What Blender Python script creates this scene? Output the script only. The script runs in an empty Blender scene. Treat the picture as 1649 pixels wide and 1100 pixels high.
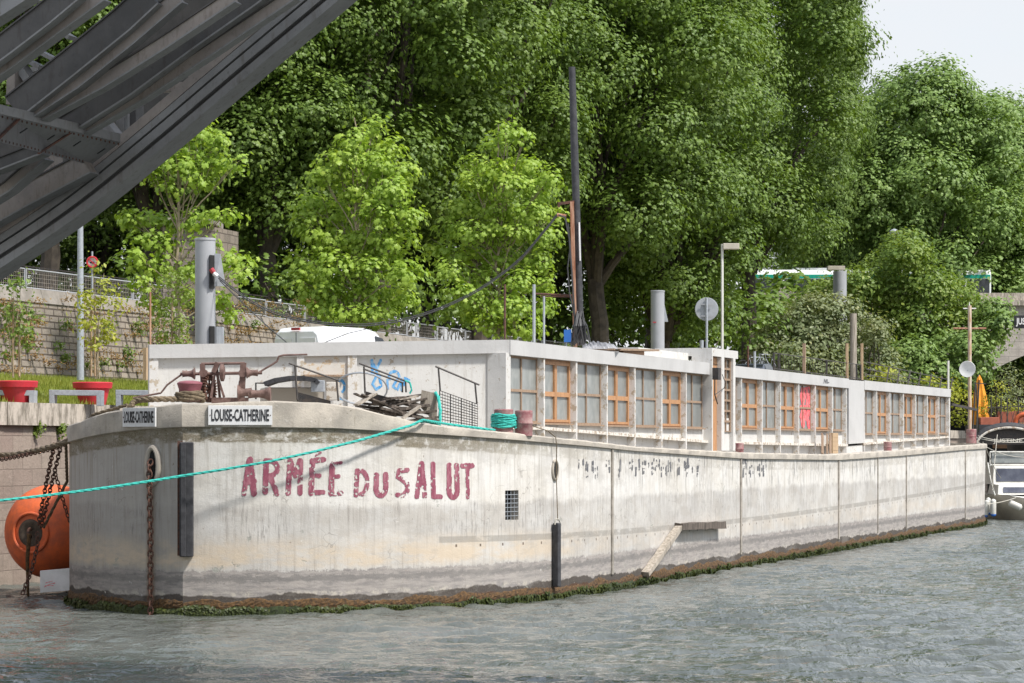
import bpy, math, random
import numpy as np
from mathutils import Vector, Matrix
rnd = random.Random(7)
rs = np.random.RandomState(11)
C = bpy.context.scene.collection
F, CX, HY, CAMZ = 4200.0, 824.5, 717.0, 3.36      # lens in picture widths, horizon row, eye height above the water
D = Vector((.337, .9415, 0)).normalized()          # fore-and-aft direction of the barge and of the quay
NN = Vector((D.y, -D.x, 0))                        # towards the river
UP = Vector((0, 0, 1))

def W(px, py, Y):
    return Vector(((px-CX)/F*Y, Y, CAMZ-(py-HY)/F*Y))
def onplane(px, py, P, d=D):                       # point of a vertical plane (through P along d) measured from the photo
    r = (px-CX)/F
    k = (r*P.y-P.x)/(d.x-r*d.y)
    Y = P.y+k*d.y
    return W(px, py, Y)

# ---------------------------------------------------------------- mesh builder
class MB:
    def __init__(s): s.v = []; s.f = []; s.uv = []
    def add(s, vs, fs, uvs=None):
        b = len(s.v); s.v += [Vector(x) for x in vs]
        s.f += [tuple(i+b for i in f) for f in fs]
        s.uv += list(uvs) if uvs else [(0, 0)]*len(vs)
        return s
    def quad(s, a, b, c, d, uv=None): return s.add([a, b, c, d], [(0, 1, 2, 3)], uv)
    def obox(s, c, ax, ay, az):                    # centre and three half axes
        c = Vector(c); v = []
        for k in (-1, 1):
            for j in (-1, 1):
                for i in (-1, 1): v.append(c+ax*i+ay*j+az*k)
        return s.add(v, [(0, 2, 3, 1), (4, 5, 7, 6), (0, 1, 5, 4), (2, 6, 7, 3), (0, 4, 6, 2), (1, 3, 7, 5)])
    def box(s, x0, x1, y0, y1, z0, z1):
        return s.obox(((x0+x1)/2, (y0+y1)/2, (z0+z1)/2), Vector(((x1-x0)/2, 0, 0)), Vector((0, (y1-y0)/2, 0)), Vector((0, 0, (z1-z0)/2)))
    def beam(s, p0, p1, w, h, up=UP):
        p0 = Vector(p0); p1 = Vector(p1); d = p1-p0
        x = d.cross(up)
        if x.length < 1e-6: x = d.cross(Vector((0, 1, 0)))
        x.normalize(); y = x.cross(d).normalized()
        return s.obox((p0+p1)/2, x*w/2, y*h/2, d/2)
    def tube(s, pts, r, n=8, cap=True):
        pts = [Vector(p) for p in pts]; m = len(pts)
        R = r if isinstance(r, (list, tuple)) else [r]*m
        px = None; vs = []
        for i, p in enumerate(pts):
            t = (pts[min(i+1, m-1)]-pts[max(i-1, 0)]).normalized()
            if px is None:
                a = Vector((0, 0, 1)) if abs(t.z) < .9 else Vector((1, 0, 0))
                px = t.cross(a).normalized()
            else:
                px = (px-t*px.dot(t)).normalized()
            py = t.cross(px)
            for k in range(n):
                a = 2*math.pi*k/n
                vs.append(p+(px*math.cos(a)+py*math.sin(a))*R[i])
        fs = [(i*n+k, i*n+(k+1) % n, (i+1)*n+(k+1) % n, (i+1)*n+k) for i in range(m-1) for k in range(n)]
        if cap: fs += [tuple(range(n))[::-1], tuple((m-1)*n+k for k in range(n))]
        return s.add(vs, fs)
    def lathe(s, c, prof, ax=UP, n=20):            # prof: (along, radius)
        c = Vector(c); ax = Vector(ax).normalized()
        a = Vector((0, 0, 1)) if abs(ax.z) < .9 else Vector((1, 0, 0))
        x = ax.cross(a).normalized(); y = ax.cross(x); vs = []
        for h, r in prof:
            for k in range(n):
                t = 2*math.pi*k/n
                vs.append(c+ax*h+(x*math.cos(t)+y*math.sin(t))*max(r, 1e-4))
        m = len(prof)
        fs = [(i*n+k, i*n+(k+1) % n, (i+1)*n+(k+1) % n, (i+1)*n+k) for i in range(m-1) for k in range(n)]
        fs += [tuple(range(n))[::-1], tuple((m-1)*n+k for k in range(n))]
        return s.add(vs, fs)
    def torus(s, c, ax, R, r, n=12, m=6, squash=None):
        c = Vector(c); ax = Vector(ax).normalized()
        a = squash[0] if squash else (Vector((0, 0, 1)) if abs(ax.z) < .9 else Vector((1, 0, 0)))
        x = (a-ax*a.dot(ax)).normalized(); y = ax.cross(x); st = squash[1] if squash else 1
        vs = []
        for i in range(n):
            t = 2*math.pi*i/n; o = x*math.cos(t)*st+y*math.sin(t); q = (x*math.cos(t)+y*math.sin(t))
            for k in range(m):
                u = 2*math.pi*k/m
                vs.append(c+o*R+q*r*math.cos(u)+ax*r*math.sin(u))
        return s.add(vs, [(i*m+k, ((i+1) % n)*m+k, ((i+1) % n)*m+(k+1) % m, i*m+(k+1) % m) for i in range(n) for k in range(m)])
    def build(s, name, mat, parent=None, smooth=False, bevel=0, loc=None):
        me = bpy.data.meshes.new(name)
        o0 = Vector(loc) if loc is not None else (Vector(parent['_w']) if parent is not None else Vector((0, 0, 0)))
        me.from_pydata([tuple(v-o0) for v in s.v], [], s.f)
        uvl = me.uv_layers.new(name='UVMap')
        li = np.zeros(len(me.loops), dtype=np.int32); me.loops.foreach_get('vertex_index', li)
        uvl.data.foreach_set('uv', np.array(s.uv, dtype=np.float32)[li].ravel())
        me.materials.append(mat)
        if smooth:
            me.polygons.foreach_set('use_smooth', [True]*len(me.polygons))
            try: me.set_sharp_from_angle(angle=math.radians(40))
            except Exception: pass
        me.update()
        o = bpy.data.objects.new(name, me); C.objects.link(o)
        o['_w'] = tuple(o0)
        if parent is not None:
            o.parent = parent
            o.location = o0-Vector(parent['_w'])
        else:
            o.location = o0
        if bevel:
            b = o.modifiers.new('Bevel', 'BEVEL'); b.width = bevel; b.segments = 2; b.limit_method = 'ANGLE'
        return o
def empty(name, loc, label, cat, group=None):
    o = bpy.data.objects.new(name, None); C.objects.link(o)
    o.location = loc; o['_w'] = tuple(loc); o.empty_display_size = .3
    return tag(o, label, cat, group)
def tag(o, label=None, cat=None, group=None, kind=None):
    if label: o['label'] = label
    if cat: o['category'] = cat
    if group: o['group'] = group
    if kind: o['kind'] = kind
    return o
def copy_thing(root, loc, label=None, rz=None, sc=None, group=None):
    r = root.copy(); C.objects.link(r); r.location = loc
    if rz is not None: r.rotation_euler = (0, 0, rz)
    if sc is not None: r.scale = sc if isinstance(sc, (tuple, list)) else (sc,)*3
    if label: r['label'] = label
    if group: r['group'] = group
    for ch in list(root.children):
        c = ch.copy(); C.objects.link(c); c.parent = r
        for g in list(ch.children):
            e = g.copy(); C.objects.link(e); e.parent = c
    return r

# ---------------------------------------------------------------- node helpers
class NT:
    def __init__(s, name):
        s.m = bpy.data.materials.new(name); s.m.use_nodes = True
        s.t = s.m.node_tree; s.t.nodes.clear()
        s.out = s.t.nodes.new('ShaderNodeOutputMaterial')
    def n(s, typ, ins=None, **kw):
        nd = s.t.nodes.new('ShaderNode'+typ)
        for k, v in kw.items(): setattr(nd, k, v)
        for k, v in (ins or {}).items():
            sock = nd.inputs[k]
            if hasattr(v, 'is_output') or isinstance(v, bpy.types.NodeSocket): s.t.links.new(v, sock)
            else: sock.default_value = v if not (isinstance(v, tuple) and len(v) == 3 and sock.type == 'RGBA') else v+(1,)
        return nd
    def math(s, op, a, b=0, c=None, clamp=False):
        i = {0: a, 1: b}
        if c is not None: i[2] = c
        return s.n('Math', i, operation=op, use_clamp=clamp).outputs[0]
    def mix(s, f, a, b, mode='MIX'):
        nd = s.n('Mix', None, data_type='RGBA', blend_type=mode)
        for k, v in ((0, f), (6, a), (7, b)):
            if isinstance(v, bpy.types.NodeSocket): s.t.links.new(v, nd.inputs[k])
            else: nd.inputs[k].default_value = v if not isinstance(v, tuple) or len(v) == 4 else v+(1,)
        return nd.outputs[2]
    def noise(s, vec, scale=5, detail=4, rough=.6, dist=0):
        return s.n('TexNoise', {'Vector': vec, 'Scale': scale, 'Detail': detail, 'Roughness': rough, 'Distortion': dist}).outputs[0]
    def map(s, vec, sc=(1, 1, 1), loc=(0, 0, 0)):
        return s.n('Mapping', {'Vector': vec, 'Scale': sc, 'Location': loc}).outputs[0]
    def ramp(s, f, lo, hi):                       # smooth 0..1 step
        return s.n('MapRange', {0: f, 1: lo, 2: hi, 3: 0., 4: 1.}, interpolation_type='SMOOTHSTEP').outputs[0]
    def pos(s): return s.n('NewGeometry').outputs['Position']
    def uv(s): return s.n('UVMap', uv_map='UVMap').outputs[0]
    def bump(s, h, dist=.02, st=.5): return s.n('Bump', {'Height': h, 'Distance': dist, 'Strength': st}).outputs[0]
    def pbsdf(s, col, rough=.8, metal=0, normal=None, **kw):
        i = {'Base Color': col, 'Roughness': rough, 'Metallic': metal}
        if normal is not None: i['Normal'] = normal
        i.update(kw)
        p = s.n('BsdfPrincipled', i).outputs[0]
        s.t.links.new(p, s.out.inputs[0]); return s.m

def simple(name, c1, c2=None, rough=.7, metal=0, scale=6, bump=.0, bs=40, streak=False, spec=.5):
    t = NT(name); p = t.pos()
    c2 = c2 or tuple(x*.7 for x in c1)
    v = t.map(p, (3, 3, .35)) if streak else p
    f = t.ramp(t.noise(v, scale, 5, .65), .35, .68)
    col = t.mix(f, c1, c2)
    nm = t.bump(t.noise(p, bs, 4), .01, bump) if bump else None
    return t.pbsdf(col, rough, metal, nm, **{'Specular IOR Level': spec})
# ---------------------------------------------------------------- materials
def hull_mat():
    """old painted concrete: UV x = metres along the planking from the stem, UV y = metres above the water"""
    t = NT('hull_concrete'); uv = t.uv()
    sp = t.n('SeparateXYZ', {0: uv}); u, z = sp.outputs[0], sp.outputs[1]
    big = t.noise(t.map(uv, (.6, .8, 1)), 1.3, 5, .65)
    med = t.noise(uv, 4.2, 6, .7)
    fine = t.noise(uv, 30, 5, .7)
    streak = t.noise(t.map(uv, (5.5, .28, 1)), 2.2, 5, .7)
    streak2 = t.noise(t.map(uv, (14, .5, 1), (7, 3, 0)), 2.0, 4, .7)
    wav = t.noise(t.map(uv, (.5, .1, 1), (3, 9, 0)), 1.4, 5, .66)      # wavy height of the old water marks
    zz = t.math('ADD', z, t.math('MULTIPLY', t.math('SUBTRACT', wav, .5), .42))
    zf = t.math('ADD', z, t.math('MULTIPLY', t.math('SUBTRACT', med, .5), .30))
    white = (.68, .662, .63); grime = (.42, .405, .385); bare = (.37, .335, .285)
    base = t.mix(t.ramp(big, .35, .7), white, (white[0]*.92, white[1]*.9, white[2]*.86))
    # below the repainted strip: greyer concrete with drips
    zl_ = t.math('ADD', z, t.math('MULTIPLY', t.math('SUBTRACT', wav, .5), .6))
    zl_ = t.math('ADD', zl_, t.math('MULTIPLY', t.math('SUBTRACT', fine, .5), .12))
    low = t.math('SUBTRACT', 1., t.ramp(zl_, 2.08, 2.22))
    low = t.math('MULTIPLY', low, t.math('ADD', .55, t.math('MULTIPLY', t.ramp(t.noise(t.map(uv, (.3, .5, 1), (4, 1, 1)), 1.5, 4, .6), .4, .6), .45)))
    base = t.mix(t.math('MULTIPLY', low, t.math('ADD', .45, t.math('MULTIPLY', big, .5))), base, grime)
    pat = t.ramp(t.noise(t.map(uv, (.7, 1.1, 1), (3, 3, 9)), 1.6, 8, .68), .50, .56)
    base = t.mix(t.math('MULTIPLY', pat, t.math('ADD', .12, t.math('MULTIPLY', low, .25))), base, (.42, .38, .33))
    port_grime_shade = t.math('SUBTRACT', 1., t.ramp(u, -.25, .05))  # port bow darkened all over: its shaded side painted in, with grime streaks
    base = t.mix(t.math('MULTIPLY', port_grime_shade, t.math('ADD', .42, t.math('MULTIPLY', streak, .4))), base, (.27, .25, .225))
    dr = t.math('MULTIPLY', t.ramp(streak, .50, .72), t.math('ADD', .25, t.math('MULTIPLY', low, .55)))
    base = t.mix(dr, base, (.27, .245, .22))
    s3 = t.math('MULTIPLY', t.ramp(t.noise(t.map(uv, (2.6, .14, 1), (9, 1, 5)), 2.6, 6, .72), .53, .60), t.math('ADD', .22, t.math('MULTIPLY', low, .22)))
    base = t.mix(s3, base, (.36, .33, .30))
    dr2 = t.math('MULTIPLY', t.ramp(streak2, .56, .74), t.math('MULTIPLY', t.ramp(z, 1.0, 1.6), .42))
    base = t.mix(dr2, base, (.30, .27, .24))
    # ochre band above the grey one
    oc = t.math('MULTIPLY', t.ramp(zf, .85, 1.05), t.math('SUBTRACT', 1., t.ramp(zf, 1.15, 1.7)))
    oc = t.math('MULTIPLY', oc, t.math('MULTIPLY', t.ramp(t.noise(t.map(uv, (.35, .9, 1), (2, 2, 2)), 2.2, 6, .7), .35, .6), t.math('SUBTRACT', .8, t.math('MULTIPLY', t.ramp(u, 7, 14), .55))))
    base = t.mix(oc, base, (.60, .49, .36))
    # grey tide band
    zg = t.math('ADD', zf, t.math('MULTIPLY', t.math('SUBTRACT', fine, .5), .16))
    gb = t.math('SUBTRACT', 1., t.ramp(zg, .85, .89))
    grey = t.mix(t.ramp(t.noise(t.map(uv, (1.2, 7, 1)), 1.6, 6, .75), .38, .66), (.36, .325, .30), (.20, .185, .18))
    base = t.mix(t.math('MULTIPLY', gb, .88), base, grey)
    gl = t.math('MULTIPLY', t.ramp(zg, .62, .68), t.math('SUBTRACT', 1., t.ramp(zg, .74, .80)))
    base = t.mix(t.math('MULTIPLY', gl, .6), base, (.15, .145, .14))
    lm = t.math('MULTIPLY', t.ramp(zf, .36, .42), t.math('SUBTRACT', 1., t.ramp(zf, .44, .52)))
    base = t.mix(t.math('MULTIPLY', t.math('MULTIPLY', lm, t.ramp(med, .5, .6)), .6), base, (.58, .53, .44))
    # black and rust-brown foot
    bl = t.math('SUBTRACT', 1., t.ramp(zz, .385, .42))
    base = t.mix(t.math('MULTIPLY', bl, .92), base, (.055, .045, .038))
    br = t.math('SUBTRACT', 1., t.ramp(zz, .22, .27))
    base = t.mix(t.math('MULTIPLY', br, .9), base, t.mix(fine, (.11, .05, .024), (.05, .028, .015)))
    # lichen and soot under the coaming (UV y of the top edge is stored in a second map as distance from it)
    dd = t.n('Attribute', None, attribute_name='below', attribute_type='GEOMETRY').outputs['Fac']
    top = t.math('SUBTRACT', 1., t.ramp(t.math('ADD', dd, t.math('MULTIPLY', t.math('SUBTRACT', streak, .5), .6)), .02, .42))
    lich = t.math('MULTIPLY', top, t.ramp(t.noise(t.map(uv, (1.6, 1.2, 1), (2, 5, 0)), 2.2, 6, .75), .38, .52))
    lich = t.math('MULTIPLY', lich, t.math('SUBTRACT', 1., t.math('MULTIPLY', t.ramp(u, 7, 12), .93)))
    base = t.mix(t.math('MULTIPLY', lich, .85), base, t.mix(med, (.14, .135, .075), (.26, .22, .16)))
    belt = t.math('SUBTRACT', 1., t.ramp(t.math('ADD', dd, t.math('MULTIPLY', t.math('SUBTRACT', med, .5), .10)), .27, .31))
    bsel = t.math('MULTIPLY', t.ramp(t.noise(t.map(uv, (1.3, 2.6, 1), (6, 5, 1)), 2.0, 7, .75), .42, .52), t.math('SUBTRACT', 1., t.math('MULTIPLY', t.ramp(u, 5, 9), .75)))
    base = t.mix(t.math('MULTIPLY', t.math('MULTIPLY', belt, bsel), .9), base, t.mix(t.ramp(fine, .4, .6), (.13, .115, .07), (.24, .20, .145)))
    # dark dashes left by rain below the repainted strip
    dsh = t.math('MULTIPLY', t.ramp(t.noise(t.map(uv, (11, 1.1, 1), (2, 8, 4)), 2.0, 4, .65), .54, .62), t.math('MULTIPLY', t.ramp(z, 1.3, 1.7), t.math('SUBTRACT', 1., t.ramp(zf, 2.1, 2.3))))
    dsh = t.math('MULTIPLY', dsh, t.ramp(t.noise(t.map(uv, (.5, .2, 1), (1, 2, 3)), 1.6, 3, .6), .42, .58))
    base = t.mix(t.math('MULTIPLY', dsh, .65), base, (.21, .195, .185))
    drp = t.math('MULTIPLY', t.ramp(t.noise(t.map(uv, (3.2, .10, 1), (4, 4, 1)), 2.4, 6, .7), .52, .62), t.math('SUBTRACT', 1., t.ramp(dd, .5, 1.7)))
    drp = t.math('MULTIPLY', drp, t.math('SUBTRACT', .62, t.math('MULTIPLY', t.ramp(u, -.3, .6), .34)))
    base = t.mix(drp, base, (.24, .205, .155))
    # rust run under the hawse pipe
    rz = t.math('ABSOLUTE', t.math('ADD', t.math('ADD', u, .80), t.math('MULTIPLY', t.math('SUBTRACT', streak, .5), .12)))
    rr = t.math('MULTIPLY', t.math('SUBTRACT', 1., t.ramp(rz, .05, .16)), t.math('SUBTRACT', 1., t.ramp(z, 2.75, 2.95)))
    base = t.mix(t.math('MULTIPLY', rr, .7), base, (.16, .115, .07))
    hard = t.math('MULTIPLY', t.math('SUBTRACT', 1., t.ramp(dd, .35, 1.05)), t.math('MULTIPLY', t.ramp(t.noise(t.map(uv, (7, .7, 1), (1, 1, 4)), 2.4, 3, .6), .57, .60), t.ramp(t.noise(t.map(uv, (.45, .1, 1), (6, 1, 2)), 1.7, 3, .6), .45, .55)))
    far = t.ramp(u, 10, 14)
    base = t.mix(t.math('MULTIPLY', t.math('MULTIPLY', hard, far), .8), base, (.10, .095, .09))
    # flaked patches, blue-grey primer
    fl = t.math('MULTIPLY', t.ramp(t.noise(t.map(uv, (1, 1.4, 1), (8, 2, 0)), 1.9, 7, .72), .63, .655), t.math('SUBTRACT', 1., t.ramp(z, 2.0, 2.6)))
    base = t.mix(t.math('MULTIPLY', fl, .7), base, t.mix(med, (.42, .44, .38), (.24, .23, .21)))
    # the scar of the lost rubbing strake
    zs = t.math('SUBTRACT', z, t.math('ADD', 1.30, t.math('MULTIPLY', t.math('POWER', t.math('ABSOLUTE', t.math('SUBTRACT', u, 23.)), 1.6), .0012)))
    sc = t.math('MULTIPLY', t.math('SUBTRACT', 1., t.ramp(t.math('ABSOLUTE', zs), .055, .075)), t.ramp(u, 5.55, 5.6))
    sc = t.math('MULTIPLY', sc, t.ramp(t.noise(t.map(uv, (.8, 2, 1), (3, 1, 8)), 1.8, 5, .7), .34, .50))
    base = t.mix(t.math('MULTIPLY', sc, .55), base, (.24, .225, .20))
    zb = t.math('ABSOLUTE', t.math('ADD', zs, .13))
    bolt = t.math('MULTIPLY', t.math('SUBTRACT', 1., t.ramp(zb, .02, .035)), t.math('GREATER_THAN', t.math('FRACT', t.math('MULTIPLY', u, 1.31)), .93))
    base = t.mix(t.math('MULTIPLY', t.math('MULTIPLY', bolt, t.ramp(u, 5.9, 6.)), .85), base, (.08, .05, .035))
    # scuffed clouds of bare cement and pale chips
    cl1 = t.ramp(t.noise(t.map(uv, (.45, .9, 1), (12, 2, 7)), 1.5, 9, .7), .50, .60)
    base = t.mix(t.math('MULTIPLY', cl1, .28), base, (.33, .31, .285))
    chp = t.ramp(t.noise(t.map(uv, (1, 1, 1), (22, 5, 3)), 7., 4, .65), .66, .69)
    base = t.mix(t.math('MULTIPLY', chp, t.math('MULTIPLY', t.ramp(big, .5, .62), .7)), base, (.72, .70, .66))
    # cracks
    vo = t.n('TexVoronoi', {'Vector': t.n('VectorMath', {0: uv, 1: t.n('TexNoise', {'Vector': uv, 'Scale': 2.5}).outputs[1]}, operation='ADD').outputs[0], 'Scale': .75}, feature='DISTANCE_TO_EDGE').outputs[0]
    cr = t.math('MULTIPLY', t.math('SUBTRACT', 1., t.ramp(vo, .003, .010)), t.ramp(big, .48, .6))
    base = t.mix(t.math('MULTIPLY', cr, .5), base, (.20, .18, .16))
    sp_ = t.ramp(t.noise(t.map(uv, (1, .6, 1), (4, 4, 4)), 11, 3, .5), .70, .76)
    base = t.mix(t.math('MULTIPLY', sp_, .75), base, (.18, .13, .09))
    base = t.mix(t.math('MULTIPLY', t.ramp(fine, .45, .75), .18), base, bare)
    h = t.math('ADD', t.math('MULTIPLY', med, .6), t.math('ADD', t.math('MULTIPLY', fine, .35), t.math('MULTIPLY', fl, -.4)))
    return t.pbsdf(base, .88, 0, t.bump(h, .03, .45), **{'Specular IOR Level': .25})

def coaming_mat():
    t = NT('coaming_concrete'); p = t.uv()
    a = t.noise(p, 1.8, 6, .7); b = t.noise(p, 22, 5, .7); s = t.noise(t.map(p, (7, .5, 1)), 2, 4, .7)
    c = t.mix(t.ramp(a, .35, .7), (.47, .425, .36), (.33, .30, .26))
    c = t.mix(t.math('MULTIPLY', t.ramp(s, .55, .72), .55), c, (.24, .21, .16))
    c = t.mix(t.math('MULTIPLY', t.ramp(t.noise(p, 5, 6, .75), .62, .66), .6), c, (.66, .62, .56))
    c = t.mix(t.math('MULTIPLY', t.ramp(t.noise(t.map(p, (1, 1, 1), (5, 5, 5)), 9, 5, .75), .62, .68), .8), c, (.13, .115, .085))
    return t.pbsdf(c, .9, 0, t.bump(t.math('ADD', a, b), .02, .45))

def cabin_mat(name='cabin_plaster', w=(.60, .59, .565), dirt=(.40, .37, .33), flake=.60, dark=(.33, .27, .20)):
    t = NT(name); p = t.pos()
    a = t.noise(p, .9, 6, .65); b = t.noise(p, 6, 6, .75); f = t.noise(p, 38, 4, .7)
    s = t.noise(t.map(p, (4, 4, .4)), 2.2, 4, .7)
    c = t.mix(t.ramp(a, .4, .68), w, tuple(x*.9 for x in w))
    c = t.mix(t.math('MULTIPLY', t.ramp(s, .52, .72), .5), c, dirt)
    c = t.mix(t.math('MULTIPLY', t.ramp(b, flake, flake+.03), .85), c, dark)
    c = t.mix(t.math('MULTIPLY', t.ramp(f, .5, .8), .2), c, dirt)
    return t.pbsdf(c, .85, 0, t.bump(t.math('ADD', b, t.math('MULTIPLY', f, .4)), .015, .5), **{'Specular IOR Level': .3})

M = {}
M['palerust'] = simple('rust_streaked_white', (.62, .55, .46), (.45, .25, .13), .8, 0, 5, .3, streak=True)
M['joint'] = simple('joint_mortar', (.40, .36, .31), (.22, .20, .17), .9, 0, 4, .4)
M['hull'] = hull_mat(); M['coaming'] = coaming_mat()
M['cabin'] = cabin_mat()
M['fascia'] = cabin_mat('cabin_fascia', (.50, .495, .485), (.42, .405, .385), .70)
M['fin'] = cabin_mat('pier_plaster', (.62, .605, .58), (.42, .38, .34), .53, (.40, .33, .24))
M['ledge'] = cabin_mat('ledge_plaster', (.66, .62, .56), (.40, .36, .30), .52, (.30, .23, .16))
M['deck'] = cabin_mat('deck_concrete', (.45, .42, .38), (.30, .27, .24), .62)
M['peel'] = cabin_mat('peeling_plaster', (.60, .575, .53), (.50, .42, .31), .56, (.50, .37, .23))
M['wood_new'] = simple('varnished_pine', (.50, .27, .13), (.36, .18, .08), .55, scale=9, bump=.2, streak=True)
M['wood_old'] = simple('weathered_oak', (.36, .25, .17), (.22, .15, .10), .8, scale=9, bump=.4, streak=True)
M['plank'] = simple('rotten_plank', (.15, .122, .10), (.05, .04, .032), .9, scale=5, bump=.6, streak=True)
M['plank_pale'] = simple('bleached_plank', (.42, .37, .31), (.22, .19, .15), .9, scale=5, bump=.6, streak=True)
M['rust'] = simple('rusted_iron', (.16, .075, .05), (.07, .045, .038), .85, .2, 14, .6, 60)
M['windlass'] = simple('brown_painted_iron', (.20, .125, .105), (.11, .062, .05), .7, .1, 9, .4, 60)
M['rustpole'] = simple('rust_stained_pole', (.50, .30, .20), (.26, .10, .05), .8, 0, 4, .3, 40, streak=True)
M['purple'] = simple('purple_bollard_paint', (.27, .085, .105), (.19, .06, .07), .55, 0, 5, .2)
M['bollard'] = simple('worn_bollard_paint', (.25, .085, .095), (.36, .24, .22), .7, 0, 6, .4)
M['black'] = simple('black_rubber', (.028, .028, .032), (.055, .055, .06), .6, 0, 7, .3)
M['blackiron'] = simple('black_iron', (.03, .03, .032), (.07, .055, .045), .6, .2, 12, .2)
M['darkrail'] = simple('dark_rail_paint', (.085, .075, .07), (.05, .045, .042), .6, .2, 12, .2)
M['grey'] = simple('grey_paint', (.36, .38, .40), (.31, .33, .35), .5, 0, 3, .1)
M['greypile'] = simple('grey_steel_column', (.36, .37, .385), (.32, .33, .345), .55, 0, 1.2, .1)
M['galv'] = simple('galvanised_steel', (.42, .45, .48), (.34, .36, .39), .5, .3, 12, .1)
M['dark'] = simple('dark_interior', (.02, .02, .02), (.012, .012, .012), .9)
M['teal'] = simple('turquoise_rope', (.045, .50, .42), (.03, .37, .32), .7, 0, 30, .6, 90)
M['rope'] = simple('hemp_rope', (.20, .155, .10), (.11, .085, .055), .95, 0, 20, .8, 90)
M['ropepale'] = simple('pale_rope', (.55, .52, .45), (.4, .38, .33), .9, 0, 20, .5, 90)
M['cable'] = simple('black_cable', (.035, .035, .038), (.06, .06, .06), .6)
M['orange'] = simple('orange_fender_skin', (.74, .145, .04), (.50, .11, .045), .6, 0, 3.5, .35, 22)
M['hub'] = simple('fender_hub_rubber', (.10, .075, .055), (.05, .04, .03), .8, .1, 8, .5)
M['redpot'] = simple('red_plastic_pot', (.55, .025, .04), (.42, .03, .04), .5, 0, 2, 0)
M['white'] = simple('white_paint', (.78, .78, .78), (.66, .66, .65), .45, 0, 3, .05)
M['vanwhite'] = simple('white_car_paint', (.80, .81, .83), (.78, .79, .81), .25)
M['plate'] = simple('white_enamel', (.74, .74, .74), (.68, .68, .67), .35, 0, 4, 0)
M['ink'] = simple('black_lettering', (.02, .02, .022), (.025, .025, .03), .5)
M['redlamp'] = simple('red_lamp_glass', (.42, .05, .06), (.36, .04, .05), .3)
M['signred'] = simple('red_sign_film', (.60, .03, .04), (.5, .03, .04), .4)
M['signblue'] = simple('blue_sign_film', (.03, .16, .55), (.03, .14, .5), .4)
M['tarp'] = simple('grey_tarpaulin', (.13, .13, .14), (.30, .30, .31), .45, 0, 3, .4, 12)
M['yellow'] = simple('yellow_canvas', (.80, .34, .03), (.70, .27, .02), .8, 0, 3, .2)
M['terracotta'] = simple('terracotta_box', (.42, .13, .075), (.33, .10, .06), .8, 0, 3, .2)
M['cream'] = simple('cream_gelcoat', (.55, .50, .42), (.44, .40, .33), .4, 0, 1.5, 0)
M['offwhite'] = simple('offwhite_gelcoat', (.68, .67, .62), (.60, .58, .53), .35, 0, 1.5, 0)
M['busgreen'] = simple('bus_green_paint', (.0, .36, .25), (.0, .32, .22), .35)
M['bushell'] = simple('bus_white_paint', (.82, .84, .82), (.78, .80, .78), .35)
M['tyre'] = simple('tyre_rubber', (.025, .025, .025), (.04, .04, .04), .8)
M['carpaint'] = simple('dark_grey_car_paint', (.07, .08, .10), (.05, .06, .08), .25)
M['bark'] = simple('plane_bark', (.085, .068, .050), (.04, .032, .025), .9, 0, 3, .6, 12)
M['barkpale'] = simple('pale_young_bark', (.35, .29, .20), (.22, .18, .12), .9, 0, 6, .4, 30)
M['stake'] = simple('timber_stake', (.50, .36, .22), (.36, .25, .15), .85, 0, 6, .3, streak=True)
M['weed'] = simple('algae', (.030, .045, .010), (.007, .010, .004), .9, 0, 18, .9, 40)
M['weedrust'] = simple('brown_weed', (.13, .07, .025), (.035, .022, .012), .9, 0, 16, .9, 40)
M['shutter'] = simple('pale_fence_wood', (.36, .20, .12), (.26, .14, .08), .8)

def lettering_mat(name, c1, c2, rough=.8):
    t = NT(name); p = t.pos()
    return t.pbsdf(t.mix(t.ramp(t.noise(t.map(p, (1, 1, .4)), 14, 5, .7), .40, .66), c1, c2), rough)
M['maroon'] = lettering_mat('maroon_lettering', (.245, .060, .095), (.37, .15, .185))
M['spray_blue'] = lettering_mat('blue_spray', (.05, .27, .58), (.30, .50, .68))
M['spray_red'] = lettering_mat('red_spray', (.72, .07, .09), (.82, .28, .28))
M['spray_black'] = lettering_mat('black_spray', (.10, .10, .11), (.2, .2, .2))

def glass_mat(name, c1, c2, rough):
    t = NT(name); p = t.pos()
    f = t.ramp(t.noise(t.map(p, (2.2, 2.2, 1.6)), 1.6, 4, .6), .35, .7)
    orr = t.n('ObjectInfo').outputs['Random']
    c = t.mix(f, c1, c2)
    c = t.mix(t.math('MULTIPLY', t.ramp(orr, .2, .9), .55), c, tuple(x*.55 for x in c1))
    c = t.mix(t.math('MULTIPLY', t.ramp(t.noise(t.map(p, (9, 9, .7)), 2, 4, .7), .55, .75), .35), c, tuple(x*1.6 for x in c1))
    return t.pbsdf(c, rough, 0, t.bump(t.noise(p, 2.5, 2), .02, .15), **{'Specular IOR Level': .6})
M['frost'] = glass_mat('dusty_frosted_glass', (.21, .225, .215), (.31, .32, .305), .28)
M['darkglass'] = glass_mat('dark_glass', (.02, .025, .03), (.05, .055, .06), .08)
M['boatglass'] = glass_mat('tinted_boat_glass', (.06, .065, .09), (.12, .13, .16), .1)

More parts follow.
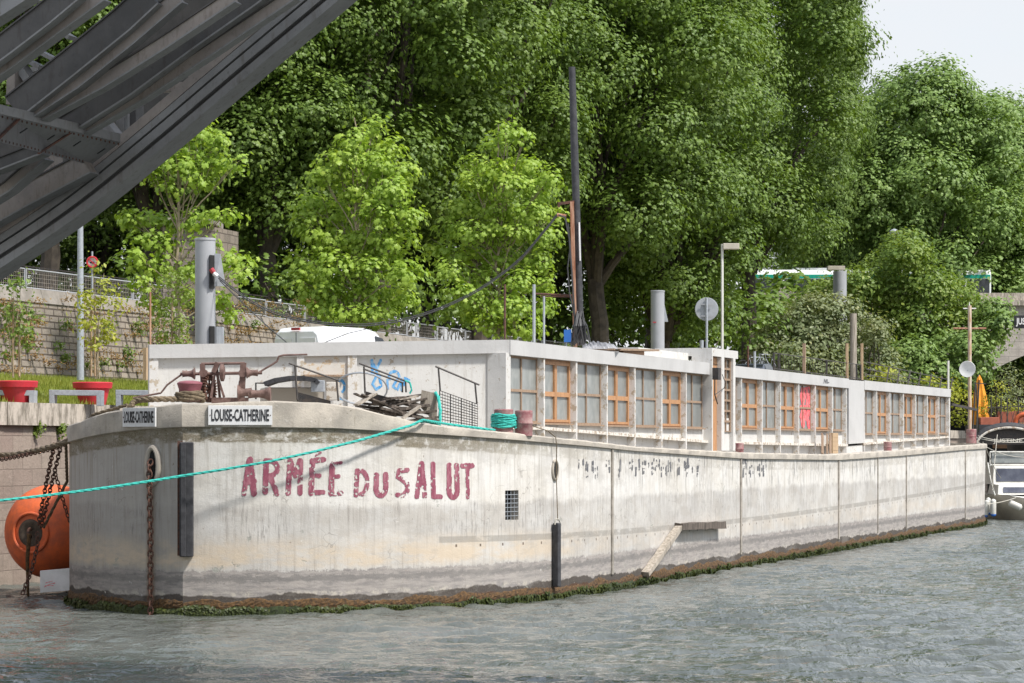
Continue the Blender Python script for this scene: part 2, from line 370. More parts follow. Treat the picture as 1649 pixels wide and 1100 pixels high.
def leaf_mat(name, dk, lt, yl, tr=.35):
    t = NT(name)
    r = t.n('NewGeometry').outputs['Random Per Island']
    p = t.pos()
    clump = t.ramp(t.noise(p, .55, 3, .6), .35, .68)
    c = t.mix(t.math('ADD', .18, t.math('MULTIPLY', r, .6)), dk, lt)
    c = t.mix(t.math('MULTIPLY', clump, .30), c, yl)
    c = t.mix(t.math('MULTIPLY', t.math('GREATER_THAN', r, .93), .5), c, yl)
    a = t.n('BsdfPrincipled', {'Base Color': c, 'Roughness': .48, 'Specular IOR Level': .35}).outputs[0]
    c2 = t.mix(1., c, (1.25, 1.25, .55), 'MULTIPLY')
    b = t.n('BsdfTranslucent', {'Color': c2}).outputs[0]
    m = t.n('MixShader', {0: tr, 1: a, 2: b}).outputs[0]
    t.t.links.new(m, t.out.inputs[0]); return t.m
M['leaf_big'] = leaf_mat('plane_leaves', (.078, .138, .025), (.168, .262, .047), (.24, .325, .06), .28)
M['leaf_big2'] = leaf_mat('plane_leaves_far', (.12, .20, .05), (.21, .32, .08), (.28, .37, .09), .25)
M['leaf_young'] = leaf_mat('young_plane_leaves', (.20, .32, .045), (.35, .49, .075), (.45, .55, .09), .38)
M['leaf_olive'] = leaf_mat('silvery_shrub_leaves', (.16, .21, .095), (.29, .34, .19), (.36, .34, .15))
M['leaf_bush'] = leaf_mat('locust_leaves', (.11, .19, .038), (.22, .32, .065), (.33, .37, .07))
M['leaf_yellow'] = leaf_mat('yellow_green_leaves', (.25, .30, .04), (.40, .43, .06), (.52, .48, .06))
M['leaf_dry'] = leaf_mat('dry_creeper', (.26, .15, .06), (.34, .22, .09), (.30, .24, .07))
M['leaf_weed'] = leaf_mat('waterline_weed', (.015, .022, .006), (.060, .085, .012), (.10, .11, .02), .1)
M['blade'] = leaf_mat('grass_blades', (.16, .21, .03), (.30, .34, .06), (.38, .36, .09))

def stone_wall_mat(name, c1, c2, bw, bh, mortar, off=.5, moss=True, msize=.02):
    t = NT(name); uv = t.uv()
    j = t.n('VectorMath', {0: uv, 1: t.n('VectorMath', {0: t.n('TexNoise', {'Vector': uv, 'Scale': 2.2, 'Detail': 3}).outputs[1], 'Scale': .035}, operation='SCALE').outputs[0]}, operation='ADD').outputs[0]
    br = t.n('TexBrick', {'Vector': j, 'Color1': c1, 'Color2': c2, 'Mortar': mortar, 'Scale': 1., 'Mortar Size': msize, 'Mortar Smooth': .3, 'Bias': 0., 'Brick Width': bw, 'Row Height': bh}, offset=off)
    a = t.noise(uv, 1.1, 6, .7); b = t.noise(uv, 9, 6, .75)
    c = t.mix(t.math('MULTIPLY', t.ramp(a, .42, .66), .5), br.outputs[0], tuple(x*.55 for x in c1))
    c = t.mix(t.math('MULTIPLY', t.ramp(b, .50, .75), .4), c, tuple(x*.5 for x in c2))
    if moss:
        m = t.ramp(t.noise(t.map(uv, (.5, 1.6, 1)), 2.6, 7, .8), .56, .64)
        c = t.mix(t.math('MULTIPLY', m, .7), c, t.mix(t.ramp(b, .4, .6), (.27, .155, .075), (.16, .15, .05)))
    h = t.math('SUBTRACT', b, t.math('MULTIPLY', br.outputs[1], 1.2))
    return t.pbsdf(c, .92, 0, t.bump(h, .04, .6), **{'Specular IOR Level': .2})
M['retaining'] = stone_wall_mat('retaining_stone', (.36, .31, .26), (.27, .235, .20), .55, .215, (.10, .082, .068), msize=.028)
M['quaystone'] = stone_wall_mat('quay_stone', (.36, .30, .25), (.30, .235, .20), .9, .40, (.23, .185, .155), moss=False, msize=.012)
M['pierstone'] = stone_wall_mat('pier_rubble', (.28, .235, .195), (.21, .18, .15), .45, .3, (.12, .10, .085), moss=False)
M['bridgestone'] = stone_wall_mat('pale_bridge_stone', (.50, .45, .40), (.44, .40, .35), 1.4, .5, (.33, .30, .27), moss=False)
def cap_mat():
    t = NT('quay_coping'); p = t.pos()
    s = t.noise(t.map(p, (3, 3, .6)), 1.8, 6, .75); b = t.noise(p, 7, 6, .75)
    c = t.mix(t.ramp(s, .42, .62), (.52, .46, .39), (.20, .175, .14))
    c = t.mix(t.math('MULTIPLY', t.ramp(b, .5, .7), .45), c, (.17, .15, .11))
    return t.pbsdf(c, .9, 0, t.bump(b, .02, .5))
M['coping'] = cap_mat()
M['ground'] = simple('quay_dirt', (.30, .27, .22), (.20, .18, .14), .95, 0, 1.2, .4, 10)
M['lawn'] = simple('lawn_soil', (.16, .18, .045), (.24, .22, .09), .95, 0, 1.5, .6, 20)
M['asphalt'] = simple('asphalt', (.06, .06, .06), (.045, .045, .045), .9, 0, 2, .3, 30)
M['upper'] = simple('upper_park_ground', (.10, .10, .06), (.07, .06, .04), .95, 0, .6, .3, 8)

def steel_mat(name, c1, c2, c3):
    t = NT(name); p = t.pos()
    a = t.noise(p, .9, 6, .7); b = t.noise(p, 12, 5, .7); s = t.noise(t.map(p, (5, 5, 1)), 2, 5, .7)
    c = t.mix(t.ramp(a, .38, .66), c1, c2)
    c = t.mix(t.math('MULTIPLY', t.ramp(s, .52, .72), .6), c, c3)
    c = t.mix(t.math('MULTIPLY', t.ramp(b, .55, .75), .35), c, (.03, .028, .026))
    return t.pbsdf(c, .6, 0, t.bump(b, .006, .3), **{'Specular IOR Level': .35})
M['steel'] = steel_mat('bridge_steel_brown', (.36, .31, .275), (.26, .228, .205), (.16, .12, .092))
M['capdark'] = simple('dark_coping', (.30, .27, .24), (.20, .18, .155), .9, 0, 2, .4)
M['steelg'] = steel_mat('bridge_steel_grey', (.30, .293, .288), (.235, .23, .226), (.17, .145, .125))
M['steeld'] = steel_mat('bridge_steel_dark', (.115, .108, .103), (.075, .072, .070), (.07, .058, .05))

def water_mat():
    t = NT('river_water'); p = t.pos()
    wp = t.n('VectorMath', {0: p, 1: t.n('VectorMath', {0: t.n('TexNoise', {'Vector': p, 'Scale': .35, 'Detail': 2}).outputs[1], 'Scale': 1.6}, operation='SCALE').outputs[0]}, operation='ADD').outputs[0]
    w1 = t.noise(t.map(wp, (.95, .55, 1)), 1.0, 2, .5)
    w2 = t.noise(t.map(wp, (2.6, 1.7, 1), (5, 1, 0)), 1.0, 3, .55, .3)
    w3 = t.noise(t.map(wp, (7.5, 5.5, 1), (1, 7, 0)), 1.0, 3, .6)
    big = t.ramp(t.noise(t.map(p, (.10, .05, 1)), 1, 3, .5), .32, .68)
    h = t.math('ADD', t.math('MULTIPLY', w2, .20), t.math('MULTIPLY', w3, .10))
    h = t.math('MULTIPLY', h, t.math('ADD', .6, t.math('MULTIPLY', big, .5)))
    nm = t.n('Bump', {'Height': h, 'Distance': .5, 'Strength': 1.}).outputs[0]
    c = t.mix(t.ramp(t.noise(t.map(p, (.4, .2, 1)), 1, 3, .5), .35, .7), (.088, .098, .088), (.132, .142, .130))
    return t.pbsdf(c, .05, 0, nm, IOR=1.38)
M['water'] = water_mat()
# ================================================================ THE BARGE
STEM = Vector((-6.5, 51.5, 0))
star = [(-6.5, 51.5), (-5.2, 51.6), (-3.85, 52.0), (-2.7, 52.62), (-1.6, 53.5), (-.5, 54.75), (.5, 56.2), (1.35, 57.85), (2.2, 59.95), (3.05, 62.3)]
for k in range(1, 12):
    q = Vector((3.05, 62.3, 0))+D*k*(48./11); star.append((q.x, q.y))
star += [(20.15, 111.2), (20.0, 113.0), (19.2, 114.8), (17.6, 116.2), (15.2, 116.9), (13.2, 117.2)]
port = [(-6.5, 51.5), (-7.4, 52.05), (-8.25, 52.85), (-8.95, 53.9), (-9.35, 55.1), (-9.45, 56.6), (-9.3, 58.4), (-8.7, 60.8)]
for k in range(1, 12):
    q = Vector((-8.7, 60.8, 0))+D*k*(50./11); port.append((q.x, q.y))
port += [(9.2, 112.8), (10.2, 115.2), (11.6, 116.7), (13.2, 117.2)]
def catmull(P, step=.12, sharp0=True):
    P = [Vector((a, b, 0)) for a, b in P]; out = []
    for i in range(len(P)-1):
        p1, p2 = P[i], P[i+1]
        p0 = P[i-1] if i else p1*2-p2
        p3 = P[i+2] if i+2 < len(P) else p2*2-p1
        n = max(2, int((p2-p1).length/step))
        for k in range(n):
            t = k/n
            out.append(.5*((2*p1)+(p2-p0)*t+(2*p0-5*p1+4*p2-p3)*t*t+(3*p1-p0-3*p2+p3)*t**3))
    out.append(P[-1]); return out
class Side:
    def __init__(s, P):
        s.p = catmull(P); s.u = [0.]
        for a, b in zip(s.p, s.p[1:]): s.u.append(s.u[-1]+(b-a).length)
        s.L = s.u[-1]
    def at(s, u):
        u = min(max(u, 0), s.L-1e-4)
        lo, hi = 0, len(s.u)-1
        while hi-lo > 1:
            m = (lo+hi)//2
            if s.u[m] <= u: lo = m
            else: hi = m
        a, b = s.p[lo], s.p[hi]; t = (u-s.u[lo])/max(1e-6, s.u[hi]-s.u[lo])
        return a.lerp(b, t), (b-a).normalized()
    def hit(s, px, umax=1e9):                      # nearest crossing of the sight line
        r = (px-CX)/F
        for i in range(len(s.p)-1):
            a, b = s.p[i], s.p[i+1]
            fa, fb = a.x-r*a.y, b.x-r*b.y
            if fa*fb <= 0 and fa != fb:
                t = fa/(fa-fb); return s.u[i]+t*(s.u[i+1]-s.u[i]), a.lerp(b, t)
        return s.L, s.p[-1]
SB, PT = Side(star), Side(port)
def zat(py, Y): return CAMZ-(py-HY)/F*Y
def zknots(side, L):
    out = []
    for px, py in L:
        u, p = side.hit(px); out.append((u, zat(py, p.y)))
    return sorted(out)
def interp(K, u):
    if u <= K[0][0]: return K[0][1]
    for (a, x), (b, y) in zip(K, K[1:]):
        if u <= b: return x+(y-x)*(u-a)/max(1e-6, b-a)
    return K[-1][1]
ZT = zknots(SB, [(300, 650.5), (440, 645.5), (505, 648), (568, 655), (618, 668), (669, 680), (730, 688.5), (797, 694.5), (886, 704), (1018, 719), (1198, 728.8), (1331, 732), (1452, 725), (1550, 717)])
ZL = zknots(SB, [(300, 688), (440, 689), (537, 690.5), (618, 695), (700, 700.5), (775, 705.5), (886, 714.5), (1018, 727), (1198, 739.5), (1350, 741.5), (1452, 734.5), (1550, 725)])
ZT = [(0, 4.18)]+ZT; ZL = [(0, 3.71)]+ZL
z_e, zl_e = ZT[-1][1], ZL[-1][1]
ZT += [(SB.L, z_e+.15)]; ZL += [(SB.L, zl_e+.15)]
PZT = [(0, 4.18), (1.0, 4.12), (2.2, 4.02), (3.2, 3.85), (5, 3.72), (9, 3.62), (30, 3.3), (PT.L, z_e+.15)]
PZL = [(0, 3.71), (1.0, 3.67), (2.2, 3.58), (3.5, 3.46), (5, 3.38), (9, 3.3), (30, 3.1), (PT.L, zl_e+.15)]

barge = empty('barge', (-6.5, 51.5, 0), 'long white concrete barge with a maroon ARMEE DU SALUT lettering and a glazed cabin', 'barge')
gu0, gp0 = SB.hit(813.5); gu1, gp1 = SB.hit(835)
gz0, gz1 = zat(838, gp0.y), zat(790, gp0.y)
def nrm(t, sgn): return Vector((t.y, -t.x, 0))*sgn  # outward
def hull_wall():
    mb = MB(); below = []
    for side, zt, zl, sg in ((SB, ZT, ZL, 1), (PT, PZT, PZL, -1)):
        us = sorted(set([round(i*.35, 3) for i in range(int(side.L/.35)+1)]+[side.L]+([gu0, gu1] if sg == 1 else [])))
        if sg == 1: us = [u for u in us if not (gu0-.1 < u < gu1+.1) or u in (gu0, gu1)]
        zs = [-.7, 0, .5, 1.1, gz0, gz1, 2.62]
        base = len(mb.v); nr = len(zs)+1; vs = []; uv = []
        for u in us:
            p, t = side.at(u); n = nrm(t, sg)
            top = interp(zl, u)
            for z in zs+[top]:
                fl = .10*max(0, (z-1.2)/2.2)*min(1, max(0, (u-side.L+14)/8)) if sg == 1 else 0
                wob = 0.
                vs.append(Vector((p.x, p.y, z))+n*(fl+wob*min(1, u)*min(1, (side.L-u))))
                uv.append((u*sg, z)); below.append(top-z)
        fs = []
        for i in range(len(us)-1):
            for j in range(nr-1):
                if sg == 1 and abs(us[i]-gu0) < 1e-6 and j == 4: continue
                q = (i*nr+j, (i+1)*nr+j, (i+1)*nr+j+1, i*nr+j+1)
                fs.append(q if sg == 1 else q[::-1])
        mb.add(vs, fs, uv)
    # reveal of the barred opening
    a, t = SB.at(gu0); b, _ = SB.at(gu1); n = nrm(t, 1)
    for (p, q, z0, z1) in ((a, a, gz0, gz1), (b, b, gz0, gz1)):
        mb.quad(Vector((p.x, p.y, z0)), Vector((p.x, p.y, z1)), Vector((p.x, p.y, z1))-n*.22, Vector((p.x, p.y, z0))-n*.22, [(gu0, 2)]*4); below += [1]*4
    for z in (gz0, gz1):
        mb.quad(Vector((a.x, a.y, z)), Vector((b.x, b.y, z)), Vector((b.x, b.y, z))-n*.22, Vector((a.x, a.y, z))-n*.22, [(gu0, 2)]*4); below += [1]*4
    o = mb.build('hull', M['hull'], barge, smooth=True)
    at = o.data.attributes.new('below', 'FLOAT', 'POINT'); at.data.foreach_set('value', below)
    return o
hull = hull_wall()
def band():                                        # coaming: proud of the planking, with a flat top and an inner face
    mb = MB()
    for side, zt, zl, sg in ((SB, ZT, ZL, 1), (PT, PZT, PZL, -1)):
        us = [i*.3 for i in range(int(side.L/.3)+1)]+[side.L]
        vs = []; uv = []
        for u in us:
            p, t = side.at(u); n = nrm(t, sg)
            if u < .01: n = Vector((-.2, -.98, 0)).normalized()
            top, low = interp(zt, u), interp(zl, u)
            jag = .012*math.sin(u*7.3)+.008*math.sin(u*17.1)
            w = .26
            for off, z, vv in ((0.0, low, low-.06), (.055, low+.015, low), (.06, top-.03, top), (.035, top+jag*.5, top+.05), (-w, top+jag*.4, top+.3), (-w, top-.4, top+.7)):
                fl = .10*min(1, max(0, (u-side.L+14)/8)) if sg == 1 else 0
                vs.append(Vector((p.x, p.y, z))+n*(off+fl)); uv.append((u*sg, vv))
        fs = []
        for i in range(len(us)-1):
            for j in range(5):
                q = (i*6+j, (i+1)*6+j, (i+1)*6+j+1, i*6+j+1); fs.append(q if sg == 1 else q[::-1])
        mb.add(vs, fs, uv)
    return mb.build('coaming', M['coaming'], barge, smooth=True)
band()
mb = MB(); NS = 70
vs = []
for i in range(NS+1):
    u = i/NS
    for side, zt in ((SB, ZT), (PT, PZT)):
        p, t = side.at(u*side.L); z = interp(zt, u*side.L)-(.10 if u < .12 else .32)
        vs.append((p.x, p.y, z))
mb.add(vs, [(2*i, 2*i+2, 2*i+3, 2*i+1) for i in range(NS)])
mb.build('deck', M['deck'], barge)
# vertical joints: thin raised mortar ribs
for px, wd in ((985, .10), (1192.5, .12), (1350, .13), (1459, .10), (1554, .09), (1413, .04), (894, .03)):
    if px == 894: continue
    u, p = SB.hit(px); _, t = SB.at(u); n = nrm(t, 1); zl = interp(ZL, u)
    MB().obox(Vector((p.x, p.y, (.38+zl)/2))+n*.012, t*wd*.55, n*.022, UP*((zl-.38)/2)).build('joint_rib', M['joint'], barge)
# algae skirt
def skirt(name, mat, z0, z1, out, seed, sides=((SB, 1), (PT, -1))):
    r = np.random.RandomState(seed); mb = MB()
    for side, sg in sides:
        step = .07; nu = int((side.L if sg == 1 else 12)/step); nz = 6
        us = np.arange(nu+1)*step
        amp = np.interp(us, np.arange(0, side.L+2, .45), r.rand(len(np.arange(0, side.L+2, .45))))
        vs = []; uv = []
        for i, u in enumerate(us):
            p, t = side.at(u); n = nrm(t, sg)
            if u < .05: n = Vector((-.2, -.98, 0))
            top = z1+(amp[i]-.5)*.14+(r.rand()-.5)*.04
            for j in range(nz+1):
                k = j/nz; z = z0+(top-z0)*k
                o_ = out*(math.sin(math.pi*min(1, k*.9+.15))*.8+.2)*(.55+.7*r.rand())*(.6+.6*amp[i])
                if j == nz: o_ = -.02
                vs.append(Vector((p.x, p.y, z))+n*o_+t*(r.rand()-.5)*.04); uv.append((u, z))
        fs = []
        for i in range(nu):
            for j in range(nz):
                q = (i*(nz+1)+j, (i+1)*(nz+1)+j, (i+1)*(nz+1)+j+1, i*(nz+1)+j+1); fs.append(q if sg == 1 else q[::-1])
        mb.add(vs, fs, uv)
    return mb.build(name, mat, barge)
skirt('algae_skirt', M['weed'], -.15, .16, .08, 3)
skirt('weed_fringe', M['weedrust'], .10, .30, .035, 5)

# ---------------------------------------------------------------- painted words
HD, = (1,),
def hullpt(px, py, off=.006):
    u, p = SB.hit(px); _, t = SB.at(u); n = nrm(t, 1)
    z = zat(py, p.y); wob = 0.
    return Vector((p.x, p.y, z))+n*(off+wob)
def vnoise(x, y, s, seed):                        # value noise on arrays
    r = np.random.RandomState(seed).rand(64, 64); x = x/s; y = y/s
    xi, yi = np.floor(x).astype(int), np.floor(y).astype(int); fx, fy = x-xi, y-yi
    fx = fx*fx*(3-2*fx); fy = fy*fy*(3-2*fy)
    g = lambda a, b: r[a % 64, b % 64]
    return (g(xi, yi)*(1-fx)+g(xi+1, yi)*fx)*(1-fy)+(g(xi, yi+1)*(1-fx)+g(xi+1, yi+1)*fx)*fy
def arc(cx, cy, rx, ry, a0, a1, n=14):
    return [(cx+rx*math.cos(math.radians(a0+(a1-a0)*i/n)), cy+ry*math.sin(math.radians(a0+(a1-a0)*i/n))) for i in range(n+1)]
def painted(strokes, erode, seed, step, mapf):
    """strokes: (polyline in photo pixels, width). Returns a thin patchy sheet of quads."""
    allp = np.array([p for pl, w in strokes for p in pl]); wm = max(w for _, w in strokes)
    x0, y0 = allp.min(0)-wm; x1, y1 = allp.max(0)+wm
    X, Y = np.meshgrid(np.arange(x0, x1, step), np.arange(y0, y1, step), indexing='ij')
    sd = np.full(X.shape, 1e9)
    for pl, w in strokes:
        for (ax, ay), (bx, by) in zip(pl, pl[1:]):
            dx, dy = bx-ax, by-ay; L = dx*dx+dy*dy+1e-9
            t = np.clip(((X-ax)*dx+(Y-ay)*dy)/L, 0, 1)
            sd = np.minimum(sd, np.hypot(X-ax-t*dx, Y-ay-t*dy)-w/2)
    n = vnoise(X, Y, 5, seed)*.5+vnoise(X, Y, 2.2, seed+1)*.3+vnoise(X*2.5, Y*.6, 2, seed+2)*.2
    keep = (sd+(n-.5)*1.3 < 0) & (n < erode)
    cache = {}
    mb = MB(); idx = {}
    def vid(i, j):
        if (i, j) not in idx:
            idx[(i, j)] = len(mb.v); mb.v.append(mapf(x0+(i-.5)*step, y0+(j-.5)*step)); mb.uv.append((0, 0))
        return idx[(i, j)]
    for i, j in zip(*np.nonzero(keep)):
        mb.f.append((vid(i, j), vid(i, j+1), vid(i+1, j+1), vid(i+1, j)))
    return mb
LET = [
 ([([(393, 795), (401, 742)], 7.5), ([(403, 740), (409, 795)], 9), ([(396, 776), (409, 775)], 9)], .66),
 ([([(429, 742), (427, 792)], 8.5), ([(429, 742)]+arc(434, 754, 13, 12, -90, 90)+[(430, 767)], 7.5), ([(435, 767), (446, 795)], 8)], .67),
 ([([(467, 742), (464, 794)], 8), ([(467, 742), (476, 766), (483, 742)], 8), ([(484, 742), (483, 794)], 7.5)], .60),
 ([([(503, 744), (501, 794)], 8.5), ([(503, 742), (521, 740)], 8), ([(502, 766), (514, 766)], 7), ([(501, 793), (520, 793)], 7.5), ([(508, 733), (516, 729)], 3)], .60),
 ([([(535, 748), (533, 794)], 8.5), ([(535, 748), (549, 745)], 5), ([(534, 768), (545, 767)], 6), ([(533, 795), (549, 794)], 7.5)], .62),
 ([([(575, 762), (573, 797)], 7), ([(575, 758)]+arc(581, 777, 10, 19, -90, 90)+[(582, 796)], 7)], .58),
 ([([(606, 765), (606, 782)]+arc(613, 784, 8, 14, 180, 0)[::1]+[(621, 784), (621, 764)], 8)], .64),
 ([([(656, 757), (643, 758), (641, 768), (655, 778), (656, 790), (648, 798), (640, 797)], 7)], .55),
 ([([(671, 800), (678, 748)], 7), ([(679, 746), (684, 799)], 7), ([(673, 781), (683, 781)], 7)], .60),
 ([([(697, 747), (698, 800), (709, 800)], 7)], .66),
 ([([(723, 749), (723, 790)]+arc(729.5, 788, 7, 13, 180, 0)+[(736, 788), (735, 749)], 7.5)], .68),
 ([([(745, 750), (760, 750)], 8), ([(753, 752), (753, 801)], 5.5)], .62),
]
mbL = MB()
for k, (st, er) in enumerate(LET):
    q = painted([(pl, w_+.5) for pl, w_ in st], er+.03, 20+k*3, .7, hullpt)
    mbL.add(q.v, q.f)
mbL.build('painted_lettering', M['maroon'], barge)

rq = random.Random(31)
for cx_, w_, n_ in ((965, 34, 16), (1070, 56, 40), (1218, 26, 18)):       # flaked remains of older paint
    L_q = []
    for k in range(n_):
        x = cx_+rq.uniform(-w_, w_); y = 741+rq.uniform(-3, 14); L_q.append(([(x, y), (x+rq.uniform(-.6, .6), y+rq.uniform(4, 20))], rq.uniform(.9, 2.6)))
    painted(L_q, .60, 60+n_, .6, hullpt).build('flaked_paint', M['spray_black'], barge)['kind'] = 'stuff'
# ---------------------------------------------------------------- name boards
def text_mesh(s, name, mat, parent, origin, xdir, width, height, off=.004, bold=.02, z_up=UP):
    cu = bpy.data.curves.new(name, 'FONT'); cu.body = s; cu.size = 1; cu.offset = bold; cu.resolution_u = 3; cu.extrude = .002
    ob = bpy.data.objects.new(name, cu); C.objects.link(ob)
    bpy.context.view_layer.update()
    dg = bpy.context.evaluated_depsgraph_get(); me = bpy.data.meshes.new_from_object(ob.evaluated_get(dg))
    C.objects.unlink(ob); bpy.data.objects.remove(ob); bpy.data.curves.remove(cu)
    co = np.array([v.co[:] for v in me.vertices]); mn, mx = co.min(0), co.max(0)
    n = Vector(xdir).cross(z_up).normalized()
    mb = MB(); vs = []
    for c in co:
        a = (c[0]-mn[0])/(mx[0]-mn[0])*width; b = (c[1]-mn[1])/(mx[1]-mn[1])*height
        vs.append(Vector(origin)+Vector(xdir)*a+z_up*b+n*(off+(c[2]-mn[2])))
    mb.add(vs, [tuple(p.vertices) for p in me.polygons]); bpy.data.meshes.remove(me)
    return mb.build(name, mat, parent)
def board(side, sg, pxa, pxb, ya_t, ya_b, txt, lab):
    ua, pa = side.hit(pxa); ub, pb = side.hit(pxb)
    _, ta = side.at(ua); _, tb = side.at(ub)
    n = (nrm(ta, sg)+nrm(tb, sg)).normalized()
    a = Vector((pa.x, pa.y, 0))+n*.09; b = Vector((pb.x, pb.y, 0))+n*.09
    z0, z1 = zat(ya_b, a.y), zat(ya_t, a.y)
    x = (b-a); w = x.length; x = x.normalized()
    n = x.cross(UP).normalized()
    ca = (a+b)/2+UP*((z0+z1)/2)
    o = MB().obox(ca, x*w/2, n*.02, UP*((z1-z0)/2)).build('name_board', M['plate'], barge, bevel=.004)
    tag(o, lab)
    h = z1-z0
    text_mesh(txt, 'lettering', M['ink'], o, a+UP*(z0+h*.20)+x*w*.05+n*.02, x, w*.90, h*.62, bold=.022)
    for fx in (.03, .97):
        for fz in (.5,):
            MB().lathe(a+x*w*fx+UP*(z0+h*fz)+n*.018, [(0, .012), (.01, .01)], n, 8).build('screw', M['rust'], o)
board(SB, 1, 335, 438, 653, 684.5, 'LOUISE-CATHERINE', 'white board lettered LOUISE-CATHERINE facing the viewer')
board(PT, -1, 203.5, 256, 657, 687.5, 'LOUISE-CATHERINE', 'foreshortened white name board left of the stem')

# ---------------------------------------------------------------- fittings on the hull
def ring_on(side, sg, px, py, rw, rh, name, mat_in, bulge=.06):
    u, p = side.hit(px); _, t = side.at(u); n = nrm(t, sg); c = Vector((p.x, p.y, zat(py, p.y)))+n*.02
    tt = t if sg == 1 else -t
    o = MB().torus(c, n, rw, bulge, 24, 8, (UP, rh/rw)).build(name, M['coaming'], barge, smooth=True)
    mb = MB(); vs = [c+n*.008]+[c+n*.008+tt*math.cos(a*math.pi/12)*rw+UP*math.sin(a*math.pi/12)*rh for a in range(24)]
    mb.add(vs, [(0, 1+k, 1+(k+1) % 24) for k in range(24)]); mb.build('throat', mat_in, o)
    return c, n
hawse, hn = ring_on(PT, -1, 247, 750, .15, .36, 'hawse_pipe', M['dark'], .06)
fair, fn = ring_on(SB, 1, 893, 757, .13, .21, 'fairlead', M['dark'], .03)
# barred opening
a, t = SB.at(gu0); b, _ = SB.at(gu1); n = nrm(t, 1); g = MB()
g.quad(Vector((a.x, a.y, gz0))-n*.21, Vector((b.x, b.y, gz0))-n*.21, Vector((b.x, b.y, gz1))-n*.21, Vector((a.x, a.y, gz1))-n*.21)
gb = g.build('barred_window', M['dark'], barge)
g = MB(); w = b-a
for k in range(1, 4): g.beam(Vector((a.x, a.y, gz0))+w*k/4-n*.03, Vector((a.x, a.y, gz1))+w*k/4-n*.03, .012, .012, n)
for k in range(1, 7):
    z = gz0+(gz1-gz0)*k/7; g.beam(Vector((a.x, a.y, z))-n*.022, Vector((b.x, b.y, z))-n*.022, .012, .012)
g.build('bars', M['galv'], gb)
# rubbing posts at the stem
u0, p0 = SB.hit(301); _, t0 = SB.at(u0); n0 = nrm(t0, 1)
z0, z1 = zat(897, 51.3), zat(712, 51.3)
o = MB().obox(Vector((p0.x, p0.y, (z0+z1)/2))+n0*.10, t0*.135, n0*.09, UP*((z1-z0)/2)).build('rubbing_post', M['black'], barge, bevel=.02)
tag(o, 'black timber rubbing post bolted beside the stem')
MB().obox(Vector((p0.x, p0.y, (z0+z1)/2))+n0*.21-t0*.06, t0*.05, n0*.022, UP*((z1-z0)/2-.01)).build('facing_strip', M['black'], o, bevel=.01)
MB().obox(STEM+Vector((-.05, -.03, (z0+z1)/2+.02)), Vector((.05, .012, 0)), Vector((-.005, .05, 0)), UP*((z1-z0)/2)).build('stem_iron', M['rust'], barge)
# small bollards, bitts
def bitt(px, yb, yt, r, Y, name='bollard', mat='bollard', cap=1.0):
    c = W(px, yb, Y); h = zat(yt, Y)-c.z
    o = MB().lathe(c, [(0, r), (h*.44, r*.98), (h*.47, r*1.05), (h*.52, r*1.05), (h*.55, r*.98), (h*.9, r), (h*.97, r*cap), (h, r*.93)], UP, 24).build(name, M[mat], barge, smooth=True)
    return o, c, h
BY = 55.6
bitt(811, 700, 659, .205, BY+.15); bitt(843.5, 702, 661, .19, BY+.35)
u, p = SB.hit(1190); bitt(1191, 733, 713.5, .115, p.y+.5)
u, p = SB.hit(1429); bitt(1429.5, 728, 711.5, .14, p.y+.9)
u, p = SB.hit(1563); bitt(1564, 714, 691, .22, 112.)
# ---------------------------------------------------------------- cabin
C0 = Vector((-.0627, 58.6, 0))
def Lc(s, t, z): return C0+D*s+NN*t+UP*z
def S(px):
    p = onplane(px, 700, C0); return (p-C0).dot(D)
def zwall(px, py): return onplane(px, py, C0).z
SE = S(1530)
ZR = [(0, 5.73), (S(1140), zwall(1140, 584.3)), (S(1366), zwall(1366, 610)), (SE, zwall(1530, 626.8))]
ZLG = [(0, 3.80), (S(877), zwall(877, 687)), (S(1139), zwall(1139, 709)), (S(1180), zwall(1180, 711)), (S(1362), zwall(1362, 715.5)), (SE, zwall(1529, 702))]
ZSL = [(0, zwall(822, 679)), (S(1137), zwall(1137, 689.5)), (S(1197), zwall(1197, 690)), (S(1362), zwall(1362, 693)), (S(1391), zwall(1391, 699)), (SE, zwall(1529, 698))]
FH = .335
def run(mb, s0, s1, t0, t1, f0, f1, n=1):          # box following height functions
    for k in range(n):
        a = s0+(s1-s0)*k/n; b = s0+(s1-s0)*(k+1)/n
        v = [Lc(x, t, z) for x in (a, b) for t in (t0, t1) for z in (f0(x), f1(x))]
        mb.add(v, [(0, 1, 3, 2), (4, 6, 7, 5), (0, 4, 5, 1), (2, 3, 7, 6), (1, 5, 7, 3), (0, 2, 6, 4)])
    return mb
zr = lambda s: interp(ZR, s); zlg = lambda s: interp(ZLG, s); zsl = lambda s: interp(ZSL, s)
zfb = lambda s: zr(s)-FH
sd0, sd1 = S(1141), S(1179)
sp0, sp1 = S(1366), S(1391)
run(run(run(MB(), 0, sd0, -.35, .03, zfb, zr, 4), sd1, sp0, -.35, .03, zfb, zr, 3), sp1, SE, -.35, .03, zfb, zr, 3).build('fascia', M['fascia'], barge)
run(MB(), sp0+.01, sp1-.01, -.36, .02, lambda s: zlg(s), lambda s: zr(s)-.03).build('blank_wall', M['fascia'], barge)
FINS1 = [877.6, 929.8, 978.8, 1023.6, 1066.8, 1106]
FINS2 = [1195, 1228, 1257.5, 1287, 1314, 1341, 1363.5]
FINS3 = [1393, 1412.6, 1433.8, 1455.6, 1475, 1494, 1512.5, 1529]
nbay = 0
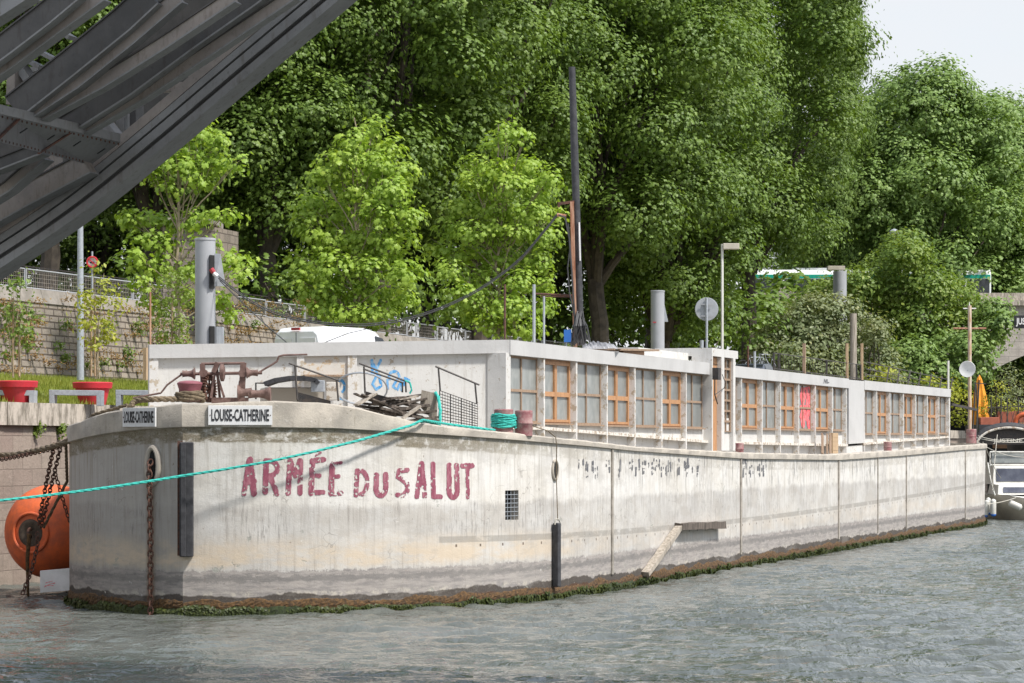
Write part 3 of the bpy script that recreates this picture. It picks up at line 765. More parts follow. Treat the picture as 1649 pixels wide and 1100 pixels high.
def bays(edges):
    for s0, s1 in zip(edges, edges[1:]):
        wallb, ledge, lower = MB(), MB(), MB()
        run(wallb, s0, s1, -.34, -.15, zlg, zsl)                       # sill wall under the window
        run(ledge, s0, s1, -.30, -.01, lambda s: zlg(s)-.075, zlg)
        run(lower, s0, s1, -.34, -.20, lambda s: zlg(s)-.62, lambda s: zlg(s)-.076)
        wallb.build('sill_wall', M['cabin'], barge); ledge.build('ledge', M['ledge'], barge); lower.build('lower_wall', M['cabin'], barge)
def fin(px, w=.085):
    s = S(px)
    o = MB()
    segs = 9; r = random.Random(int(px*10))
    top, bot = zfb(s), zlg(s)-.60
    vs = []
    for k in range(segs+1):
        z = bot+(top-bot)*k/segs
        j = lambda a=.018: (r.random()-.5)*a
        for (a, b) in ((-w-.02, -.2), (-w+j(.03), .0+j(.012)), (0, .0), (0, -.2)): vs.append(Lc(s+a, b, z))
    fs = [(k*4+i, k*4+(i+1) % 4, (k+1)*4+(i+1) % 4, (k+1)*4+i) for k in range(segs) for i in range(4)]
    o.add(vs, fs); o.build('pier', M['fin'], barge)
ed1 = [0.12]+[S(p) for p in FINS1]+[sd0]; ed2 = [sd1]+[S(p) for p in FINS2]; ed3 = [S(p) for p in FINS3]
bays(ed1); bays(ed2+[sp0]); bays([sp1]+ed3[1:])
run(MB(), sp0, sp1, -.30, -.05, lambda s: zlg(s)-.62, lambda s: zlg(s)-.076).build('lower_wall', M['cabin'], barge)
for p in FINS1+FINS2+FINS3: fin(p)
MB().obox(Lc(-.06, -.22, 4.35), D*.16, NN*.22, UP*1.08).build('corner_pier', M['cabin'], barge)
def window(s0, s1, kind, z0=None, z1=None):
    z0 = z0 or zsl((s0+s1)/2); z1 = z1 or zfb((s0+s1)/2)
    tt = -.15; m = M['wood_new'] if kind == 'case' else M['wood_old']
    mb = MB(); fw = .055 if kind == 'case' else .035
    def bar(sa, sb, za, zb, ta=-.05, tb=0): 
        return mb.obox(Lc((sa+sb)/2, tt+(ta+tb)/2, (za+zb)/2), D*(sb-sa)/2, NN*(tb-ta)/2, UP*(zb-za)/2)
    bar(s0, s0+fw, z0+.02, z1-.02); bar(s1-fw*1.6, s1, z0+.02, z1-.02)
    bar(s0, s1, z1-.022-fw*.8, z1-.003, -.05, .003); bar(s0, s1, z0, z0+.022+fw*.4, -.05, .003)
    mid = (s0+s1)/2; zm = z0+(z1-z0)*(.46 if kind == 'case' else .48)
    if kind == 'case':
        for c0, c1 in ((s0+fw, mid-.01), (mid+.01, s1-fw*1.6)):
            cw = .075
            bar(c0, c0+cw, z0+.03, z1-.05, -.04, .025); bar(c1-cw, c1, z0+.03, z1-.05, -.04, .025)
            bar(c0+cw, c1-cw, zm-.06, zm+.05, -.04, .022)
            bar(c0+cw, c1-cw, z1-.05-cw, z1-.05, -.04, .022); bar(c0+cw, c1-cw, z0+.03, z0+.09, -.04, .022)
    else:
        bar(mid-.028, mid+.028, z0+.03, z1-.03, -.04, .006); bar(s0+fw, s1-fw, zm-.03, zm+.03, -.04, .009)
    w = mb.build('window', m, barge)
    pn = MB()
    pn.quad(Lc(s0+.01, tt-.025, z0+.01), Lc(s1-.01, tt-.025, z0+.01), Lc(s1-.01, tt-.025, z1-.01), Lc(s0+.01, tt-.025, z1-.01)).build('pane', M['frost'], w)
    MB().obox(Lc(mid, tt+.03, z0-.02), D*(s1-s0)/2*.98, NN*.07, UP*.018).build('sill', M['wood_old'], w)
    return w
def row(edges, kinds):
    for i, k in enumerate(kinds):
        s0 = edges[i]+(.0 if i or edges[0] > .2 else .0)+.01; s1 = edges[i+1]-.10
        if k: window(s0, s1, k)
row(ed1, ['fix', 'case', 'fix', 'case', 'fix', 'case', 'fix'])
row(ed2, ['fix', 'case', 'fix', 'case', 'fix', 'case', 'fix'])
row([sp1+.02]+ed3[1:], ['fix', 'case', 'fix', 'case', 'fix', 'case', 'fix'])
# door block
db = MB()
zt0 = zwall(1141, 559); zb0 = zwall(1141, 726)
def bx(mb, s0, s1, t0, t1, z0, z1): return mb.obox(Lc((s0+s1)/2, (t0+t1)/2, (z0+z1)/2), D*(s1-s0)/2, NN*(t1-t0)/2, UP*(z1-z0)/2)
ztr = zwall(1183, 565)
L = sd1-sd0
bx(db, sd0, sd1+.3, -1.6, .10, zwall(1141, 573), zt0-.02); bx(db, sd0, sd0+.10, -.5, .10, zb0, zwall(1141, 573)); bx(db, sd1-.25, sd1, -.5, .10, zb0, zwall(1141, 573))
bx(db, sd0+L*.40, sd0+L*.52, -.4, .10, zb0, zwall(1141, 573)); bx(db, sd0+L*.52, sd1-.25, -.30, -.02, zb0, zb0+.95)
bx(db, sd0-4.9, sd0, -1.7, -.6, zr(sd0)-.1, zr(sd0)+.28)
bx(db, sd1+.05, sd1+.9, -1.2, -.15, zr(sd0)-.1, zt0-.03)
db.build('door_block', M['cabin'], barge)
dr = bx(MB(), sd0+.10, sd0+L*.40, -.10, -.04, zb0, zwall(1141, 573)-.02).build('door', M['wood_new'], barge)
tag(dr, 'bare pine door in a white frame')
sw = MB(); a0, a1 = sd0+L*.52, sd1-.25; zA, zB = zb0+.55, zwall(1141, 573)-.02
for x in (a0, a1-.06): bx(sw, x, x+.06, -.03, .03, zA, zB)
bx(sw, (a0+a1)/2-.02, (a0+a1)/2+.02, -.03, .025, zA, zB)
for k in range(8): z = zA+(zB-zA)*k/7; bx(sw, a0+.06, a1-.06, -.028, .022, max(zA, z-.03), min(zB, z+.03))
sw = sw.build('side_light', M['wood_old'], barge)
bx(MB(), a0+.02, a1-.02, -.05, -.04, zA, zB).build('pane', M['frost'], sw)
fl = MB().obox(onplane(1154, 602, C0+NN*.3), D*.15, NN*.09, UP*.17).build('floodlight', M['blackiron'], barge, bevel=.01)
p = onplane(1152, 603, C0)+NN*.2; q = onplane(1144, 636, C0)+NN*.13
MB().tube([p, p+Vector((.1, 0, -.25)), onplane(1158, 625, C0)+NN*.15, q], .012, 6).build('lead', M['cable'], fl)
MB().tube([q+UP*.5, q, q+UP*-.25+D*.3], .02, 6).build('bracket', M['blackiron'], fl)
# ---- front wall
A0 = Vector((-7.9, 56.8, 0)); dF = (C0-A0).normalized(); nF = Vector((dF.y, -dF.x, 0)); LF = (C0-A0).length
def Fp(px):
    p = onplane(px, 700, A0, dF); return (p-A0).dot(dF)
def Fw(x, t, z): return A0+dF*x+nF*t+UP*z
zf = lambda x: 5.55+(5.73-5.55)*x/LF
def fx(mb, x0, x1, t0, t1, za, zb):
    v = [Fw(x, t, z) for x, z0, z1 in ((x0, za(x0), zb(x0)), (x1, za(x1), zb(x1))) for t in (t0, t1) for z in (z0, z1)]
    return mb.add(v, [(0, 1, 3, 2), (4, 6, 7, 5), (0, 4, 5, 1), (2, 3, 7, 6), (1, 5, 7, 3), (0, 2, 6, 4)])
fb = lambda x: 3.45
fx(MB(), 0, LF, -.3, .03, lambda x: zf(x)-.30, zf).build('front_fascia', M['fascia'], barge)
fx(MB(), 0, LF-.05, -.3, -.09, fb, lambda x: zf(x)-.301).build('front_wall', M['cabin'], barge)
for a, b in ((240, 255), (478, 490), (560, 575), (801, 819)):
    fx(MB(), max(0.002, Fp(a)), min(LF-.01, Fp(b)), -.28, .0, fb, lambda x: zf(x)-.302).build('front_pier', M['fin'], barge)
fx(MB(), Fp(490), Fp(560), -.10, -.05, lambda x: zat(604, 57.5), lambda x: zf(x)-.302).build('peeling_panel', M['peel'], barge)
fx(MB(), Fp(488), Fp(558), -.08, .25, lambda x: zat(606.5, 57.5), lambda x: zat(603.5, 57.5)).build('shelf', M['wood_old'], barge)
# port wall and roof
B1 = A0+D*52; E1 = Lc(SE, 0, 0)
mb = MB()
mb.quad(A0+UP*3.2, A0+UP*5.54, B1+UP*5.68, B1+UP*3.2); mb.quad(E1+UP*3.2, B1+UP*3.2, B1+UP*5.6, E1+UP*5.6)
mb.build('rear_walls', M['cabin'], barge)
rf = MB(); rf.add([Fw(0.02, -.02, 5.53), Lc(.02, 0, 5.71), Lc(SE-.02, 0, zr(SE)-.02), B1+UP*(zr(SE)-.02)], [(0, 1, 2, 3)])
rf.build('roof', M['deck'], barge)
# graffiti
def wallmap(P, d, off):
    n = Vector((d.y, -d.x, 0)).normalized()
    return lambda x, y: onplane(x, y, P, d)+n*off
fm = wallmap(A0, dF, -.085)
blue = [([(600, 580), (601, 600)], 3), ([(600, 583), (607, 595), (614, 580)], 3), ([(599, 602), (607, 599), (611, 606)], 3), ([(606, 608), (601, 618), (607, 627), (615, 621), (612, 606)], 3),
 (arc(636, 606, 8, 8, 150, 380), 3), ([(625, 612), (625, 626)], 2.5), ([(640, 612), (634, 622), (641, 628), (648, 610), (648, 628)], 2.5), ([(652, 620), (653, 608), (660, 612)], 2.2),
 (arc(549, 622, 7, 10, 130, 420), 3), ([(542, 640), (554, 643)], 2.5)]
for sel in (blue[:-2], blue[-2:]): painted([(a_, b_+1.2) for a_, b_ in sel], .74, 5, .6, fm).build('blue_graffiti', M['spray_blue'], barge)
s5 = S(1289); gm = wallmap(C0+NN*(-.165), D, .0)
red = [([(1292, 626), (1290, 640), (1293, 652), (1296, 640), (1294, 628), (1299, 626), (1301, 640), (1299, 652), (1304, 650), (1306, 630), (1303, 624)], 2.6),
 ([(1293, 655), (1290, 672), (1293, 688), (1296, 672), (1296, 658)], 3), ([(1302, 655), (1300, 675), (1303, 690), (1306, 676), (1305, 656)], 3), ([(1290, 655), (1307, 655)], 2.2)]
red = [([(x, y-1) for x, y in pl], w) for pl, w in red]
painted([(a_, b_+1.3) for a_, b_ in red], .8, 9, .5, gm).build('red_graffiti', M['spray_red'], barge)
bm = wallmap(C0, D, .036)
painted([([(1326, 612), (1325, 617)], 1), ([(1326, 611), (1328, 617), (1329, 611)], 1), ([(1331, 611), (1330, 617), (1333, 616)], 1)], .9, 4, .5, bm).build('black_tag', M['spray_black'], barge)
# hatch with an arched cover in front of the cabin
hY = 55.6
hb = MB(); hb.obox((W(470, 636, hY)+UP*-.1), Vector((.62, .05, 0)), Vector((-.1, .5, 0)), UP*.25)
hatch = hb.build('hatch', M['coaming'], barge, bevel=.02)
mb = MB(); pts = [W(x, y, hY-.6) for x, y in ((428, 619), (445, 613), (468, 609.5), (492, 609.5), (510, 613), (514, 618))]
for a, b in zip(pts, pts[1:]): mb.beam(a, b+(b-a)*.02, .8, .09)
mb.build('arched_cover', M['black'], hatch)
MB().obox(W(512, 622, hY-.7), Vector((.14, 0, 0)), Vector((0, .15, 0)), UP*.12).build('meter_box', M['galv'], hatch, bevel=.01)
MB().obox(W(536, 630, hY-.3), Vector((.13, 0, 0)), Vector((0, .2, 0)), UP*.19).build('concrete_block', M['ledge'], hatch, bevel=.01)
MB().tube([W(412, 643, hY-.9), W(412, 617, hY-.9), W(432, 617, hY-.9)], .022, 6).build('pipe_rail', M['blackiron'], hatch)
# ---------------------------------------------------------------- deck railing panels
def railing(segs, mesh=None, r=.022, Y=54.6):
    mb = MB()
    for (a, b) in segs: mb.tube([W(a[0], a[1], Y), W(b[0], b[1], Y+.0)], r, 6)
    o = mb.build('railing', M['darkrail'], barge)
    if mesh:
        q = [W(x, y, Y) for x, y in mesh]; g = MB()
        nx, ny = 14, 10
        for i in range(nx+1):
            t = i/nx; g.beam(q[0].lerp(q[1], t), q[3].lerp(q[2], t), .010 if i % 4 else .024, .01, Vector((0, 1, 0)))
        for j in range(ny+1):
            t = j/ny; g.beam(q[0].lerp(q[3], t), q[1].lerp(q[2], t), .016, .012, Vector((0, 1, 0)))
        g.build('wire_mesh', M['blackiron'], o)
    return o
railing([((465, 585), (546, 613)), ((475, 588), (479, 644)), ((542, 612), (545, 646))], [(479, 632), (532, 646), (532, 654), (479, 646)], Y=54.2)
railing([((578, 585), (654, 614)), ((585, 594), (650, 617)), ((586, 590), (588, 634)), ((648, 615), (648, 632)), ((653, 615), (654, 632))], [(589, 631), (640, 644), (640, 652), (589, 641)], Y=54.9)
railing([((701, 590), (772, 620)), ((706, 593), (709, 630)), ((765, 618), (768, 650))], [(708, 629), (769, 651), (769, 690), (708, 680)], Y=55.2, r=.022)
MB().torus(W(582, 626, 55.6), Vector((0, .6, .8)), .55, .02, 24, 6).build('bent_hoop', M['galv'], barge, smooth=True)
# ---------------------------------------------------------------- windlass
wY = 53.2
wl = MB()
def wp(x, y, dy=0): return W(x, y, wY+dy)
for (a, b, w) in (((326, 586), (328, 643), .10), ((392, 584), (389, 643), .12)):
    wl.beam(wp(*a), wp(*b), w, .09, Vector((0, 1, 0)))
    wl.beam(wp(a[0], a[1]+4), wp(b[0]-1, b[1], .75), w*.8, .07, Vector((0, 1, 0)))
    wl.lathe(wp((a[0]+b[0])/2, 601, -.09), [(-.0, .085), (.2, .085)], Vector((0, 1, 0)), 12)
wl.beam(wp(341, 645), wp(400, 645), .10, .12)
win = wl.build('windlass', M['windlass'], barge)
X1 = Vector((1, 0, 0))
MB().tube([wp(324, 586), wp(394, 585)], .028, 8).build('top_rod', M['windlass'], win)
MB().tube([wp(290, 602.5), wp(422, 600.5)], .034, 10).build('shaft', M['windlass'], win)
def spool(x, y, w, r, dy=0, flip=1):
    c = wp(x, y, dy); w = w/F*wY
    prof = [(-w/2, r*.42), (-w/2, r*.62), (-w*.3, r*.55), (-w*.05, r*.5), (w*.2, r*.6), (w*.36, r*.85), (w*.42, r), (w/2, r), (w/2, r*.5)]
    return MB().lathe(c, prof if flip == 1 else prof, X1*flip, 20).build('warping_drum', M['windlass'], win, smooth=True)
spool(304, 602, 20, .115); spool(406, 600.5, 18, .115, flip=-1); spool(418, 634.5, 36, .15, flip=1)
spool(394, 632, 22, .16, flip=-1)
gr = MB(); gc = wp(337, 626, .1); ga = Vector((.93, -.36, 0)).normalized()
gr.torus(gc, ga, .225, .035, 28, 6); gr.lathe(gc, [(-.06, .05), (.06, .05)], ga, 10)
for k in range(28):
    t = 2*math.pi*k/28; x = ga.cross(UP).normalized(); d_ = x*math.cos(t)+UP*math.sin(t)
    gr.beam(gc+d_*.215-ga*.0, gc+d_*.285, .022, .085, ga)
for k in range(4):
    t = math.pi*k/4; x = ga.cross(UP).normalized(); d_ = x*math.cos(t)+UP*math.sin(t); gr.beam(gc-d_*.22, gc+d_*.22, .035, .03, ga)
gr.build('gear_wheel', M['rust'], win)
g2 = MB(); c2 = wp(358, 600, 0)
g2.lathe(c2, [(-.05, .12), (-.03, .18), (.03, .18), (.05, .12)], X1, 20); g2.lathe(wp(388, 621, .1), [(-.04, .1), (.04, .1)], X1, 10)
g2.build('pinion', M['windlass'], win)
MB().beam(wp(351, 584), wp(344, 600), .10, .10, Vector((0, 1, 0))).beam(wp(349, 590), wp(354, 640, .2), .05, .05, Vector((0, 1, 0))).beam(wp(346, 600), wp(340, 641, -.1), .045, .05, Vector((0, 1, 0))).beam(wp(348, 600), wp(361, 640), .045, .05, Vector((0, 1, 0))).build('brake_lever', M['windlass'], win)
MB().tube([wp(293, 603), wp(287, 607), wp(269, 620), wp(263, 628), wp(259, 633), wp(214, 641)], .020, 8).build('crank', M['windlass'], win)
MB().tube([wp(418, 599), wp(440, 586), wp(446, 582), wp(449, 574), wp(456, 572), wp(495, 571)], .020, 8).build('crank', M['windlass'], win)
# big mooring bollard on the bow
c = W(305.5, 646, wY-.35)
MB().lathe(c, [(0, .22), (.24, .22), (.28, .235), (.33, .25), (.345, .26), (.37, .255), (.40, .2), (.415, .08)], UP, 28).build('bow_bollard', M['purple'], barge, smooth=True)
# mast
mY = 68.
def mp(x, y, dy=0): return W(x, y, mY+dy)
mast = MB().tube([mp(935, 556), mp(933, 500), mp(929, 360), mp(925, 240), mp(921, 108)], [.10, .10, .095, .10, .085], 12).build('mast', M['black'], barge, smooth=True)
tag(mast, 'tall black mast leaning slightly left with a rusty pole strapped to it')
MB().beam(mp(926.5, 560, -.15), mp(921, 325, -.15), .10, .10, Vector((0, 1, 0))).build('rusty_pole', M['rustpole'], mast)
MB().beam(mp(899, 328, -.1), mp(925, 325, -.1), .07, .07, Vector((0, 1, 0))).beam(mp(900, 334, -.1), mp(900, 326, -.1), .06, .06, Vector((0, 1, 0))).build('arm', M['rust'], mast)
MB().tube([mp(897, 346, -.1), mp(912, 348, -.1)], .045, 10).build('pulley', M['rustpole'], mast)
MB().tube([mp(934, 420, -.12), mp(932.5, 358, -.12)], .025, 6).build('white_batten', M['white'], mast)
MB().tube([mp(862, 473), mp(924, 476)], .03, 6).tube([mp(870, 477), mp(924, 478)], .02, 6).build('cross_rail', M['rust'], mast)
cb = MB(); r = random.Random(5)
for k in range(26):
    x0 = 925+r.random()*16; xe = 918+r.random()*34; ye = 545+r.random()*12
    cb.tube([mp(x0, 500+r.random()*18, -.2), mp((x0+xe)/2+r.uniform(-4, 6), 525, -.3-.2*r.random()), mp(xe, ye, -.4)], .014+.012*r.random(), 5)
cb.tube([mp(915, 360, -.2), mp(918, 400, -.2), mp(914, 432, -.2), mp(917, 470, -.2), mp(925, 510, -.2)], .02, 6)
cb.tube([mp(897, 345, -.1), mp(910, 350, -.2), mp(917, 385, -.2), mp(921, 440, -.2), mp(926, 520, -.2)], .025, 6)
cb.build('cable_bundle', M['cable'], mast)
# roof posts, railing frames on the roof
for (x, yt, yb, Y, m, w) in ((813, 458, 548, 64, 'rust', .05), (860, 458, 553, 66, 'galv', .07), (876, 477, 554, 66, 'galv', .05), (242, 470, 556, 60, 'rustpole', .04)):
    MB().tube([W(x, yb+4, Y), W(x, yt, Y)], w*.55, 8).build('roof_post', M[m], barge)
bY = lambda px: onplane(px, 600, C0-NN*2.5).y
fr = MB(); Y = bY(1310)
def fp(x, y): return W(x, y, bY(x))
ztop_f = fp(1250, 569).z
for x in (1246, 1254, 1295, 1331, 1379, 1386):
    p = fp(x, 600); fr.beam(Vector((p.x, p.y, 5.6)), Vector((p.x, p.y, ztop_f)), .05, .05, NN)
for z in (ztop_f, ztop_f-.55, ztop_f-.8):
    p, q = fp(1246, 600), fp(1387, 600); fr.beam(Vector((p.x, p.y, z)), Vector((q.x, q.y, z)), .03, .03)
for k in range(34):
    p, q = fp(1248, 600), fp(1384, 600); c = p.lerp(q, k/34.); fr.beam(Vector((c.x, c.y, ztop_f-.0)), Vector((c.x, c.y, 5.75)), .010, .010, NN)
tag(fr.build('roof_railing', M['blackiron'], barge), 'black wire railing along the middle of the cabin roof')
for x in (1364, 1388): 
    p = fp(x, 600); MB().beam(Vector((p.x, p.y, 5.6)), Vector((p.x, p.y, fp(x, 553).z)), .09, .09, NN).build('timber_post', M['stake'], barge)
p = fp(1295, 600); MB().beam(Vector((p.x, p.y, 5.6)), Vector((p.x, p.y, fp(1295, 553).z)), .10, .10, NN).build('timber_post', M['wood_old'], barge)
fr = MB()
for k in range(7):
    x = 1425+k*17; p = fp(x, 600); q = fp(x+7, 600); zb = 5.6; zt = fp(x, 590+k*3).z
    fr.beam(Vector((p.x, p.y, zb)), Vector((q.x, q.y, zt)), .05, .05, NN)
for dz in (0, .28, .5):
    a, b = fp(1395, 583), fp(1535, 613); fr.beam(a-UP*dz, b-UP*dz, .03, .03)
tag(fr.build('leaning_railing', M['darkrail'], barge), 'leaning dark railing near the stern end of the roof')
# stern flagstaff rail
MB().beam(W(1532, 651, 112), W(1572, 660, 113), .12, .10).build('stern_spar', M['darkrail'], barge)
mbx = MB()
for x, yt in ((1572, 612), (1566, 618)): mbx.tube([W(x, 700, 113), W(x+5, yt, 113)], .035, 6)
mbx.beam(W(1568, 617, 113), W(1588, 618, 113), .04, .04).build('stern_davit', M['darkrail'], barge)
# ================================================================ ROPES, CHAINS, LOOSE THINGS ON THE BARGE
def sag(a, b, s, n=16):
    return [a.lerp(b, i/n)-UP*s*4*(i/n)*(1-i/n) for i in range(n+1)]
def thing_mesh(mb, name, mat, label, cat, group=None, smooth=False, bevel=0, loc=None):
    if loc is None:
        xs = [v.x for v in mb.v]; ys = [v.y for v in mb.v]; zs = [v.z for v in mb.v]
        loc = ((min(xs)+max(xs))/2, (min(ys)+max(ys))/2, min(zs))
    o = mb.build(name, mat, None, smooth, bevel, loc); return tag(o, label, cat, group)
def twist(mb, pts, r):                              # three strands laid round each other
    P = []
    for a, b in zip(pts, pts[1:]):
        n = max(1, int((b-a).length/(r*2.2)))
        P += [a.lerp(b, i/n) for i in range(n)]
    P.append(pts[-1])
    for s in range(3):
        L = []
        for i, p in enumerate(P):
            t = (P[min(i+1, len(P)-1)]-P[max(i-1, 0)]).normalized()
            x = t.cross(UP).normalized(); y = t.cross(x); a = i*.85+s*2.094
            L.append(p+(x*math.cos(a)+y*math.sin(a))*r*.5)
        mb.tube(L, r*.58, 6)
    return mb
# turquoise line from off the picture over the coaming to the bitts
u, p = SB.hit(673)
edge = Vector((p.x, p.y, interp(ZT, u)+.05))+Vector((.1, -.15, 0))
a = W(0, 806, 49.6); bq = W(290, 767, 51.0); far = a+(a-bq)*2.+UP*.35
pts = sag(far, a, .05, 6)[:-1]+sag(a, bq, .03, 8)[:-1]+[bq]+[hullpt(x_, y_, o_) for x_, y_, o_ in ((360, 756, .40), (430, 743, .36), (500, 727, .32), (570, 709, .27), (630, 692, .20), (655, 685, .16))]+[edge]
pts += [W(720, 683, 54.7), W(797, 693, 55.5)]
tb = MB(); twist(tb, pts, .028)
c = W(811, 690, BY+.15)
coil = []
for k in range(7*16):
    t = 2*math.pi*k/16; coil.append(c+Vector((math.cos(t)*.25, math.sin(t)*.25, .02+.27*k/112+.02*math.sin(t*2.3))))
twist(tb, coil, .032)
twist(tb, [W(672, 680, 54.3), W(684, 678, 54.4), W(708, 684, 54.5), W(709, 660, 54.6), W(706, 640, 54.8), W(701, 632, 54.9)], .036)
twist(tb, [W(652, 613, 54.8), W(660, 616, 54.8), W(663, 628, 54.8), W(660, 634, 54.8)], .022)
thing_mesh(tb, 'mooring_rope', M['teal'], 'long turquoise rope stretched in front of the bow and coiled on a bollard', 'rope', 'mooring ropes')
# hemp hawser
q0 = W(306, 640, wY-.35); rp = MB()
co = []
for k in range(3*14):
    t = 2*math.pi*k/14; co.append(q0+Vector((math.cos(t)*.27, math.sin(t)*.27, -.07+.16*k/42)))
twist(rp, co, .05)
hp = [W(284, 643, wY-.5), W(250, 643, 52.2), W(219, 646, 52.4), W(205, 660, 52.4), W(165, 683, 53.5), W(105, 712, 55), W(50, 727, 57), W(0, 733, 59), W(-120, 730, 62), Vector((-17.5, 62.5, 4.4))]
sm = []
for i in range(len(hp)-1):
    p0, p1, p2, p3 = hp[max(0, i-1)], hp[i], hp[i+1], hp[min(len(hp)-1, i+2)]
    for k in range(8):
        t = k/8; sm.append(.5*((2*p1)+(p2-p0)*t+(2*p0-5*p1+4*p2-p3)*t*t+(3*p1-p0-3*p2+p3)*t**3))
sm.append(hp[-1]); twist(rp, sm, .062)
thing_mesh(rp, 'hawser', M['rope'], 'thick brown hemp rope wound on the bow bollard and led ashore to the left', 'rope', 'mooring ropes')
rp = MB(); twist(rp, [W(205, 652, 52.5), W(150, 668, 53.2), W(120, 698, 54.5), W(106, 712, 55.5), W(108, 775, 57.3), W(70, 850, 57.6)], .035)
thing_mesh(rp, 'fender_line', M['rope'], 'dark rope hanging from the bow edge to the orange fender', 'rope', 'mooring ropes')
def chain(pts, L=.13, w=.045, r=.014, name='chain', label='', mat='rust'):
    mb = MB(); P = []; acc = 0
    for a, b in zip(pts, pts[1:]):
        n = max(1, int(round((b-a).length/(L*.72))))
        P += [(a.lerp(b, (i+.5)/n), (b-a).normalized()) for i in range(n)]
    for i, (p, t) in enumerate(P):
        x = t.cross(Vector((.3, 1, .2))).normalized(); y = t.cross(x)
        mb.torus(p, x if i % 2 else y, w, r, 10, 6, (t, L*.5/w))
    return thing_mesh(mb, name, M[mat], label, 'chain', 'rusty chains at the bow', smooth=True)
ch0 = hawse+hn*.05
chain([ch0+UP*.12, ch0+hn*.06, Vector((ch0.x+.0, ch0.y-.09, 1.6)), Vector((ch0.x+.0, ch0.y-.09, -.2))], .16, .055, .018, label='rusty anchor chain hanging down the bow from the round hawse pipe into the water')
hubc = W(60, 857, 57.3)
chain(sag(W(97, 722, 56.0), W(66, 850, 57.5), .0, 6), .13, .045, .015, label='rusty chain from the ropes down to the hub of the orange fender')
chain(sag(W(88, 715, 56.2), W(62, 845, 57.4), -.05, 6), .13, .045, .015, label='second rusty chain side by side with the one going down to the fender hub')
chain(sag(W(88, 760, 56.4), W(112, 840, 57.2), .0, 6), .13, .04, .014, label='rusty chain slanting down to the right over the orange fender')
chain(sag(W(106, 716, 55.8), Vector((-15.2, 62.2, 3.0)), .25, 14), .13, .04, .014, label='rusty chain slung from the bow to the quay wall at the left edge')
chain([hubc, W(60, 880, 57.2), W(52, 915, 57.0), W(36, 957, 56.6)], .13, .045, .015, label='rusty chain hanging from the fender hub down into the water')
rp = MB(); rp.tube([W(47, 860, 57.2), W(44, 900, 57.2), W(45, 960, 57.2)], [.05, .045, .03], 7)
thing_mesh(rp, 'weedy_rope', M['weedrust'], 'short rope thick with weed hanging under the fender hub', 'rope', 'mooring ropes')
# orange fender
fc = Vector((-10.42, 59.2, 1.40))
fa = Vector((-.36, -.93, .0)).normalized()
fend = empty('fender', (fc.x, fc.y, .3), 'huge round orange fender floating between the bow and the quay', 'fender')
pr = [(-.98, .30)]+[(-.95+.0, .36)]
pr = []
for k in range(0, 25):
    t = math.pi*k/24; pr.append((-.98*math.cos(t)*1.0, 1.07*math.sin(t)**.72))
pr = [(h, max(r, .02)) for h, r in pr]
pr2 = [(-.94, .02)]+[q for q in pr if q[1] > .40]+[(.94, .02)]
bd = [(-.90, .24), (-.93, .27), (-.96, .30), (-.97, .36), (-.955, .41), (-.93, .43)]+[q for q in pr if q[1] > .50]+[(.93, .43), (.96, .3), (.9, .1)]
MB().lathe(fc, bd, fa*-1*-1, 48).build('body', M['orange'], fend, smooth=True)
MB().torus(fc+fa*-.0+fa*.955, fa, .44, .035, 36, 8).build('collar', M['orange'], fend, smooth=True)
for sgn in (1,):
    MB().lathe(fc+fa*.86, [(0, .30), (.10, .31), (.115, .27), (.10, .20), (.06, .10)], fa, 32).build('hub', M['hub'], fend, smooth=True)
    MB().torus(fc+fa*.98, Vector((.9, -.3, 0)), .10, .028, 14, 6).build('shackle', M['rust'], fend, smooth=True)
# floating white panel
pn = MB(); a, b = W(66, 922, 56.5), W(112, 918, 56.2)
pn.obox((a+b)/2-UP*.20, (b-a)/2*1.05, Vector((0, .035, 0)), UP*.24)
pnl = thing_mesh(pn, 'floating_panel', M['white'], 'white panel floating on edge below the orange fender', 'panel', bevel=.008)
painted([([(72, 945), (80, 941), (88, 939)], 1.4), ([(73, 939), (84, 936)], 1), ([(73, 943), (86, 943)], 1)], .8, 3, .5, lambda x, y: W(x, y, 56.25)).build('red_scribble', M['spray_red'], pnl)
# floor timber on the hull
def log(mb, a, b, w, h, seed, up=UP):
    r = random.Random(seed); a = Vector(a); b = Vector(b); n = 8
    x = (b-a).cross(up).normalized(); y = x.cross((b-a).normalized())
    vs = []
    for k in range(n+1):
        c = a.lerp(b, k/n)
        for sx, sy in ((-1, -1), (1, -1), (1, 1), (-1, 1)):
            vs.append(c+x*sx*w/2*(1+r.uniform(-.12, .12))+y*sy*h/2*(1+r.uniform(-.2, .2)))
    fs = [(k*4+i, k*4+(i+1) % 4, (k+1)*4+(i+1) % 4, (k+1)*4+i) for k in range(n) for i in range(4)]+[(0, 3, 2, 1), (n*4, n*4+1, n*4+2, n*4+3)]
    return mb.add(vs, fs)
a = hullpt(1086, 848, .11); b = hullpt(1156, 845, .12)
thing_mesh(log(MB(), a, b, .22, .17, 3), 'timber_baulk', M['plank'], 'dark rotten timber baulk fixed level along the hull side', 'timber', 'timbers leaning on the hull')
a = hullpt(1033, 925, .10); b = hullpt(1084, 850, .14)
thing_mesh(log(MB(), a, b, .19, .12, 4), 'timber_prop', M['plank_pale'], 'pale weathered plank slanting up the hull from the water', 'timber', 'timbers leaning on the hull')
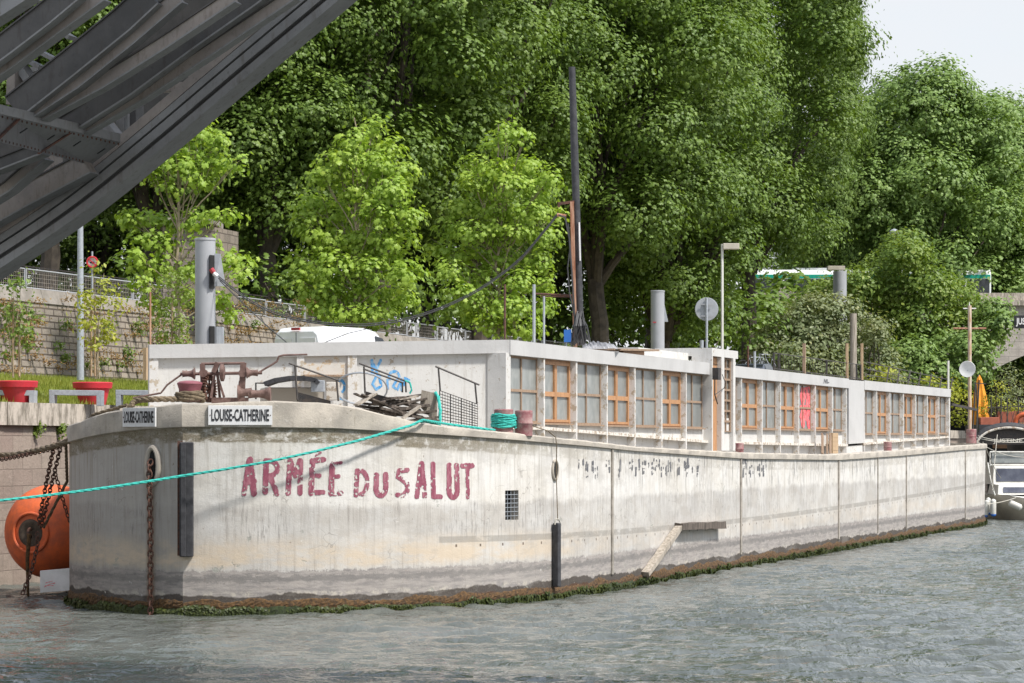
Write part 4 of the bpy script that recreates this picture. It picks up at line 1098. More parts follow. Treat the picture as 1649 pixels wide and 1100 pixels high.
# hanging fender plank
ft, fbm = hullpt(891.5, 842, .10), hullpt(889, 945, .10)
ff = empty('hanging_fender', tuple(fbm), 'narrow black fender hanging on a cord down the hull below the oval fairlead', 'fender')
u_, p_ = SB.hit(890); _, tt = SB.at(u_)
MB().obox((ft+fbm)/2, tt*.075, nrm(tt, 1)*.07, UP*(ft.z-fbm.z)/2).build('body', M['black'], ff, bevel=.02)
MB().tube([hullpt(887, 845, .1), hullpt(888, 836, .1), hullpt(893, 836, .1), hullpt(896, 843, .1)], .015, 6).build('loop', M['ropepale'], ff)
MB().tube([hullpt(892, 838, .09), hullpt(890.5, 760, .08), hullpt(888.5, 718, .12), hullpt(887, 704, .12), W(882, 694, 56.9), W(858, 686, 56.2)], .012, 6).build('cord', M['rope'], ff)
# plank pile
r = random.Random(12)
def plank(a, b, w, h, label, m='plank', seed=0):
    return thing_mesh(log(MB(), a, b, w, h, seed), 'plank', M[m], label, 'plank', 'old planks piled on the foredeck')
pile = [((573, 650), (604, 632), .20, .035, 54.0, 'grey plank sloping at the left end of the pile'),
 ((583, 633), (660, 668), .22, .03, 54.2, 'long thin board lying slantwise over the left half of the pile'),
 ((571, 632), (615, 650), .18, .03, 54.3, 'thin dark board topmost at the left end of the pile'),
 ((600, 646), (690, 664), .20, .05, 54.4, None), ((612, 655), (700, 676), .20, .05, 54.3, None), ((577, 652), (640, 662), .22, .04, 54.5, None),
 ((640, 650), (686, 640), .17, .045, 54.6, None), ((634, 644), (672, 636), .15, .045, 54.7, 'dark plank topmost at the middle of the pile'),
 ((642, 658), (690, 650), .16, .05, 54.4, None), ((646, 665), (702, 660), .16, .05, 54.3, None), ((640, 640), (676, 634), .14, .04, 54.8, None),
 ((655, 676), (704, 670), .14, .05, 54.2, None), ((662, 668), (706, 676), .14, .05, 54.2, None), ((590, 660), (650, 675), .20, .05, 54.6, None),
 ((648, 672), (676, 652), .10, .05, 54.1, 'short pale stick leaning across the middle of the pile'), ((670, 683), (704, 686), .14, .05, 54.2, None)]
rp_ = random.Random(44)
for k in range(22):
    x = rp_.uniform(574, 668); y = 672-(abs(x-640)**.5)*1.2-rp_.uniform(0, 34)*(1-abs(x-640)/110); L_ = rp_.uniform(22, 46); sl_ = rp_.uniform(-.22, .34)
    y = max(y, 634); pile.append(((x, y), (min(704, x+L_), y+L_*sl_), rp_.uniform(.12, .22), rp_.uniform(.03, .05), 54.3+rp_.uniform(0, .7), None))
for k, (a, b, w, h, Y, lab) in enumerate(pile):
    plank(W(a[0], a[1]+2, Y), W(b[0], b[1]+2, Y+.25), w, h, lab or 'broken grey plank in the jumbled heap on the foredeck', 'plank' if k % 7 else 'plank_pale', k+30)
qa = [W(x, y, 54.9) for x, y in ((679, 628), (704, 634), (704, 684), (676, 655))]
bb = MB(); nv = Vector((0, .03, 0)); bb.add([p+nv for p in qa]+[p-nv for p in qa], [(0, 1, 2, 3), (7, 6, 5, 4), (0, 4, 5, 1), (1, 5, 6, 2), (2, 6, 7, 3), (3, 7, 4, 0)])
thing_mesh(bb, 'wooden_panel', M['plank_pale'], 'weathered board standing upright at the right end of the plank pile', 'board')
# pallet against the cabin
pal = empty('pallet', tuple(onplane(1335, 731, C0+NN*.4)), 'wooden pallet standing upright against the cabin wall', 'pallet')
pc = lambda x, y, t: onplane(x, y, C0+NN*t)
pb = MB()
for (x, w) in ((1324.5, .22), (1332, .10), (1337, .22)): pb.beam(pc(x, 731, .30), pc(x, 699, .24), w, .04, NN)
pb.build('boards', M['wood_old'], pal)
pb = MB()
for y in (701, 708, 715, 722, 729): pb.beam(pc(1339, y, .2), pc(1347.5, y, .2), .10, .16)
pb.build('blocks', M['stake'], pal)
# tarpaulin and board on the roof
tp = MB(); n = 26; m = 10; r2 = np.random.RandomState(4)
vs = []
for i in range(n+1):
    for j in range(m+1):
        k = i/n; l = j/m*math.pi
        x = 938+62*k; hgt = 12*(math.sin(math.pi*min(1, k*1.05+.06))**.4)*(.75+.35*r2.rand())
        Y = 66.5+1.0*math.cos(l)*.6
        vs.append(W(x, 562, Y)+UP*(math.sin(l)*hgt/F*66*(.9+.2*r2.rand())))
tp.add(vs, [(i*(m+1)+j, (i+1)*(m+1)+j, (i+1)*(m+1)+j+1, i*(m+1)+j+1) for i in range(n) for j in range(m)])
thing_mesh(tp, 'tarpaulin', M['tarp'], 'crumpled grey tarpaulin lying on the cabin roof beside the mast', 'tarpaulin', smooth=False)
bb = MB(); a, b = W(962, 563, 66), W(1036, 564.5, 69.5); bb.beam(a, b, .9, .05); 
bo = thing_mesh(bb, 'roof_board', M['wood_old'], 'flat brown board lying on the cabin roof to the right of the tarpaulin', 'board')
bb = MB(); bb.beam(W(1000, 567, 67), W(1034, 568.5, 68.5), .12, .14).build('batten', M['wood_new'], bo)

# ================================================================ QUAY
def wallpoint(k, s): return NN*(k/1.0)+D*s      # point with n.p = k
TQ, TW = -32.1, -40.8
def Q(k, s, z): return NN*k+D*s+UP*z
sA, sB_ = 8., 200.
def qz(s): return 4.38
mb = MB(); N = 96
for i in range(N):
    a, b = sA+(sB_-sA)*i/N, sA+(sB_-sA)*(i+1)/N
    mb.quad(Q(TQ, a, -1.5), Q(TQ, b, -1.5), Q(TQ, b, 3.84), Q(TQ, a, 3.84), [(a, -1.5), (b, -1.5), (b, 3.84), (a, 3.84)])
thing_mesh(mb, 'quay_wall', M['quaystone'], 'stained stone quay wall rising from the water behind the barge', 'wall')
mb = MB()
for i in range(N):
    a, b = sA+(sB_-sA)*i/N, sA+(sB_-sA)*(i+1)/N-.012
    j = .01*math.sin(i*3.1)
    c = Q(TQ-.22+j, (a+b)/2, 4.11); mb.obox(c, D*(b-a)/2, NN*.34, UP*.272)
thing_mesh(mb, 'quay_coping', M['coping'], 'pale streaked coping stones along the top of the quay wall', 'coping')
mb = MB()
prof = [(TQ-.5, 4.30), (TQ-2.2, 4.42), (TQ-3.4, 4.75), (TQ-5, 5.05), (TW-.1, 5.36)]
for i in range(24):
    a, b = sA+(sB_-sA)*i/24, sA+(sB_-sA)*(i+1)/24
    for (k0, z0), (k1, z1) in zip(prof, prof[1:]): mb.quad(Q(k0, a, z0), Q(k0, b, z0), Q(k1, b, z1), Q(k1, a, z1))
tag(mb.build('ground', M['lawn']), kind='structure')
# retaining wall
def wtop(s): return 8.2-.35*min(1, max(0, (s-80)/30))
mb = MB(); s0, s1, N = 40., 150., 60
for i in range(N):
    a, b = s0+(s1-s0)*i/N, s0+(s1-s0)*(i+1)/N
    mb.quad(Q(TW, a, 5.0), Q(TW, b, 5.0), Q(TW-.25, b, wtop(b)-.42), Q(TW-.25, a, wtop(a)-.42), [(a, 5), (b, 5), (b, 7.9), (a, 7.9)])
rw = thing_mesh(mb, 'retaining_wall', M['retaining'], 'sloping wall of coursed stone overgrown with dry creepers behind the lawn', 'wall')
cp = MB()
for i in range(70):
    a = s0+(s1-s0)*i/70; b = s0+(s1-s0)*(i+1)/70-.02
    za = wtop(a)
    v = []
    for s_, z_ in ((a, wtop(a)), (b, wtop(b))):
        v += [Q(TW-.20, s_, z_-.43), Q(TW-.34, s_, z_), Q(TW-.9, s_, z_), Q(TW-.9, s_, z_-.43)]
    cp.add(v, [(0, 4, 5, 1), (1, 5, 6, 2), (0, 1, 2, 3), (4, 7, 6, 5)])
cp.build('coping', M['capdark'], rw)
mb = MB(); mb.quad(Q(TW-.8, 20, 8.0), Q(TW-.8, 320, 7.8), Q(-160, 320, 9), Q(-160, 20, 9))
tag(mb.build('upper_ground', M['upper']), kind='structure')

# planters and their bamboos
def planter(px, Y, label):
    c = W(px, 654, Y); s = 1
    o = empty('planter', tuple(c), label, 'planter', 'red planters on the quay')
    MB().lathe(c, [(0, .33), (.36, .42), (.46, .445), (.46, .50), (.60, .52), (.62, .50), (.60, .47), (.5, .46)], UP, 32).build('pot', M['redpot'], o, smooth=True)
    MB().lathe(c+UP*.50, [(0, .45), (.04, .45)], UP, 20).build('soil', M['lawn'], o)
    return o, c
P1, c1 = planter(27, 64.1, 'red plastic planter at the left edge behind a steel bench')
P2, c2 = planter(149, 67.8, 'red plastic planter in front of the lamp post foot')
# benches: low steel frames
def bench(pa, pb, Y, label):
    a, b = W(pa, 628, Y), W(pb, 629, Y)
    o = empty('bench', (a.x, a.y, 4.38), label, 'bench', 'grey steel bench frames on the quay edge')
    d = (b-a).normalized(); z1 = a.z; w = .13
    back = Vector((-d.y, d.x, 0))
    MB().beam(a-UP*w/2, b-UP*w/2, .42, w).build('seat', M['galv'], o, bevel=.008)
    for p in (a+d*.07, b-d*.07): MB().beam(Vector((p.x, p.y, 4.34)), Vector((p.x, p.y, z1-w)), .13, .42, back).build('leg', M['galv'], o, bevel=.008)
bench(-30, 58, 64.0, 'grey steel bench frame in front of the leftmost red planter')
bench(81, 166, 65.2, 'grey steel bench frame in front of the second red planter')
bench(188, 262, 66.4, 'grey steel bench frame half hidden by the front corner of the cabin')
# lamp post, left
lp = empty('street_lamp', tuple(W(129, 606, 71.5)), 'tall grey lamp post behind the second red planter', 'street lamp', 'lamp posts')
MB().tube([W(129.5, 612, 71.5), W(129.5, 300, 71.5)], [.10, .07], 14).build('pole', M['galv'], lp, smooth=True)
MB().beam(W(132, 322, 71.5), W(166, 305, 71.5), .22, .10).build('lamp_head', M['white'], lp, bevel=.02)
# grey piles
def pile_(px, Y, yt, r, label, flaps):
    n_ = W(px, 600, Y)
    o = empty('mooring_pile', (n_.x, n_.y, 0), label, 'mooring pile', 'grey steel mooring piles')
    zt = zat(yt, Y)
    MB().lathe(Vector((n_.x, n_.y, -1)), [(0, r), (zt+1-.06, r)], UP, 32).build('tube', M['greypile'], o, smooth=True)
    MB().lathe(Vector((n_.x, n_.y, zt-.06)), [(0, r*1.05), (.05, r*1.05), (.06, r)], UP, 32).build('cap', M['greypile'], o, smooth=True)
    def P(x, y, dy=0): return W(x, y, Y+dy)
    for fl in flaps:
        if fl == 'open':
            MB().obox(P(341, 438, -.20), Vector((.055, .05, 0)), Vector((-.02, .06, 0)), UP*.44).build('slot', M['dark'], o)
            q = [P(345, 408, -.1), P(355, 409, -.1), P(363, 461, .0), P(345, 461, -.1)]
            f = MB(); e = Vector((0, .05, 0)); f.add([v for v in q]+[v+e for v in q], [(3, 2, 1, 0), (4, 5, 6, 7), (0, 1, 5, 4), (1, 2, 6, 5), (2, 3, 7, 6), (3, 0, 4, 7)])
            f.build('flap', M['grey'], o)
            MB().tube([P(340, 433, -.35), P(344, 439, -.35)], .07, 10).build('plug', M['redlamp'], o)
            MB().tube([P(344, 440, -.35), P(350, 445, -.35)], .06, 10).build('socket', M['white'], o)
        if fl == 'low':
            MB().obox(P(341, 540, -.20), Vector((.055, .05, 0)), Vector((-.02, .06, 0)), UP*.24).build('slot', M['dark'], o)
            MB().lathe(P(350, 560, .05), [(0, .18), (.55, .18)], UP, 16).build('cover', M['grey'], o)
        if fl == 'right':
            q = [P(1069, 486), P(1076, 518), P(1068, 518)]
            f = MB(); e = Vector((0, .3, 0)); f.add([v for v in q]+[v+e for v in q], [(2, 1, 0), (3, 4, 5), (0, 1, 4, 3), (1, 2, 5, 4), (2, 0, 3, 5)]); f.build('flap', M['grey'], o)
            MB().obox(P(1054, 519, -.29), Vector((.07, 0, 0)), Vector((0, .01, 0)), UP*.025).build('sticker', M['redlamp'], o)
    return o
pile_(330.5, 69.2, 384, .27, 'tall grey steel mooring pile behind the bow windlass with an open flap', ['open', 'low'])
pile_(1059, 109., 468, .285, 'grey steel mooring pile behind the middle of the cabin roof', ['right'])
# overhead cables
cb = MB(); A = W(352, 448, 69); Bm = mp(899, 345, -.1)
mid = [W(x, y, Y) for x, y, Y in ((400, 484, 68.7), (450, 508, 68.5), (520, 522, 68.3), (600, 524, 68.2), (680, 508, 68.1), (760, 474, 68), (830, 425, 68), (875, 375, 67.9))]
hp = [A]+mid+[Bm]; sm = []
for i in range(len(hp)-1):
    p0, p1, p2, p3 = hp[max(0, i-1)], hp[i], hp[i+1], hp[min(len(hp)-1, i+2)]
    for k in range(6):
        t = k/6; sm.append(.5*((2*p1)+(p2-p0)*t+(2*p0-5*p1+4*p2-p3)*t*t+(3*p1-p0-3*p2+p3)*t**3))
sm.append(Bm)
cb.tube(sm, .018, 7)
cb.tube([q+Vector((0, .06, .05)) for q in sm], .015, 5)
thing_mesh(cb, 'power_cable', M['cable'], 'thick black cable sagging from the left pile to the barge mast', 'cable', 'overhead cables')
cb = MB().tube([W(354, 452, 69), W(395, 492, 68), W(430, 525, 66), W(462, 552, 62)], .014, 5)
thing_mesh(cb, 'thin_cable', M['cable'], 'thin black cable dropping from the left pile to the cabin roof', 'cable', 'overhead cables')
cb = MB().tube([W(590, 530, 66), W(560, 537, 64), W(522, 552, 61)], .012, 5)
thing_mesh(cb, 'thin_cable', M['cable'], 'thin black cable crossing in front of the white van', 'cable', 'overhead cables')

# van
vY = 81.0; v0 = W(430, 600, vY); vz = 5.0
fwd = (D*.62+Vector((.78, .62, 0))*.38).normalized(); rt = Vector((fwd.y, -fwd.x, 0))
van = empty('van', (W(478, 600, vY).x, vY, vz), 'white delivery van parked on the quay behind the cabin', 'van')
vo = W(477, 600, vY); vo.z = vz
def V(a, b, c): return vo+rt*a+fwd*b+UP*c       # across, along, up
secs = [(0, .93, .45, 1.90, .80), (.12, .95, .40, 2.00, .83), (.6, .96, .38, 2.06, .84), (2.6, .96, .38, 2.08, .84), (3.3, .95, .38, 2.0, .80), (4.1, .93, .38, 1.5, .76), (4.9, .90, .40, 1.15, .72), (5.1, .80, .45, .9, .7)]
mb = MB(); vs = []
for (b, w, z0, z1, wt) in secs:
    zm = z0+(z1-z0)*.55
    vs += [V(-w, b, z0), V(-w, b, zm), V(-wt, b, z1-.12), V(-wt+.14, b, z1), V(wt-.14, b, z1), V(wt, b, z1-.12), V(w, b, zm), V(w, b, z0)]
mb.add(vs, [(k*8+i, k*8+(i+1) % 8, (k+1)*8+(i+1) % 8, (k+1)*8+i) for k in range(len(secs)-1) for i in range(8)]+[tuple(range(8))[::-1], tuple(range(56, 64))])
mb.build('body', M['vanwhite'], van, smooth=True, bevel=.03)
MB().obox(V(0, -.02, 1.97), rt*.16, fwd*.03, UP*.04).build('brake_lamp', M['redlamp'], van)
MB().obox(V(0, -.004, 1.2), rt*.008, fwd*.01, UP*.66).build('door_seam', M['carpaint'], van)
for s_ in (-1, 1): 
    MB().obox(V(.45*s_, -.012, 1.46), rt*.30, fwd*.01, UP*.22).build('rear_panel', M['plate'], van)
    MB().obox(V(.9*s_, -.01, .95), rt*.05, fwd*.02, UP*.2).build('tail_lamp', M['redlamp'], van)
MB().add([V(.945, 1.2, 1.2), V(.945, 2.4, 1.2), V(.87, 2.3, 1.85), V(.87, 1.3, 1.85)], [(0, 1, 2, 3)]).build('side_panel', M['plate'], van)
MB().add([V(.96, 3.0, 1.25), V(.955, 3.9, 1.25), V(.84, 3.5, 1.78), V(.86, 3.05, 1.85)], [(0, 1, 2, 3)]).build('side_window', M['darkglass'], van)
for b in (.9, 4.2):
    for s_ in (-1, 1): MB().lathe(V(.80*s_, b, .34), [(0, .34), (.2*s_, .34)] if s_ > 0 else [(-.2, .34), (0, .34)], rt, 20).build('wheel', M['tyre'], van)
# cars and bikes behind the cabin
def simple_car(px, py, Y, label, L=4.2):
    o_ = W(px, py, Y); f = D; r_ = NN
    o = empty('parked_car', tuple(o_), label, 'car', 'cars on the quay')
    V = lambda a, b, c: o_+r_*a+f*b+UP*c
    secs = [(0, .80, .7), (.1, .85, .95), (.9, .86, 1.0), (1.4, .84, 1.38), (2.7, .84, 1.45), (3.3, .85, 1.0), (4.1, .82, .85), (4.25, .75, .6)]
    mb = MB(); vs = []
    for b, w, h in secs: vs += [V(-w, b, .25), V(-w, b, min(h, .9)), V(-w*.8, b, h), V(w*.8, b, h), V(w, b, min(h, .9)), V(w, b, .25)]
    mb.add(vs, [(k*6+i, k*6+(i+1) % 6, (k+1)*6+(i+1) % 6, (k+1)*6+i) for k in range(7) for i in range(6)]+[tuple(range(6))[::-1], tuple(range(42, 48))])
    mb.build('body', M['carpaint'], o, smooth=True)
    MB().add([V(.855, 1.3, .95), V(.855, 3.0, .95), V(.70, 2.7, 1.38), V(.70, 1.5, 1.34)], [(0, 1, 2, 3)]).build('side_window', M['darkglass'], o)
    MB().add([V(-.68, .95, 1.02), V(.68, .95, 1.02), V(.64, 1.36, 1.36), V(-.64, 1.36, 1.36)], [(0, 1, 2, 3)]).build('rear_window', M['darkglass'], o)
    for b in (.8, 3.4):
        for s_ in (-.82, .66): MB().lathe(V(s_, b, .3), [(0, .3), (.17, .3)], r_, 18).build('wheel', M['tyre'], o)
c_ = NN*-35.+D*108.; simple_car(1196, 632, 124., 'dark grey car half hidden behind the door block of the cabin')
c_ = W(1092, 600, 112.)
mb = MB().lathe(W(1090, 574, 118), [(0, 1.6), (.2, 1.55), (.35, 1.3), (.45, .9), (.5, .2)], UP, 28)
# bicycles
def bike(px, py, Y, tilt, label):
    o_ = W(px, py, Y); o = empty('bicycle', tuple(o_), label, 'bicycle', 'bicycles behind the cabin')
    X_ = Vector((math.cos(tilt), math.sin(tilt), 0)); n_ = Vector((-X_.y, X_.x, 0))
    for a in (-.52, .52):
        w_ = MB().torus(o_+X_*a+UP*.34, n_, .32, .02, 24, 6)
        for k in range(8):
            t = math.pi*k/8; e = (X_*math.cos(t)+UP*math.sin(t))*.31; w_.beam(o_+X_*a+UP*.34-e, o_+X_*a+UP*.34+e, .006, .006, n_)
        w_.build('wheel', M['tyre'], o)
    Fp_ = lambda a, z: o_+X_*a+UP*z
    f = MB()
    for a, b in (((-.52, .34), (-.05, .32)), ((-.05, .32), (-.18, .85)), ((-.18, .8), (.38, .82)), ((.38, .8), (-.05, .32)), ((-.52, .34), (-.16, .75)), ((.52, .34), (.36, .95))): f.tube([Fp_(*a), Fp_(*b)], .016, 6)
    f.build('frame', M['galv'], o)
    MB().tube([Fp_(.36, .95)-n_*.25, Fp_(.36, 1.0), Fp_(.36, .95)+n_*.25], .014, 6).build('handlebar', M['galv'], o)
    MB().beam(Fp_(-.3, .88), Fp_(-.06, .88), .12, .04).build('saddle', M['black'], o)
for k, (px, lab) in enumerate(((1212, 'bicycle furthest left of those seen over the cabin roof'), (1226, 'bicycle in the middle of the three over the cabin roof'), (1240, 'bicycle nearest the black roof railing'))):
    bike(px, 602, 128.+k, .3+k*.9, lab)
# round sign from behind, second lamp, blue sign, small posts
def pole_thing(name, px, yb, yt, Y, r, label, cat, mat='galv', group=None):
    c = W(px, yb, Y); o = empty(name, tuple(c), label, cat, group)
    MB().tube([c, W(px, yt, Y)], r, 10).build('pole', M[mat], o, smooth=True); return o
o = pole_thing('traffic_sign', 1138, 600, 480, 112, .055, 'round traffic sign seen from behind, grey disc on a pole', 'sign')
MB().lathe(W(1138, 498, 112.1), [(0, .49), (.02, .505), (.05, .505), (.06, .49)], Vector((0, 1, 0)), 36).build('disc', M['grey'], o, smooth=True)
for y in (490, 509): MB().beam(W(1129, y, 112), W(1149, y, 112), .04, .04).build('bracket', M['greypile'], o)
o = pole_thing('street_lamp', 1163, 600, 393, 113, .06, 'slim lamp post right of the round sign with a flat beige head', 'street lamp', 'offwhite', 'lamp posts')
MB().beam(W(1164, 397, 113), W(1190, 397, 113), .45, .25).build('lamp_head', M['cream'], o, bevel=.02)
o = pole_thing('parking_sign', 911, 600, 533, 100, .05, 'small blue sign half hidden behind the mast foot', 'sign')
MB().obox(W(914, 541, 99.9), Vector((.14, 0, 0)), Vector((0, .02, 0)), UP*.24).build('plate', M['signblue'], o)
pole_thing('grey_post', 1130, 600, 548, 112, .09, 'short thick grey post left of the round sign pole', 'post', 'galv')
pole_thing('grey_post', 1215, 600, 566, 122, .07, 'short grey post in front of the bicycles', 'post', 'galv')
pole_thing('grey_post', 1204.5, 600, 557, 122, .05, 'thin brownish post left of the bicycles', 'post', 'rust')
# red ring sign by the fence, left
o = pole_thing('traffic_sign', 148.5, 470, 405, 84, .03, 'round white sign with a red ring behind the fence', 'sign')
MB().lathe(W(148.5, 422, 83.9), [(0, .19), (.02, .19)], Vector((0, 1, 0)), 32).build('disc', M['white'], o)
MB().torus(W(148.5, 422, 83.86), Vector((0, 1, 0)), .165, .028, 32, 6).build('red_ring', M['signred'], o)
MB().beam(W(143, 417, 83.84), W(154, 427, 83.84), .03, .02, Vector((0, 1, 0))).build('red_bar', M['signred'], o)
MB().obox(W(148, 423, 83.86), Vector((.07, 0, 0)), Vector((0, .01, 0)), UP*.03).build('symbol', M['ink'], o)

# fences on the retaining wall
fsrc = None
for k in range(22):
    s_ = 50+k*3.5; c = Q(TW-.6, s_, wtop(s_))
    if fsrc is None:
        fsrc = empty('mesh_fence_panel', tuple(c), 'galvanised wire mesh barrier panel standing in line on the retaining wall', 'fence', 'mesh barrier panels on the wall')
        e = D*3.4; m_ = MB(); h = .62
        for a, b in ((c, c+UP*h), (c+e, c+e+UP*h), (c+UP*h, c+e+UP*h), (c+UP*.04, c+e+UP*.04)): m_.tube([a, b], .026, 6)
        m_.build('frame', M['greypile'], fsrc)
        m_ = MB()
        for i in range(1, 30): m_.beam(c+e*i/30, c+e*i/30+UP*h, .008, .008, NN)
        for i in range(1, 5): m_.beam(c+UP*h*i/5, c+e+UP*h*i/5, .008, .008)
        m_.build('wire', M['joint'], fsrc)
    else:
        copy_thing(fsrc, c)
mb = MB()
for k in range(150):
    s_ = 46+k*.5; c = Q(TW-3.2, s_, 8.1); mb.beam(c, c+UP*1.15, .03, .03, NN)
    if k % 2 == 0: mb.beam(c+UP*.15, c+D*.5+UP*1.0, .02, .02, NN); mb.beam(c+UP*1.0, c+D*.5+UP*.15, .02, .02, NN)
for z in (1.15, 1.0, .15): mb.beam(Q(TW-3.2, 46, 8.1+z), Q(TW-3.2, 121, 8.1+z), .045, .04)
thing_mesh(mb, 'park_railing', M['blackiron'], 'black iron railing with crossed bars behind the mesh barriers', 'railing')
# stone pier behind the first young tree
st = empty('stone_pier', tuple(W(300, 470, 90)), 'square rubble stone pier with a flat cap behind the left young tree', 'pier')
def pier(name, x0, x1, y0, y1, Y, dep, m, parent):
    a, b = W(x0, y1, Y), W(x1, y0, Y); mb = MB()
    for (p, q, u0) in (((a.x, Y), (b.x, Y), 0), ((b.x, Y), (b.x+dep*.3, Y+dep), b.x-a.x), ((a.x-0, Y+dep), (a.x, Y), 5)):
        L_ = math.hypot(q[0]-p[0], q[1]-p[1])
        mb.quad(Vector((p[0], p[1], a.z)), Vector((q[0], q[1], a.z)), Vector((q[0], q[1], b.z)), Vector((p[0], p[1], b.z)), [(u0, 0), (u0+L_, 0), (u0+L_, b.z-a.z), (u0, b.z-a.z)])
    mb.quad(Vector((a.x, Y, b.z)), Vector((b.x, Y, b.z)), Vector((b.x+dep*.3, Y+dep, b.z)), Vector((a.x, Y+dep, b.z)))
    return mb.build(name, m, parent)
pier('shaft', 262, 346, 366, 485, 90, 2, M['pierstone'], st)
MB().obox(W(305, 361, 91)+Vector((0, 0, 0)), Vector((1.05, 0, 0)), Vector((0, 1.25, 0)), UP*.12).build('cap', M['capdark'], st, bevel=.03)

# ================================================================ RIGHT SIDE
# approach wall with parapet and the arch of the stone bridge
YB = 180.
bw = empty('stone_bridge', (30, YB, 0), 'pale stone bridge approach with a parapet and a dark arch behind the shrubs', 'bridge')
mb = MB()
a, b = W(1185, 600, YB), W(1700, 600, YB); zt = zat(484, YB)
def arch_z(x):
    px = x/YB*F+CX
    if px < 1500: return 2.
    k = (px-1500)/260.; return zat(655-105*math.sin(min(1, k)*math.pi/2), YB) if px < 1760 else zat(550, YB)
n = 90; x0, x1 = a.x, W(1800, 600, YB).x
for i in range(n):
    xa, xb = x0+(x1-x0)*i/n, x0+(x1-x0)*(i+1)/n
    za, zb = arch_z(xa), arch_z(xb)
    mb.quad(Vector((xa, YB, za)), Vector((xb, YB, zb)), Vector((xb, YB, zt)), Vector((xa, YB, zt)), [(xa, za), (xb, zb), (xb, zt), (xa, zt)])
    if za > 2.1: mb.quad(Vector((xa, YB, za)), Vector((xb, YB, zb)), Vector((xb, YB+14, zb)), Vector((xa, YB+14, za)))
mb.build('spandrel_wall', M['bridgestone'], bw)
MB().box(x0, x1, YB-.35, YB+.2, zt-.35, zt+.02).build('cornice', M['coping'], bw)
MB().box(x0, x1, YB-.1, YB+.12, zt+.022, zt+.52).build('parapet', M['coping'], bw)
MB().box(x0, x1, YB+.25, YB+14, zt-2.2, zt-1.4).build('deck', M['asphalt'], bw)
MB().box(x0+8, x1, YB+14.1, YB+14.6, -1, zt-1.3).build('rear_wall', M['dark'], bw)
MB().box(W(1240, 600, YB).x, W(1275, 600, YB).x, YB-1.4, YB-.36, 3, zt+.9).build('buttress', M['bridgestone'], bw)
# bus
bz = zt-1.35; by = YB+3.2
xa, xb = W(1210, 440, by).x, W(1596, 440, by).x; H = zat(434, by)-bz
bus = empty('articulated_bus', ((xa+xb)/2, by, bz), 'long white and green articulated bus on the road above the shrubs', 'bus')
def busbox(nm, x0_, x1_):
    m_ = MB(); vs = []
    for x in (x0_, x1_):
        for (dy, z) in ((0, .35), (0, H-.42), (.12, H-.14), (.35, H), (2.15, H), (2.38, H-.14), (2.5, H-.42), (2.5, .35)): vs.append(Vector((x, by+dy, bz+z)))
    m_.add(vs, [(i, (i+1) % 8, 8+(i+1) % 8, 8+i) for i in range(8)]+[tuple(range(8))[::-1], tuple(range(8, 16))])
    return m_.build(nm, M['bushell'], bus, smooth=True)
xm = xa+(xb-xa)*.56
busbox('rear_body', xa, xm-.5); busbox('front_body', xm+.5, xb)
MB().box(xm-.48, xm+.48, by+.08, by+2.4, bz+.4, bz+H-.1).build('bellows', M['black'], bus)
for (p, q) in ((xa+.05, xm-.52), (xm+.52, xb-.05)):
    MB().box(p, q, by-.012, by+.05, bz+H-.62, bz+H-.36).build('green_band', M['busgreen'], bus)
    MB().box(p, q, by-.012, by+.05, bz+.4, bz+1.0).build('green_skirt', M['busgreen'], bus)
    nwin = 4
    for k in range(nwin):
        w_ = (q-p)/nwin; MB().box(p+w_*k+.06, p+w_*(k+1)-.06, by-.01, by+.04, bz+1.15, bz+H-.66).build('window', M['darkglass'], bus)
for x in (xa+2.5, xm-2, xb-2.6): MB().lathe(Vector((x, by-.02, bz+.5)), [(0, .5), (.3, .5)], Vector((0, 1, 0)), 20).build('wheel', M['tyre'], bus)
MB().box(xa+3, xa+6, by+.7, by+1.8, bz+H, bz+H+.16).build('roof_unit', M['bushell'], bus, bevel=.04)
MB().box(xb-8.5, xb-4, by+.7, by+1.8, bz+H, bz+H+.2).build('roof_unit', M['bushell'], bus, bevel=.04)
# grey pile with lamp box, tall dark post behind the roof railing
o = pole_thing('mooring_pile', 1352.5, 640, 437, 152, .40, 'thick grey pile with a flat beige box on top, among the shrubs', 'mooring pile', 'greypile', 'grey steel mooring piles')
MB().obox(W(1346, 432, 152), Vector((.50, 0, 0)), Vector((0, .3, 0)), UP*.12).build('top_box', M['cream'], o, bevel=.02)
o = pole_thing('timber_post', 1374, 640, 505, 126, .17, 'broad grey timber post rising behind the roof railing', 'post', 'plank_pale')
o = pole_thing('street_lantern', 1440, 640, 380, 168, .05, 'old lantern on a post in front of the far trees', 'street lamp', 'blackiron', 'lamp posts')
MB().lathe(W(1440, 381, 168), [(0, .12), (.15, .28), (.35, .3), (.42, .22), (.5, .05)], UP, 16).build('lantern', M['galv'], o, smooth=True)
# cross shaped mast
o = pole_thing('signal_mast', 1561.5, 700, 492, 118, .085, 'rusty white mast with two crossarms beside the far end of the cabin', 'mast', 'palerust')
MB().tube([W(1561, 500, 118), W(1561, 486, 118)], [.06, .01], 8).build('tip', M['offwhite'], o)
MB().tube([W(1535, 529, 118), W(1588, 529, 118)], .04, 8).build('crossarm', M['rustpole'], o)
MB().tube([W(1551, 497, 118), W(1572, 497, 118)], .03, 8).build('crossarm', M['offwhite'], o)
MB().lathe(W(1558, 594.5, 117.6), [(0, .05), (-.02, .2), (-.06, .36), (-.05, .37), (0, .21), (.03, .05)], Vector((.35, .93, 0)), 32).build('satellite_dish', M['white'], o, smooth=True)
MB().tube([W(1558, 596, 117.6), W(1561, 605, 118)], .03, 6).build('bracket', M['galv'], o)
o = pole_thing('grey_post', 1527, 640, 581, 115, .05, 'thin white post at the stern end of the cabin roof', 'post', 'offwhite')

